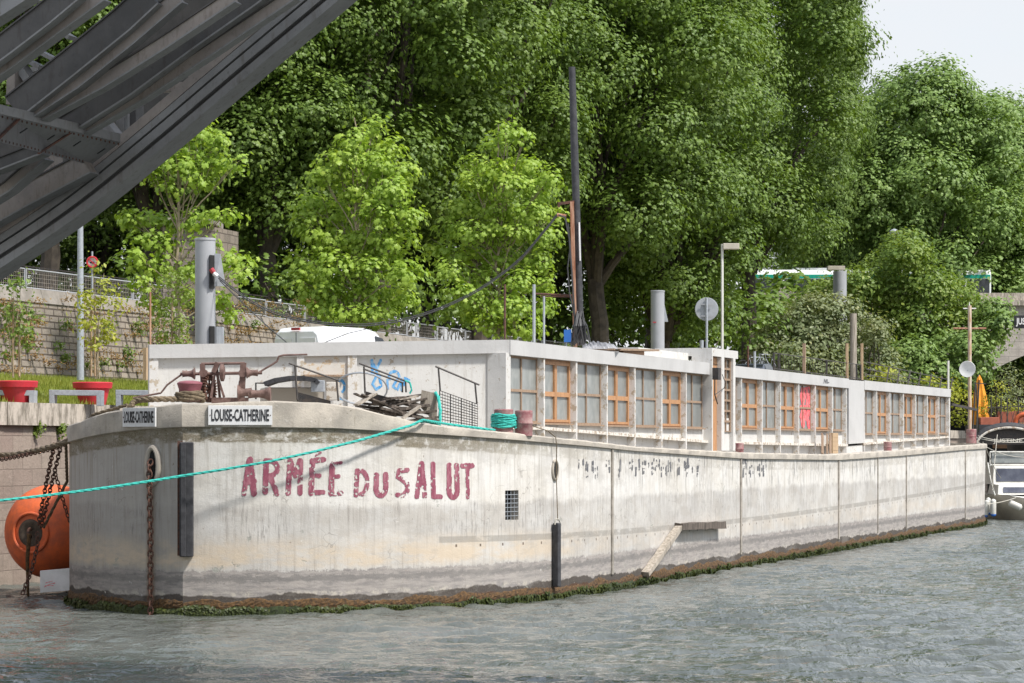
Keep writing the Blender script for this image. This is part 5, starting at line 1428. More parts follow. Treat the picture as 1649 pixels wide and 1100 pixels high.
# second barge astern
jb = empty('black_barge', (25, 124, 0), 'black barge moored astern with flower boxes and JUSTINE on its bow', 'barge')
jc = Vector((25.2, 122.5, 0)); jd = D; jn = NN
def J(s_, t_, z): return jc+jd*s_+jn*t_+UP*z
out = [(0, 0), (.25, .9), (.9, 1.7), (2.2, 2.2), (5, 2.5), (30, 2.5)]
pts = [(s_, -t_) for s_, t_ in out[::-1]]+out[1:]
mb = MB(); vs = []
zs = [(-.6, .75), (.4, .86), (1.6, .95), (2.6, 1.0), (3.3, 1.05)]
for s_, t_ in pts:
    for z, k in zs: vs.append(J(s_*1+(1-k)*2.2, t_*k, z+.25*(1 if s_ < 3 else 0)*(z > 3)))
nz = len(zs)
mb.add(vs, [(i*nz+j, (i+1)*nz+j, (i+1)*nz+j+1, i*nz+j+1) for i in range(len(pts)-1) for j in range(nz-1)])
mb.build('hull', M['black'], jb, smooth=True)
mb = MB().add([J(s_, t_, 3.25) for s_, t_ in pts], [tuple(range(len(pts)))]); mb.build('deck', M['wood_old'], jb)
mb = MB(); ar = []
for k in range(17):
    t = math.pi*k/16; x = 1625+45*math.cos(t)*1.15; y = 716-29*math.sin(t)*.95
    ar.append(W(x, y, 121.3))
mb.tube(ar, .06, 8); mb.build('bow_arch', M['ledge'], jb, smooth=True)
mb = MB(); mb.tube([q+Vector((0, .12, .08)) for q in ar], .16, 8).build('bow_rim', M['black'], jb, smooth=True)
mb = MB(); cpt = W(1625, 716, 121.5); mb.add([cpt]+[q+Vector((0, .2, 0)) for q in ar], [(0, k+1, k+2) for k in range(16)]); mb.build('bow_plate', M['blackiron'], jb)
text_mesh('JUSTINE', 'bow_lettering', M['ropepale'], jb, W(1599, 715, 121.2), Vector((1, 0, 0)), 1.36, .25, .05, .015)
# Its deck: guard rails, flower boxes, parasol, ring
mb = MB()
for x in (1596, 1612, 1622, 1640, 1655): mb.tube([W(x, 690, 123), W(x, 640, 123)], .03, 6)
for k in range(9):
    mb.tube([W(1590+k*9, 690, 123), W(1600+k*9, 655, 123)], .012, 5); mb.tube([W(1600+k*9, 690, 123), W(1590+k*9, 655, 123)], .012, 5)
mb.tube([W(1572, 620, 124), W(1576, 690, 124)], .035, 6); mb.beam(W(1590, 656, 123), W(1668, 654, 123), .04, .04)
mb.build('guard_rail', M['darkrail'], jb)
MB().box(W(1572, 0, 123).x, W(1690, 0, 123).x, 122.2, 126, zat(697, 123), zat(684, 123)).build('foredeck_beam', M['black'], jb)
MB().box(W(1610, 0, 135).x, W(1700, 0, 135).x, 133, 137, 3.2, zat(672, 135)).build('wheelhouse', M['shutter'], jb)
def boxplanter(px0, px1, y0, y1, Y, lab):
    o = thing_mesh(MB().box(W(px0, 0, Y).x, W(px1, 0, Y).x, Y, Y+.45, zat(y1, Y), zat(y0, Y)), 'flower_box', M['terracotta'], lab, 'flower box', 'terracotta flower boxes on the black barge', bevel=.02)
    return o
boxplanter(1579, 1609, 672, 686, 122.8, 'terracotta flower box nearest the yellow parasol')
boxplanter(1607, 1634, 663, 682, 123.6, 'terracotta flower box in the middle of the row')
boxplanter(1632, 1660, 662, 680, 124.4, 'terracotta flower box beside the orange life ring')
pz = W(1578, 690, 126)
par = empty('parasol', tuple(pz), 'closed yellow parasol standing on the deck astern', 'parasol')
MB().tube([pz, W(1576, 604, 126)], .035, 8).build('pole', M['galv'], par)
mb = MB(); vs = []; pf = [(604, .03), (611, .13), (625, .24), (645, .38), (668, .45), (686, .40)]
for y, r_ in pf:
    c = W(1577+(y-604)*.02, y, 126)
    for k in range(16):
        t = 2*math.pi*k/16; q_ = r_*(1 if k % 2 else .72); vs.append(c+Vector((math.cos(t)*q_, math.sin(t)*q_, 0)))
mb.add(vs, [(i*16+k, i*16+(k+1) % 16, (i+1)*16+(k+1) % 16, (i+1)*16+k) for i in range(5) for k in range(16)]); mb.build('canopy', M['yellow'], par)
lr = MB().torus(W(1650, 682, 122.3), Vector((.3, 1, 0)), .42, .11, 28, 10)
thing_mesh(lr, 'life_ring', M['orange'], 'orange life ring hung on the guard rail at the right edge', 'life ring', smooth=True)
sg = MB().box(W(1633, 0, 150).x, W(1720, 0, 150).x, 149.9, 150, zat(529, 150), zat(508, 150)); sg = thing_mesh(sg, 'name_sign', M['ink'], 'dark name sign with white letters JUS at the right edge', 'sign')
text_mesh('JUSTINE', 'lettering', M['white'], sg, W(1636, 526, 149.85), Vector((1, 0, 0)), 1.25, .50, .02, .03)
MB().beam(W(1625, 516, 150), W(1634, 517, 150), .03, .03).build('arm', M['galv'], sg)
# motor boat
mo = W(1662, 835, 116.5); mo.z = 0
mbo = empty('motor_boat', tuple(mo), 'cream motor boat with a framed windscreen moored bow on at the right edge', 'motor boat')
def Bt(x, y, z): return mo+Vector((x, y, z))
st_ = [(0, .35, 1.0, .02), (.4, 1.0, 1.12, .30), (1.2, 1.45, 1.15, .75), (2.6, 1.62, 1.1, 1.0), (6.0, 1.62, 1.0, 1.1)]
mb = MB(); vs = []
for y, w, z, wb in st_:
    vs += [Bt(-w, y, z), Bt(-w*.97, y, z-.2), Bt(-(w+wb)/2*.92, y+.1, .35), Bt(-wb, y+.25, -.25), Bt(wb, y+.25, -.25), Bt((w+wb)/2*.92, y+.1, .35), Bt(w*.97, y, z-.2), Bt(w, y, z)]
mb.add(vs, [(k*8+i, k*8+i+1, (k+1)*8+i+1, (k+1)*8+i) for k in range(4) for i in range(7)]+[(0, 1, 2, 3, 4, 5, 6, 7)])
mb.build('hull', M['cream'], mbo, smooth=True)
mb = MB(); mb.add([Bt(-.35, 0, 1.0), Bt(-1.0, .4, 1.12), Bt(-1.45, 1.2, 1.15), Bt(-1.62, 2.6, 1.1), Bt(1.62, 2.6, 1.1), Bt(1.45, 1.2, 1.15), Bt(1.0, .4, 1.12), Bt(.35, 0, 1.0)], [(0, 1, 2, 3, 4, 5, 6, 7)]); mb.build('foredeck', M['offwhite'], mbo)
def frustum(nm, y0_, y1_, w0, w1, z0_, z1_, m, lean=.5):
    q = [Bt(-w0, y0_, z0_), Bt(w0, y0_, z0_), Bt(w0, y1_, z0_), Bt(-w0, y1_, z0_), Bt(-w1, y0_+lean, z1_), Bt(w1, y0_+lean, z1_), Bt(w1, y1_, z1_), Bt(-w1, y1_, z1_)]
    return MB().add(q, [(0, 1, 5, 4), (1, 2, 6, 5), (2, 3, 7, 6), (3, 0, 4, 7), (4, 5, 6, 7)]).build(nm, m, mbo, bevel=.03)
frustum('cuddy', 1.0, 3.5, 1.35, 1.25, 1.13, 1.58, M['offwhite'], .35)
def wpane(y_, z_a, z_b, w, lean):
    return MB().add([Bt(-w, y_-.02, z_a), Bt(w, y_-.02, z_a), Bt(w*.96, y_+lean-.02, z_b), Bt(-w*.96, y_+lean-.02, z_b)], [(0, 1, 2, 3)])
wpane(1.05, 1.22, 1.47, 1.1, .19).build('cuddy_window', M['boatglass'], mbo)
frustum('cabin', 2.2, 4.6, 1.32, 1.25, 1.58, 2.42, M['offwhite'], .4)
wpane(2.24, 1.72, 2.3, 1.18, .27).build('windscreen', M['boatglass'], mbo)
wpane(2.9, 2.55, 3.0, 1.3, .1).build('upper_screen', M['frost'], mbo)
mb = MB()
for z in (2.47, 3.05): mb.tube([Bt(-1.36, 2.85, z), Bt(1.36, 2.85, z)], .035, 8)
for x in (-1.36, 1.36): mb.tube([Bt(x, 2.85, 2.42), Bt(x, 2.85, 3.05)], .03, 8)
mb.tube([Bt(-1.5, .8, 1.1), Bt(-1.62, 1.1, 1.6), Bt(-1.64, 1.6, 2.3), Bt(-1.5, 2.6, 2.55)], .028, 8)
mb.build('rail', M['offwhite'], mbo)
for k, (x, y, z0_, z1_, r_, t_) in enumerate(((-1.62, .9, .15, .95, .13, 0), (-1.72, 1.6, .2, .95, .12, 0), (-1.95, 1.2, .1, .9, .14, .12))):
    o = empty('boat_fender', tuple(Bt(x, y, z0_)), ('white tube fender nearest the cream bow', 'white tube fender furthest back on the cream boat', 'white tube fender leaning outward, leftmost at the cream boat')[k], 'fender', 'fenders of the motor boat')
    a, b = Bt(x, y-.3, z0_), Bt(x+t_, y-.3, z1_)
    ax = (b-a).normalized(); MB().lathe(a, [(0, r_*.3), (.06, r_*.9), (.12, r_), (.68, r_), (.74, r_*.9), (.8, r_*.3)], ax, 16).build('body', M['offwhite'], o, smooth=True)
    MB().lathe(a, [(0, r_*.32), (.055, r_*.93), (.11, r_*1.02), (.12, r_)], ax, 16).build('tip', M['signblue'], o, smooth=True)
o = thing_mesh(MB().lathe(Bt(-1.05, -.1, .80), [(0, .06), (.05, .15), (.55, .15), (.62, .06)], Vector((.75, -.25, -.35)), 16), 'boat_fender', M['offwhite'], 'white fender hanging slantwise on the cream bow', 'fender', 'fenders of the motor boat', smooth=True)
# lines between the boats
rr = random.Random(3)
lb = MB()
for (a, b, s_) in (((1564, 703, 112.5), (1649, 712, 119), .10), ((1566, 706, 112.6), (1665, 735, 118), .3), ((1586, 716, 112.8), (1612, 770, 116.5), .15), ((1586, 722, 112.8), (1600, 790, 116), .25), ((1575, 702, 113), (1660, 703, 121), .2), ((1583, 712, 112.8), (1596, 765, 116), .35), ((1606, 700, 121), (1598, 790, 117), -.1), ((1640, 800, 117), (1590, 812, 113), .05)):
    lb.tube(sag(W(*a), W(*b), s_, 10), .016, 5)
thing_mesh(lb, 'mooring_lines', M['ropepale'], 'tangle of pale thin mooring lines between the stern and the next boats', 'rope', 'mooring ropes')

# ================================================================ WATER
def axis(lo, a, b, hi, st):
    f = np.arange(a, b+st/2, st); g = [b+st*1.35**k for k in range(1, 60)]; g = [x for x in g if x < hi]+[hi]
    h = [a-st*1.35**k for k in range(1, 60)]; h = [x for x in h if x > lo]+[lo]
    return np.array(h[::-1]+list(f)+g)
xs = axis(-500, -14, 27, 600, .105); ys = axis(-80, 35.5, 122, 1200, .105)
Xg, Yg = np.meshgrid(xs, ys); Z = np.zeros_like(Xg)
r = np.random.RandomState(5)
wx = Xg+.5*vnoise(Xg+200, Yg+200, 2.1, 41)+.9*vnoise(Xg+200, Yg+200, 6., 42); wy = Yg+.5*vnoise(Xg+200, Yg+200, 1.9, 43)+.9*vnoise(Xg+200, Yg+200, 5., 44)
lam = np.exp(r.uniform(math.log(.36), math.log(1.5), 60)); th = r.normal(math.radians(84), .5, 60)
for l_, t_ in zip(lam, th):
    k_ = 2*math.pi/l_; sl_ = .044*min(1, (l_/.6)**.5)*(1 if l_ < .9 else .7)
    ph = k_*(wx*math.cos(t_)+wy*math.sin(t_))+r.uniform(0, 6.28)
    Z += sl_/k_*(np.sin(ph)+.25*np.cos(2*ph))
gust = .35+1.05*vnoise(Xg+200, (Yg+200)*.45, 4.5, 47)
Z *= gust
edgef = np.clip(np.minimum.reduce([Xg+14, 27-Xg, Yg-35.5, 122-Yg])/2., 0, 1); Z *= edgef
ny, nx = Z.shape; V = np.stack([Xg, Yg, Z], -1).reshape(-1, 3)
ii = (np.arange(ny-1)[:, None]*nx+np.arange(nx-1)[None]).ravel(); Fq = np.stack([ii, ii+1, ii+nx+1, ii+nx], 1)
me = bpy.data.meshes.new('water'); me.vertices.add(len(V)); me.vertices.foreach_set('co', V.astype(np.float32).ravel())
me.loops.add(len(Fq)*4); me.loops.foreach_set('vertex_index', Fq.astype(np.int32).ravel()); me.polygons.add(len(Fq))
me.polygons.foreach_set('loop_start', (np.arange(len(Fq))*4).astype(np.int32)); me.polygons.foreach_set('loop_total', np.full(len(Fq), 4, np.int32))
me.polygons.foreach_set('use_smooth', np.ones(len(Fq), dtype=bool)); me.update(calc_edges=True); me.materials.append(M['water'])
wo = bpy.data.objects.new('water', me); C.objects.link(wo); wo['kind'] = 'structure'
# ================================================================ STEEL BRIDGE OVERHEAD
K0 = 32.3; PB = Vector((0, K0/D.y, 0))
def bp(px, py, k=0.):                              # point of the plane k metres nearer than the outer rib
    P = Vector((0, (K0-k)/D.y, 0)); return onplane(px, py, P, NN)
br = empty('steel_bridge', (-13, 37, 0), 'dark riveted steel arch bridge crossing the upper left corner', 'bridge')
def chain_beam(pts, k, wpx, depth, mat, name, k2=None):
    """beam along photo points: wpx = its height in photo pixels, depth = metres across the bridge"""
    mb = MB(); P = []
    n = len(pts)
    for i, (x, y) in enumerate(pts):
        kk = k+((k2-k)*i/(n-1) if k2 is not None else 0)
        p = bp(x, y, kk); tx = pts[min(i+1, n-1)][0]-pts[max(i-1, 0)][0]; ty = pts[min(i+1, n-1)][1]-pts[max(i-1, 0)][1]
        L_ = math.hypot(tx, ty); hx, hy = -ty/L_*wpx/2, tx/L_*wpx/2
        P.append((bp(x+hx, y+hy, kk), bp(x-hx, y-hy, kk)))
    vs = []
    for lo, up in P: vs += [lo, up, up+D*depth, lo+D*depth]
    mb.add(vs, [(i*4+j, i*4+(j+1) % 4, (i+1)*4+(j+1) % 4, (i+1)*4+j) for i in range(n-1) for j in range(4)]+[(0, 3, 2, 1), (n*4-4, n*4-3, n*4-2, n*4-1)])
    return mb.build(name, M[mat], br)
def smoothpts(L, n=6):
    out = []
    for i in range(len(L)-1):
        p0, p1, p2, p3 = L[max(0, i-1)], L[i], L[i+1], L[min(len(L)-1, i+2)]
        for k in range(n):
            t = k/n; out.append(tuple(.5*((2*p1[j])+(p2[j]-p0[j])*t+(2*p0[j]-5*p1[j]+4*p2[j]-p3[j])*t*t+(3*p1[j]-p0[j]-3*p2[j]+p3[j])*t**3) for j in (0, 1)))
    return out+[L[-1]]
edge_ = smoothpts([(-330, 640), (-180, 548), (0, 432), (122, 350), (245, 252), (400, 121), (545, 0), (640, -82), (820, -240)])
def off(L, d):                                     # shift a photo polyline up-left by d pixels
    o_ = []
    for i, (x, y) in enumerate(L):
        tx = L[min(i+1, len(L)-1)][0]-L[max(i-1, 0)][0]; ty = L[min(i+1, len(L)-1)][1]-L[max(i-1, 0)][1]; l = math.hypot(tx, ty)
        o_.append((x+ty/l*d, y-tx/l*d))
    return o_
chain_beam(off(edge_, 6), 0, 12, .45, 'steelg', 'bottom_flange')
chain_beam(off(edge_, 15), -.10, 8, .3, 'steeld', 'web')
chain_beam(off(edge_, 25), -.02, 13, .4, 'steelg', 'middle_flange')
chain_beam(off(edge_, 33), -.10, 5, .3, 'steeld', 'web')
chain_beam(off(edge_, 40), -.01, 10, .5, 'steelg', 'top_flange')
chain_beam(off(edge_, 53), .0, 14, .12, 'steel', 'inner_flange')
# dark web plating behind the lattice
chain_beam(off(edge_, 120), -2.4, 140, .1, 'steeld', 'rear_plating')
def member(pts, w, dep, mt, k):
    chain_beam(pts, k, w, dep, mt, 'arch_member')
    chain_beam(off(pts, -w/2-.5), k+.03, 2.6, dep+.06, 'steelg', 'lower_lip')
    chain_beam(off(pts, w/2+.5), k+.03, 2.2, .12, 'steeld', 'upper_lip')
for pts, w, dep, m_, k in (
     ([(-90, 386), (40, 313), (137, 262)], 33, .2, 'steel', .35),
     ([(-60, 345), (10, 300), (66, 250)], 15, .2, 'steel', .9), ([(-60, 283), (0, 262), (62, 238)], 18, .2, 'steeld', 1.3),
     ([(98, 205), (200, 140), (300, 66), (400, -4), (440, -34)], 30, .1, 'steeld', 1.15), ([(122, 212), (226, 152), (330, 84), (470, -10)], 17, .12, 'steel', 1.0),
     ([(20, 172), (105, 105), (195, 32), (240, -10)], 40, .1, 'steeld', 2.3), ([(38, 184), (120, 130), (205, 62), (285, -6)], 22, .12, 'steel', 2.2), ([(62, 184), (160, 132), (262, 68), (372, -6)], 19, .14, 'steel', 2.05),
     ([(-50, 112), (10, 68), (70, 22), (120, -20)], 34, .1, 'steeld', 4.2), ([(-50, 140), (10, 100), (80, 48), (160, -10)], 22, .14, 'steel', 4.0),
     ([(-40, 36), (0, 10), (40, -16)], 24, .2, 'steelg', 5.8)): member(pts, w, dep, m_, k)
for x, y, k in ((120, 122, 2.1), (205, 66, 2.1), (126, 140, 2.0), (215, 98, 1.95), (160, 172, 1.05), (250, 118, 1.05), (60, 60, 3.9), (90, 36, 3.9)):
    chain_beam([(x, y-11), (x+1, y+11)], k+.02, 1.6, .02, 'steeld', 'plate_joint')
# a little lattice farther back
for (a, b, w, m_, k) in (((78, 246), (80, 335), 17, 'steel', -.6), ((310, 70), (311, 150), 15, 'steel', -.25), ((236, 138), (304, 140), 15, 'steel', -.25), ((50, 322), (78, 305), 12, 'steel', -.5), ((443, -6), (443, 30), 14, 'steelg', -.4), ((395, 36), (440, 38), 15, 'steelg', -.4),
    ((193, 160), (193, 225), 14, 'steelg', -1), ((213, 150), (214, 215), 10, 'steeld', -.9), ((115, 140), (186, 224), 13, 'steelg', -.4), ((68, 160), (106, 212), 16, 'steelg', .2), ((150, 175), (184, 222), 11, 'steel', -.5),
    ((18, 96), (16, 168), 13, 'steel', .5), ((26, 105), (48, 135), 12, 'steelg', .4), ((0, 70), (14, 60), 10, 'steel', .4), ((30, 92), (62, 108), 6, 'steelg', .3), ((50, 78), (86, 96), 6, 'steelg', .3), ((95, 160), (96, 190), 9, 'steel', -.6), ((0, 120), (60, 110), 8, 'steelg', -1.2), ((60, 30), (110, 60), 7, 'steelg', -1.),
    ((45, 330), (46, 400), 12, 'steeld', -.8), ((330, 40), (331, 110), 8, 'steelg', -1.)):
    chain_beam([a, b], k, w, .25, m_, 'lattice_bar')
# transverse girder across the bottom
gp = [bp(-60, 158, 4.0), bp(0, 183, 3.0), bp(194, 229, .12), bp(146, 266, .12), bp(0, 229, 3.0), bp(-60, 208, 4.0)]
mb = MB(); mb.add(gp+[q+UP*.12 for q in gp], [(0, 1, 4, 5), (1, 2, 3, 4), (6, 11, 10, 7), (7, 10, 9, 8), (0, 6, 7, 1), (1, 7, 8, 2), (2, 8, 9, 3), (3, 9, 10, 4), (4, 10, 11, 5)])
gd = mb.build('cross_girder', M['steelg'], br)
rv = MB()
for i in range(26):
    for e0, e1 in ((gp[1], gp[2]), (gp[4], gp[3])):
        c = e0.lerp(e1, (i+.5)/26); c = c+(gp[4]-gp[1]).normalized()*(.03 if e0 is gp[1] else -.03); rv.lathe(c-UP*.02, [(0, .006), (.012, .012), (.03, .012)], UP, 6)
rv.build('rivets', M['rust'], gd)
for x, y in ((38, 210), (82, 221), (124, 231), (163, 243)):
    kx = 3.0-(x/194)*2.9; c = bp(x, y, kx); MB().beam(bp(x-6, y+4, kx)-UP*.004, bp(x+6, y-4, kx)-UP*.004, .02, .01).build('drain_slot', M['dark'], gd)
for x, y, x2, y2 in ((30, 191, -22, 240), (118, 210, 62, 246)):
    kx = 3.0-(x/194)*2.9; kz = 3.-(x2/146.)*2.9
    MB().beam(bp(x, y, kx)-UP*.01, bp(x2, y2, kz)-UP*.01, .05, .02).build('seam_strip', M['rust'], gd)
# unseen deck slab, added overhead to keep the sun off the ribs
dk = MB()
dc = PB-D*4.; dk.obox(dc+UP*17.5-NN*6, NN*60, D*5.2, UP*.5); dk.build('shade_roadway', M['steeld'], br)
# ================================================================ FOLIAGE
def rand_dirs(n, r):
    v = r.normal(size=(n, 3)); return v/np.linalg.norm(v, axis=1)[:, None]
SHAPES = {}
def shape(name, verts, faces): SHAPES[name] = (np.array(verts, float), np.array(faces, int))
shape('fold', [(0, -.5, 0), (.34, .0, .10), (0, .55, -.05), (-.34, .0, .10)], [(0, 1, 2), (0, 2, 3)])
# lobed leaf, fan round a centre
L_ = [(0, -.45), (.22, -.30), (.50, -.18), (.30, .02), (.42, .34), (.14, .26), (0, .60), (-.14, .26), (-.42, .34), (-.30, .02), (-.50, -.18), (-.22, -.30)]
shape('lobed', [(0, 0, .06)]+[(a, b, -.10*abs(a)*2) for a, b in L_], [(0, i+1, (i+1) % 12+1) for i in range(12)])
L5 = [(0, -.45), (.46, -.22), (.22, .05), (.36, .36), (0, .58), (-.36, .36), (-.22, .05), (-.46, -.22)]
shape('leaf8', [(0, 0, .07)]+[(a, b, -.08) for a, b in L5], [(0, i+1, (i+1) % 8+1) for i in range(8)])
shape('slim', [(0, -.5, 0), (.16, .0, .05), (0, .55, -.03), (-.16, .0, .05)], [(0, 1, 2), (0, 2, 3)])
def leaf_object(name, P, Nm, S_, mat, parent, shp, r, off=None):
    V0, F0 = SHAPES[shp]; n = len(P)
    Nm = Nm/np.maximum(np.linalg.norm(Nm, axis=1)[:, None], 1e-6)
    T = rand_dirs(n, r); T = T-Nm*(T*Nm).sum(1)[:, None]; T /= np.maximum(np.linalg.norm(T, axis=1)[:, None], 1e-6)
    Bn = np.cross(Nm, T)
    V = P[:, None, :]+S_[:, None, None]*(V0[None, :, 0:1]*T[:, None, :]+V0[None, :, 1:2]*Bn[:, None, :]+V0[None, :, 2:3]*Nm[:, None, :])
    k = len(V0); V = V.reshape(-1, 3); o0 = np.array(parent['_w']) if parent is not None else np.zeros(3)
    V = V-o0
    Fc = (F0[None]+(np.arange(n)*k)[:, None, None]).reshape(-1)
    me = bpy.data.meshes.new(name); nf = n*len(F0)
    me.vertices.add(len(V)); me.vertices.foreach_set('co', V.astype(np.float32).ravel())
    me.loops.add(nf*3); me.loops.foreach_set('vertex_index', Fc.astype(np.int32))
    me.polygons.add(nf); me.polygons.foreach_set('loop_start', (np.arange(nf)*3).astype(np.int32)); me.polygons.foreach_set('loop_total', np.full(nf, 3, np.int32))
    me.update(calc_edges=True); me.materials.append(mat)
    o = bpy.data.objects.new(name, me); C.objects.link(o); o['_w'] = tuple(o0)
    if parent is not None: o.parent = parent
    return o
def clumps(blobs, per_area, leaves, csize, lsize, r, inner=.12, up=.75, flat=.55, lower=1.0):
    """leaf positions on the shells of overlapping lobes; returns P, N, S"""
    P, Nn, S2 = [], [], []
    cs = np.array([b[0] for b in blobs]); rad = np.array([b[1] for b in blobs])
    for (c, R) in blobs:
        c = np.array(c); R = np.array(R); area = 4*math.pi*(R.prod())**(2/3)
        nc = max(3, int(area*per_area)); d = rand_dirs(nc, r)
        rr_ = .62+.46*r.rand(nc); cc = c+d*R*rr_[:, None]
        # drop clusters buried inside other lobes
        q = ((cc[:, None, :]-cs[None])/rad[None]); dist = np.sqrt((q**2).sum(2)); buried = (dist < .62).any(1)
        cc = cc[~buried | (r.rand(nc) < inner)]; 
        if not len(cc): continue
        dd = (cc-c)/R; dd /= np.maximum(np.linalg.norm(dd, axis=1)[:, None], 1e-6)
        m = len(cc); L = leaves
        size = csize*(.6+.8*r.rand(m))
        off = r.normal(size=(m, L, 3))*size[:, None, None]; off[:, :, 2] *= flat
        off[:, :, 2] -= .25*np.hypot(off[:, :, 0], off[:, :, 1])
        p = cc[:, None, :]+off
        n = dd[:, None, :]*.55+np.array([0, 0, up])+off/size[:, None, None]*.38+r.normal(size=(m, L, 3))*.30
        P.append(p.reshape(-1, 3)); Nn.append(n.reshape(-1, 3)); S2.append((lsize*(.5+.85*r.rand(m, L))).reshape(-1))
    return np.concatenate(P), np.concatenate(Nn), np.concatenate(S2)
def limb(mb, a, b, r0, r1, r, bend=.12, n=6):
    a, b = Vector(a), Vector(b); L = (b-a).length
    o1 = Vector((r.uniform(-1, 1), r.uniform(-1, 1), r.uniform(-.2, .6)))*L*bend
    pts = [a.lerp(b, k/n)+o1*math.sin(math.pi*k/n)+Vector((r.uniform(-1, 1), r.uniform(-1, 1), 0))*L*.012 for k in range(n+1)]
    mb.tube(pts, [r0+(r1-r0)*k/n for k in range(n+1)], 8, cap=False); return pts

# ---- big plane trees (three moulds, turned and scaled)
def big_tree_parts(root, H, Rw, zb, seed, mat, nleaf=20, per=1.7, lsize=.23, trunk_r=.5):
    r = np.random.RandomState(seed); rr2 = random.Random(seed)
    w = Vector(root['_w']); blobs = []
    for k in range(46):
        t = (k+.5)/46; z = zb+(H-zb)*t
        prof = (math.sin(math.pi*min(1, (t*.93+.10))))**.55
        a = k*2.399+rr2.random()*.6; q = Rw*prof*(.45+.45*rr2.random() if k % 4 == 0 else .80+.12*rr2.random())
        R = Rw*(.22+.17*rr2.random())
        blobs.append(((w.x+math.cos(a)*q*.86, w.y+math.sin(a)*q*.86, w.z+z), (R*1.05, R*1.05, R*.82)))
    blobs.append(((w.x, w.y, w.z+H-Rw*.3), (Rw*.4, Rw*.4, Rw*.35)))
    P, Nn, S2 = clumps(blobs, per*.70, int(nleaf*2.1), .50, lsize*.86, r, inner=.08, flat=.6)
    leaf_object('crown', P, Nn, S2, mat, root, 'leaf8' if lsize < .29 else 'leaf8', r)
    tr = MB(); fork = w+UP*zb*.75
    limb(tr, w-UP*.4, fork, trunk_r, trunk_r*.75, rr2, .04)
    for k in range(7):
        b = blobs[5+k*5][0]; pts = limb(tr, fork-UP*.3, Vector(b), trunk_r*.5, .07, rr2, .10)
        for m in range(2):
            b2 = blobs[(7+k*5+m*9) % 46][0]; limb(tr, pts[3], Vector(b2), trunk_r*.2, .03, rr2, .1)
    tr.build('trunk', M['bark'], root, smooth=True)
    return P.shape[0]
tot = 0
moulds = []
def place_src(px, Y, zg, H, Rw, zb, seed, lab, mat='leaf_big', **kw):
    o = empty('plane_tree', (W(px, 0, Y).x, Y, zg), lab, 'tree', 'tall plane trees behind the quay')
    n = big_tree_parts(o, H, Rw, zb, seed, M[mat], **kw); print('leaves', n)
    return o
A_ = place_src(250, 106, 8.1, 27, 6.3, 5.5, 1, 'tall plane tree behind the leftmost young tree')
B_ = place_src(960, 127, 5.2, 31, 7.2, 8.3, 2, 'tall plane tree with a forked trunk seen right behind the mast')
C_ = place_src(1068, 134, 5.2, 31, 5.6, 5.0, 3, 'tall plane tree above the round sign')
E_ = place_src(1205, 148, 5.2, 36, 7.0, 10.5, 5, 'tall plane tree above the slim lamp post head')
D_ = place_src(1500, 190, 6, 23.6, 8.6, 4, 4, 'broad plane tree highest of the far group on the right', mat='leaf_big2', per=1.1, lsize=.30)
def cp(src, px, Y, zg, lab, rz, sc): return copy_thing(src, (W(px, 0, Y).x, Y, zg), lab, rz, sc)
cp(B_, 70, 101, 8.1, 'plane tree seen through and under the steel bridge at the left', 1.1, (.85, .85, .85))
cp(C_, 430, 107, 8.1, 'tall plane tree between the leftmost and middle young trees', 2.3, .86)
cp(A_, 610, 110, 8.1, 'tall plane tree behind the middle young tree', 4.0, 1.05)
cp(C_, 770, 118, 8.1, 'tall plane tree behind the rightmost young tree', .4, .92)
cp(E_, 1318, 186, 5.2, 'plane tree at the right hand end of the tall row against the sky', 3.1, (.52, .52, 1.05))
cp(D_, 1610, 200, 6, 'lower plane tree of the far group at the right edge', 1.3, (1., 1., .96))
cp(D_, 1440, 198, 6, 'plane tree of the far group nearest the tall row', 2.6, (.9, .9, 1.0))
cp(D_, 1560, 196, 6, 'plane tree of the far group just above the bus roof', 4.4, (.9, .9, .72))
cp(D_, 1690, 196, 6, 'plane tree of the far group cut by the right edge', 5.4, (.9, .9, .86))
cp(D_, 1410, 205, 6, 'plane tree showing in the notch between the tall row and the far group', .7, (.8, .8, .9))
cp(E_, 1350, 215, 6, 'plane tree seen above the bus between the tall row and the far group', .3, (.9, .9, .62))
# darker row farther in, filling what shows between the crowns
for k, (px, Y, s_) in enumerate(((-60, 122, .8), (150, 124, .85), (330, 126, .9), (520, 128, .9), (690, 134, .95), (880, 140, 1.0), (1050, 148, 1.05))):
    cp((C_, A_)[k % 2], px, Y, 7.5, 'plane tree of the second row, mostly hidden by the front row', k*1.3, (s_, s_, s_*(1. if k else .8)))
cp(E_, 1130, 172, 5.2, 'plane tree filling the gap behind the slim lamp post', 2.2, (.9, .9, .95))
# hedge mass under the trees
def bush(name, lab, cat, blobs, per, leaves, csize, lsize, mat, shp, seed, stems=5, grp=None, bark='bark', up=.75, zg=None):
    r = np.random.RandomState(seed); cs = np.array([b[0] for b in blobs])
    z0 = zg if zg is not None else (cs[:, 2]-np.array([b[1][2] for b in blobs])).min()
    o = empty(name, (cs[:, 0].mean(), cs[:, 1].mean(), z0), lab, cat, grp)
    P, Nn, S2 = clumps(blobs, per, leaves, csize, lsize, r, up=up)
    leaf_object('foliage', P, Nn, S2, M[mat], o, shp, r)
    rr2 = random.Random(seed); mb = MB(); w = Vector(o['_w'])
    for k in range(stems):
        b = blobs[rr2.randrange(len(blobs))][0]; limb(mb, w+Vector((rr2.uniform(-.3, .3), 0, -.2)), Vector(b), .07, .02, rr2)
    mb.build('stem', M[bark], o, smooth=True); return o
def pb_(px, py, Y, rx, rz, ry=None):               # lobe at a place read off the photo, radii in photo pixels
    c = W(px, py, Y); s_ = Y/F; return (tuple(c), (rx*s_, (ry or rx)*s_, rz*s_))
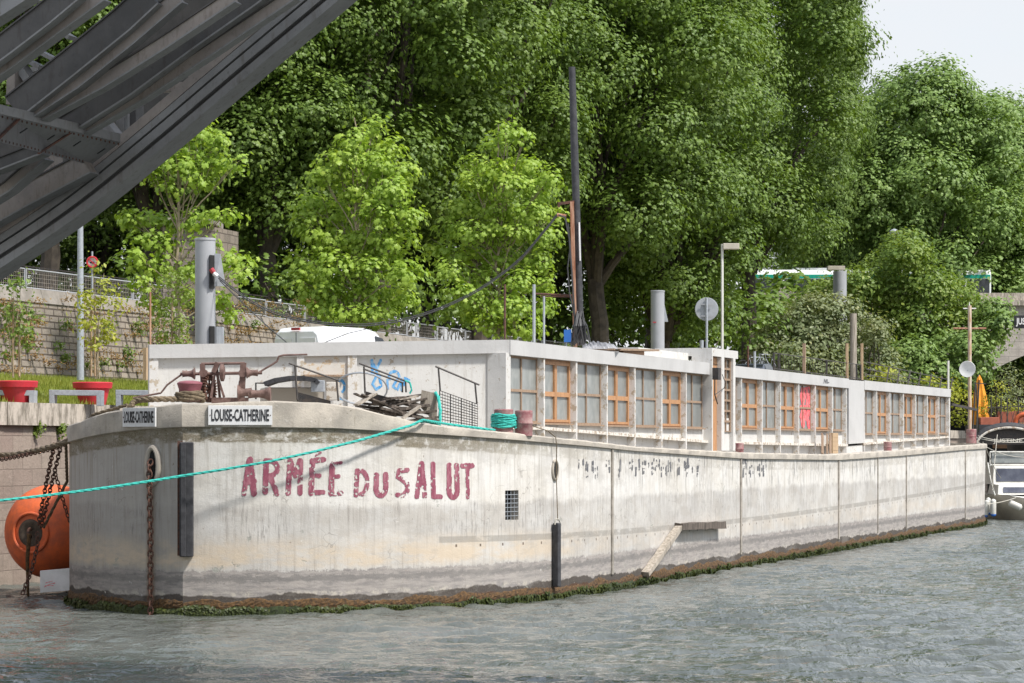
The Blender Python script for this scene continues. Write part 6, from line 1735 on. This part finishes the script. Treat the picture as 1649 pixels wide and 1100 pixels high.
def blobset(L, Y, dy, seed):
    r = random.Random(seed); return [pb_(x, y, Y+r.uniform(-dy, dy), rx, rz) for x, y, rx, rz in L]
bush('undergrowth', 'dark evergreen thicket under the tall trees behind the park railing', 'thicket', blobset([(200+k*75, 455+(k % 3)*14, 60, 48) for k in range(9)], 104, 2, 3), .9, 14, .4, .26, 'leaf_big', 'leaf8', 21, zg=8.)
for k_, (x0_, n_, Y_, zg_) in enumerate(((-40, 7, 134, 8), (420, 7, 140, 8), (860, 7, 172, 5.2))):
    bush('far_thicket', ('thicket far behind the trees seen left of the big pile', 'thicket far behind the young trees', 'thicket far behind the mast and the round sign')[k_], 'thicket', blobset([(x0_+k*70, 452+(k % 2)*30+(40 if k_ == 2 else 0), 62, 66) for k in range(n_)], Y_, 4, 50+k_), .55, 14, .7, .5, 'leaf_big', 'leaf8', 51+k_, zg=zg_)
bush('undergrowth', 'dark thicket between the mast and the round sign', 'thicket', blobset([(885+k*48, 500+(k % 3)*16, 42, 46) for k in range(8)], 140, 3, 4), .9, 14, .4, .28, 'leaf_big', 'leaf8', 22, zg=5.3)
# ---- the three young plane trees
def young(px, Y, pts, lab, seed, ytop, per=5.2, zg=5.1):
    r = np.random.RandomState(seed); rr2 = random.Random(seed)
    o = empty('young_tree', (W(px, 0, Y).x, Y, zg), lab, 'tree', 'young plane trees on the quay')
    blobs = [pb_(x, y, Y+rr2.uniform(-.9, .9), rx*.86, rz*.86, rx*.95) for x, y, rx, rz in pts]
    P, Nn, S2 = clumps(blobs, per*1.0, 14, .20, .175, r, inner=.5, up=.7, flat=.6)
    leaf_object('crown', P, Nn, S2, M['leaf_young'], o, 'lobed', r)
    mb = MB(); w = Vector(o['_w']); top = W(px, ytop, Y)
    pts_ = limb(mb, w-UP*.3, top, .085, .02, rr2, .01, 12)
    for b in blobs:
        c = Vector(b[0]); zz_ = max(1.6, (c.z-w.z)*.72); q = w.lerp(top, min(.95, zz_/max(.1, (top.z-w.z))))
        limb(mb, q, c, .03, .008, rr2, .06, 5)
        for m in range(3): limb(mb, q.lerp(c, .6), c+Vector((rr2.uniform(-1, 1), rr2.uniform(-1, 1), rr2.uniform(-.4, 1)))*b[1][0]*.9, .014, .004, rr2, .08, 4)
    mb.build('trunk', M['barkpale'], o, smooth=True)
young(290, 80, [(320, 205, 28, 22), (345, 225, 30, 20), (300, 232, 30, 20), (258, 250, 34, 20), (290, 262, 34, 18), (345, 262, 34, 18), (382, 262, 16, 12), (240, 278, 26, 14), (320, 290, 24, 14),
  (270, 300, 20, 16), (360, 345, 30, 12), (215, 350, 34, 16), (260, 355, 34, 18), (310, 350, 34, 16), (240, 385, 36, 14), (215, 410, 26, 18), (270, 395, 26, 16), (330, 385, 20, 14),
  (260, 430, 36, 18), (225, 450, 22, 12), (310, 430, 20, 16), (375, 415, 26, 22), (385, 440, 18, 14), (300, 470, 28, 14), (350, 480, 20, 18), (365, 500, 14, 14), (250, 480, 20, 12)], 'leftmost young plane tree with an open bright green crown', 61, 190, per=6.)
young(575, 89, [(600, 205, 22, 20), (570, 225, 30, 22), (625, 240, 28, 22), (545, 260, 36, 22), (600, 265, 34, 24), (650, 275, 22, 20), (520, 285, 30, 20), (570, 300, 38, 24), (630, 305, 36, 24),
  (500, 325, 30, 22), (545, 340, 38, 26), (605, 345, 40, 26), (655, 345, 26, 24), (490, 360, 24, 20), (525, 380, 38, 26), (580, 385, 40, 26), (635, 390, 40, 26), (490, 415, 30, 24), (540, 425, 38, 26),
  (595, 430, 40, 26), (650, 435, 34, 26), (490, 455, 28, 22), (530, 465, 36, 24), (585, 470, 40, 24), (640, 475, 36, 22), (560, 500, 36, 16), (610, 505, 36, 14), (520, 495, 26, 14), (500, 480, 20, 12)], 'middle young plane tree, the fullest of the three', 62, 190, per=6.)
young(805, 98, [(815, 210, 26, 18), (845, 225, 14, 10), (800, 235, 26, 16), (760, 262, 24, 14), (800, 268, 34, 20), (850, 265, 34, 20), (885, 285, 20, 18), (765, 295, 34, 18), (820, 300, 38, 20), (870, 305, 30, 20),
  (745, 330, 34, 18), (795, 335, 38, 20), (850, 340, 40, 20), (890, 345, 18, 18), (725, 365, 30, 20), (770, 370, 38, 20), (825, 375, 40, 20), (875, 380, 30, 20), (710, 400, 24, 18), (750, 405, 36, 20),
  (805, 410, 38, 20), (860, 415, 34, 20), (725, 435, 26, 18), (775, 445, 38, 22), (835, 450, 38, 22), (880, 450, 20, 20), (770, 480, 34, 20), (820, 490, 38, 22), (870, 490, 26, 20), (740, 470, 24, 16), (790, 520, 36, 18), (845, 525, 34, 18), (760, 505, 22, 14)], 'rightmost young plane tree beside the mast', 63, 200, per=5.6, zg=5.0)
# ---- weed hanging along the waterline of the barge
r = np.random.RandomState(77); Pw, Nw = [], []
for side, sg, L_, n in ((SB, 1, SB.L, 30000), (PT, -1, 9, 5000)):
    us = r.rand(n)**1.25*L_
    cl = np.interp(us, np.arange(0, L_+1, .25), r.rand(len(np.arange(0, L_+1, .25))))
    for u, c_, q in zip(us, cl, r.rand(n, 3)):
        p, t = side.at(u); n_ = nrm(t, sg); z = -.06+q[0]*(.12+.15*c_); o_ = .03+.075*q[1]*(.4+c_)
        v = Vector((p.x, p.y, z))+n_*o_; Pw.append(v[:]); m_ = n_+Vector((q[1]-.5, q[2]-.5, .5*q[0]-.1)); Nw.append(m_[:])
leaf_object('algae_tufts', np.array(Pw), np.array(Nw), .07*(.5+1.*r.rand(len(Pw))), M['leaf_weed'], barge, 'fold', r)
# ---- saplings on the quay
def sapling(px, yb, Y, stems, blobs, lab, mat, seed, stakes=(), per=13, lsize=.11):
    c = W(px, yb, Y); r = np.random.RandomState(seed); rr2 = random.Random(seed)
    o = empty('sapling', tuple(c), lab, 'sapling', 'thin saplings on the quay')
    B_l = [pb_(x, y, Y+rr2.uniform(-.2, .2), rx, rz) for x, y, rx, rz in blobs]
    P, Nn, S2 = clumps(B_l, per, 10, .13, lsize, r, inner=1., up=.5, flat=.8)
    leaf_object('leaves', P, Nn, S2, M[mat], o, 'fold', r)
    mb = MB()
    for (x, y) in stems: 
        a = c+Vector((rr2.uniform(-.12, .12), 0, 0)); limb(mb, a, W(x, y, Y), .018, .006, rr2, .03, 6)
    for b in B_l: limb(mb, c.lerp(Vector(b[0]), .55), Vector(b[0]), .008, .003, rr2, .1, 4)
    mb.build('stem', M['barkpale'], o)
    for (x, y0, y1) in stakes: MB().tube([W(x, y0, Y), W(x, y1, Y)], .028, 6).build('stake', M['stake'], o)
sapling(25, 608, 64.1, [(20, 470), (32, 440), (28, 500)], [(22, 460, 22, 10), (35, 500, 24, 14), (10, 490, 16, 14), (25, 530, 24, 16), (12, 560, 14, 12), (40, 545, 16, 12), (28, 440, 6, 14)], 'sapling with green leaves growing in the leftmost planter', 'leaf_bush', 71, ((21, 606, 480), (31, 606, 510)))
sapling(152, 610, 67.8, [(150, 430), (168, 440), (160, 500)], [(150, 478, 26, 12), (170, 460, 14, 16), (185, 490, 16, 10), (148, 520, 22, 16), (175, 520, 14, 14), (155, 550, 16, 14), (135, 500, 14, 10), (180, 540, 14, 10), (150, 430, 6, 14)], 'sapling with yellow-green leaves in the planter before the lamp post', 'leaf_yellow', 72, ((147, 606, 500), (153, 606, 480)))
sapling(278, 605, 74, [(278, 440), (276, 470)], [(275, 450, 26, 12), (290, 480, 22, 14), (260, 500, 20, 14), (285, 520, 22, 12), (265, 535, 18, 10), (290, 545, 18, 10)], 'thin sapling with a pale stem beside the front corner of the cabin', 'leaf_bush', 73, ((277.5, 606, 470),))
o = thing_mesh(MB().beam(W(234, 612, 71), W(234.5, 560, 71), .10, .10, NN), 'timber_stake', M['stake'], 'short pale timber stake on the lawn beside the cabin corner', 'stake')
# weeds on quay and retaining walls
def weeds(name, pts, Y_fn, mat, n, cs, ls, seed, parent=None, lab=None):
    r = np.random.RandomState(seed); P = []; Nn = []
    for x, y, w_, h_ in pts:
        c = Y_fn(x, y); q = r.normal(size=(n, 3))*np.array([w_*.014, .05, h_*.014])*.5
        P.append(np.array(c)+q+np.array([0, -.06, 0])); Nn.append(r.normal(size=(n, 3))*.5+np.array([.2, -.6, .6]))
    P = np.concatenate(P); Nn = np.concatenate(Nn)
    ob = leaf_object(name, P, Nn, ls*(.6+.8*r.rand(len(P))), M[mat], parent, 'fold', r)
    return ob
qw = lambda x, y: onplane(x, y, Vector(NN*TQ)+NN*.05)
for k, (x, y, w_, h_) in enumerate(((60, 690, 10, 14), (97, 692, 14, 12))):
    o = weeds('wall_weed', [(x, y, w_, h_)], qw, 'leaf_bush', 220, .1, .07, 80+k)
    tag(o, ('clump of weed under the quay coping, left one of two', 'clump of weed under the quay coping, nearest the bow')[k], 'plant', 'weeds in the quay wall')
r = random.Random(9)
ww = lambda x, y: onplane(x, y, Vector(NN*TW)+NN*.02)
weeds('creeper', [(r.uniform(0, 560), r.uniform(480, 600), 30, 10) for k in range(110)], ww, 'leaf_dry', 70, .1, .07, 90, rw if False else None)
bpy.data.objects['creeper']['kind'] = 'stuff'
weeds('ivy', [(r.uniform(0, 560), r.uniform(500, 605), 16, 12) for k in range(34)], ww, 'leaf_bush', 80, .1, .08, 91)
bpy.data.objects['ivy']['kind'] = 'stuff'
# grass
r = np.random.RandomState(17); n = 60000
s_ = 42+r.rand(n)*45; k_ = TQ-.7-r.rand(n)**1.0*8.2
pz_ = np.interp(-k_, [-p[0] for p in prof], [p[1] for p in prof])
P = np.array(NN)[None]*k_[:, None]+np.array(D)[None]*s_[:, None]; P[:, 2] = pz_+.05
V0 = np.array([(-.012, 0, -.08), (.012, 0, -.08), (.0, 0, .12)])
ang = r.rand(n)*6.28; hgt = .6+1.2*r.rand(n)
ax = np.stack([np.cos(ang), np.sin(ang), np.zeros(n)], 1); ln = r.normal(size=(n, 2))*.06
V = P[:, None, :]+ax[:, None, :]*V0[None, :, 0:1]*2.2+np.array([0, 0, 1.])[None, None]*V0[None, :, 2:3]*hgt[:, None, None]
V[:, 2, 0] += ln[:, 0]; V[:, 2, 1] += ln[:, 1]
me = bpy.data.meshes.new('grass'); me.vertices.add(n*3); me.vertices.foreach_set('co', V.astype(np.float32).ravel())
me.loops.add(n*3); me.loops.foreach_set('vertex_index', np.arange(n*3, dtype=np.int32)); me.polygons.add(n)
me.polygons.foreach_set('loop_start', (np.arange(n)*3).astype(np.int32)); me.polygons.foreach_set('loop_total', np.full(n, 3, np.int32)); me.update(calc_edges=True); me.materials.append(M['blade'])
g = bpy.data.objects.new('grass', me); C.objects.link(g); g['kind'] = 'stuff'

# ---- shrubs on the right
bush('olive_shrub', 'rounded silvery shrub behind the black roof railing', 'shrub', blobset([(1245, 545, 28, 30), (1280, 515, 34, 30), (1320, 500, 38, 30), (1360, 510, 30, 34), (1300, 545, 40, 34), (1345, 550, 36, 36), (1270, 575, 30, 26), (1320, 590, 40, 30), (1365, 590, 24, 34), (1290, 610, 30, 24), (1350, 620, 34, 24), (1230, 560, 18, 18)], 143, 1.5, 5), 7.5, 13, .34, .22, 'leaf_olive', 'fold', 31, zg=5.2, grp='shrubs right of the cabin')
bush('silvery_shrub', 'silvery shrub right of the broad timber post', 'shrub', blobset([(1400, 560, 28, 34), (1420, 590, 28, 30), (1395, 610, 22, 34), (1435, 620, 24, 24), (1410, 530, 22, 24)], 145, 1.2, 6), 7., 13, .32, .22, 'leaf_olive', 'fold', 32, zg=5.2, grp='shrubs right of the cabin')
bush('locust_tree', 'feathery light green tree in front of the bus', 'tree', blobset([(1330, 470, 36, 24), (1375, 455, 40, 28), (1425, 440, 40, 34), (1460, 410, 40, 26), (1400, 490, 44, 30), (1450, 470, 46, 34), (1500, 460, 42, 34), (1540, 480, 34, 32), (1480, 510, 46, 32), (1430, 530, 36, 28), (1570, 500, 26, 28), (1530, 525, 40, 30), (1480, 550, 40, 30), (1350, 480, 30, 20), (1590, 540, 26, 26), (1310, 488, 22, 14), (1455, 385, 30, 14)], 160, 2.5, 7), 6., 13, .36, .25, 'leaf_bush', 'fold', 33, stems=9, zg=5.2, grp='shrubs right of the cabin')
bush('dark_tree', 'denser green tree below the feathery one behind the crossarm mast', 'tree', blobset([(1470, 570, 38, 30), (1520, 560, 38, 34), (1560, 560, 32, 32), (1450, 600, 32, 26), (1500, 600, 40, 30), (1545, 600, 34, 26), (1580, 585, 20, 24), (1610, 520, 24, 22), (1600, 495, 24, 18)], 155, 1.6, 8), 5., 13, .34, .24, 'leaf_big2', 'leaf8', 34, stems=6, zg=5.2, grp='shrubs right of the cabin')
bush('yellow_shrub', 'yellow-green shrub at the stern end of the cabin', 'shrub', blobset([(1500, 618, 20, 16), (1525, 630, 20, 20), (1545, 650, 18, 24), (1540, 622, 16, 16), (1545, 675, 18, 18), (1420, 600, 26, 14)], 128, 1.0, 9), 4, 12, .24, .16, 'leaf_yellow', 'fold', 35, zg=4.4, grp='shrubs right of the cabin')
bush('grey_shrub', 'grey-green shrub on the deck of the black barge at the right edge', 'shrub', blobset([(1625, 605, 22, 18), (1645, 620, 24, 22), (1615, 630, 18, 16), (1640, 645, 24, 18), (1610, 650, 18, 10)], 128, .8, 10), 5, 12, .22, .12, 'leaf_olive', 'fold', 36, zg=4.2, grp='shrubs right of the cabin')
bush('box_plants', 'green and yellow plants growing in the terracotta flower boxes', 'plants', blobset([(1590, 662, 16, 10), (1610, 652, 18, 8), (1635, 655, 18, 8), (1600, 640, 16, 8), (1605, 622, 14, 7)], 124, .4, 11), 7, 12, .18, .11, 'leaf_yellow', 'fold', 37, zg=4.3)
print('objects', len(bpy.data.objects))

# ================================================================ CAMERA, SKY, SUN
cam = bpy.data.cameras.new('camera'); co = bpy.data.objects.new('camera', cam); C.objects.link(co)
co.location = (0, 0, CAMZ); co.rotation_euler = (math.radians(90), 0, 0)
cam.sensor_width = 36; cam.lens = 36*F/1649; cam.shift_x = 0; cam.shift_y = (HY-550)/1649.; cam.clip_end = 3000; cam.clip_start = .5
bpy.context.scene.camera = co
to_sun = Vector((.50, -.30, .81)).normalized()
el = math.asin(to_sun.z); az = math.atan2(to_sun.x, to_sun.y)
w = bpy.data.worlds.new('World'); bpy.context.scene.world = w; w.use_nodes = True
t = w.node_tree; t.nodes.clear()
def wn(tp, **kw):
    n_ = t.nodes.new('ShaderNode'+tp)
    for k, v in kw.items(): setattr(n_, k, v)
    return n_
sky = wn('TexSky', sky_type='NISHITA', sun_disc=False, sun_elevation=el, sun_rotation=az, air_density=1.2, dust_density=1.5)
tc = wn('TexCoord'); mp_ = wn('Mapping'); mp_.inputs['Scale'].default_value = (1.2, 1.2, 3.2)
nz_ = wn('TexNoise'); nz_.inputs['Scale'].default_value = 2.3; nz_.inputs['Detail'].default_value = 7; nz_.inputs['Roughness'].default_value = .55
mr = wn('MapRange', interpolation_type='SMOOTHSTEP'); mr.inputs[1].default_value = .30; mr.inputs[2].default_value = .62; mr.inputs[3].default_value = .80; mr.inputs[4].default_value = 1.0
mx = wn('Mix', data_type='RGBA'); mx.inputs[7].default_value = (5.2, 5.4, 5.75, 1)
bg = wn('Background'); bg.inputs[1].default_value = .15; ow = wn('OutputWorld')
l = t.links.new
l(tc.outputs['Generated'], mp_.inputs[0]); l(mp_.outputs[0], nz_.inputs['Vector']); l(nz_.outputs[0], mr.inputs[0]); 
sx_ = wn('SeparateXYZ'); l(tc.outputs['Generated'], sx_.inputs[0])
m2 = wn('MapRange', interpolation_type='SMOOTHSTEP'); m2.inputs[1].default_value = .17; m2.inputs[2].default_value = .5; m2.inputs[3].default_value = 0; m2.inputs[4].default_value = .5
l(sx_.outputs[2], m2.inputs[0]); m3 = wn('Math', operation='SUBTRACT', use_clamp=True); l(mr.outputs[0], m3.inputs[0]); l(m2.outputs[0], m3.inputs[1]); l(m3.outputs[0], mx.inputs[0])
m4 = wn('Mix', data_type='RGBA'); m4.inputs[6].default_value = (4.15, 4.22, 4.38, 1); m4.inputs[7].default_value = (6.0, 6.15, 6.4, 1)
m5 = wn('MapRange', interpolation_type='SMOOTHSTEP'); m5.inputs[1].default_value = .16; m5.inputs[2].default_value = .5
l(sx_.outputs[2], m5.inputs[0]); l(m5.outputs[0], m4.inputs[0]); l(m4.outputs[2], mx.inputs[7])
l(sky.outputs[0], mx.inputs[6]); l(mx.outputs[2], bg.inputs[0]); l(bg.outputs[0], ow.inputs[0])
sl = bpy.data.lights.new('sun', 'SUN'); sl.energy = 3.7; sl.angle = math.radians(6.); sl.color = (1, .96, .90)
so = bpy.data.objects.new('sun', sl); C.objects.link(so); so.rotation_euler = (-to_sun).to_track_quat('-Z', 'Y').to_euler()
sc = bpy.context.scene
sc.view_settings.view_transform = 'Standard'; sc.view_settings.look = 'None'; sc.view_settings.exposure = .50; sc.view_settings.gamma = 1
sc.cycles.max_bounces = 6; sc.cycles.transparent_max_bounces = 8; sc.cycles.caustics_reflective = False; sc.cycles.caustics_refractive = False
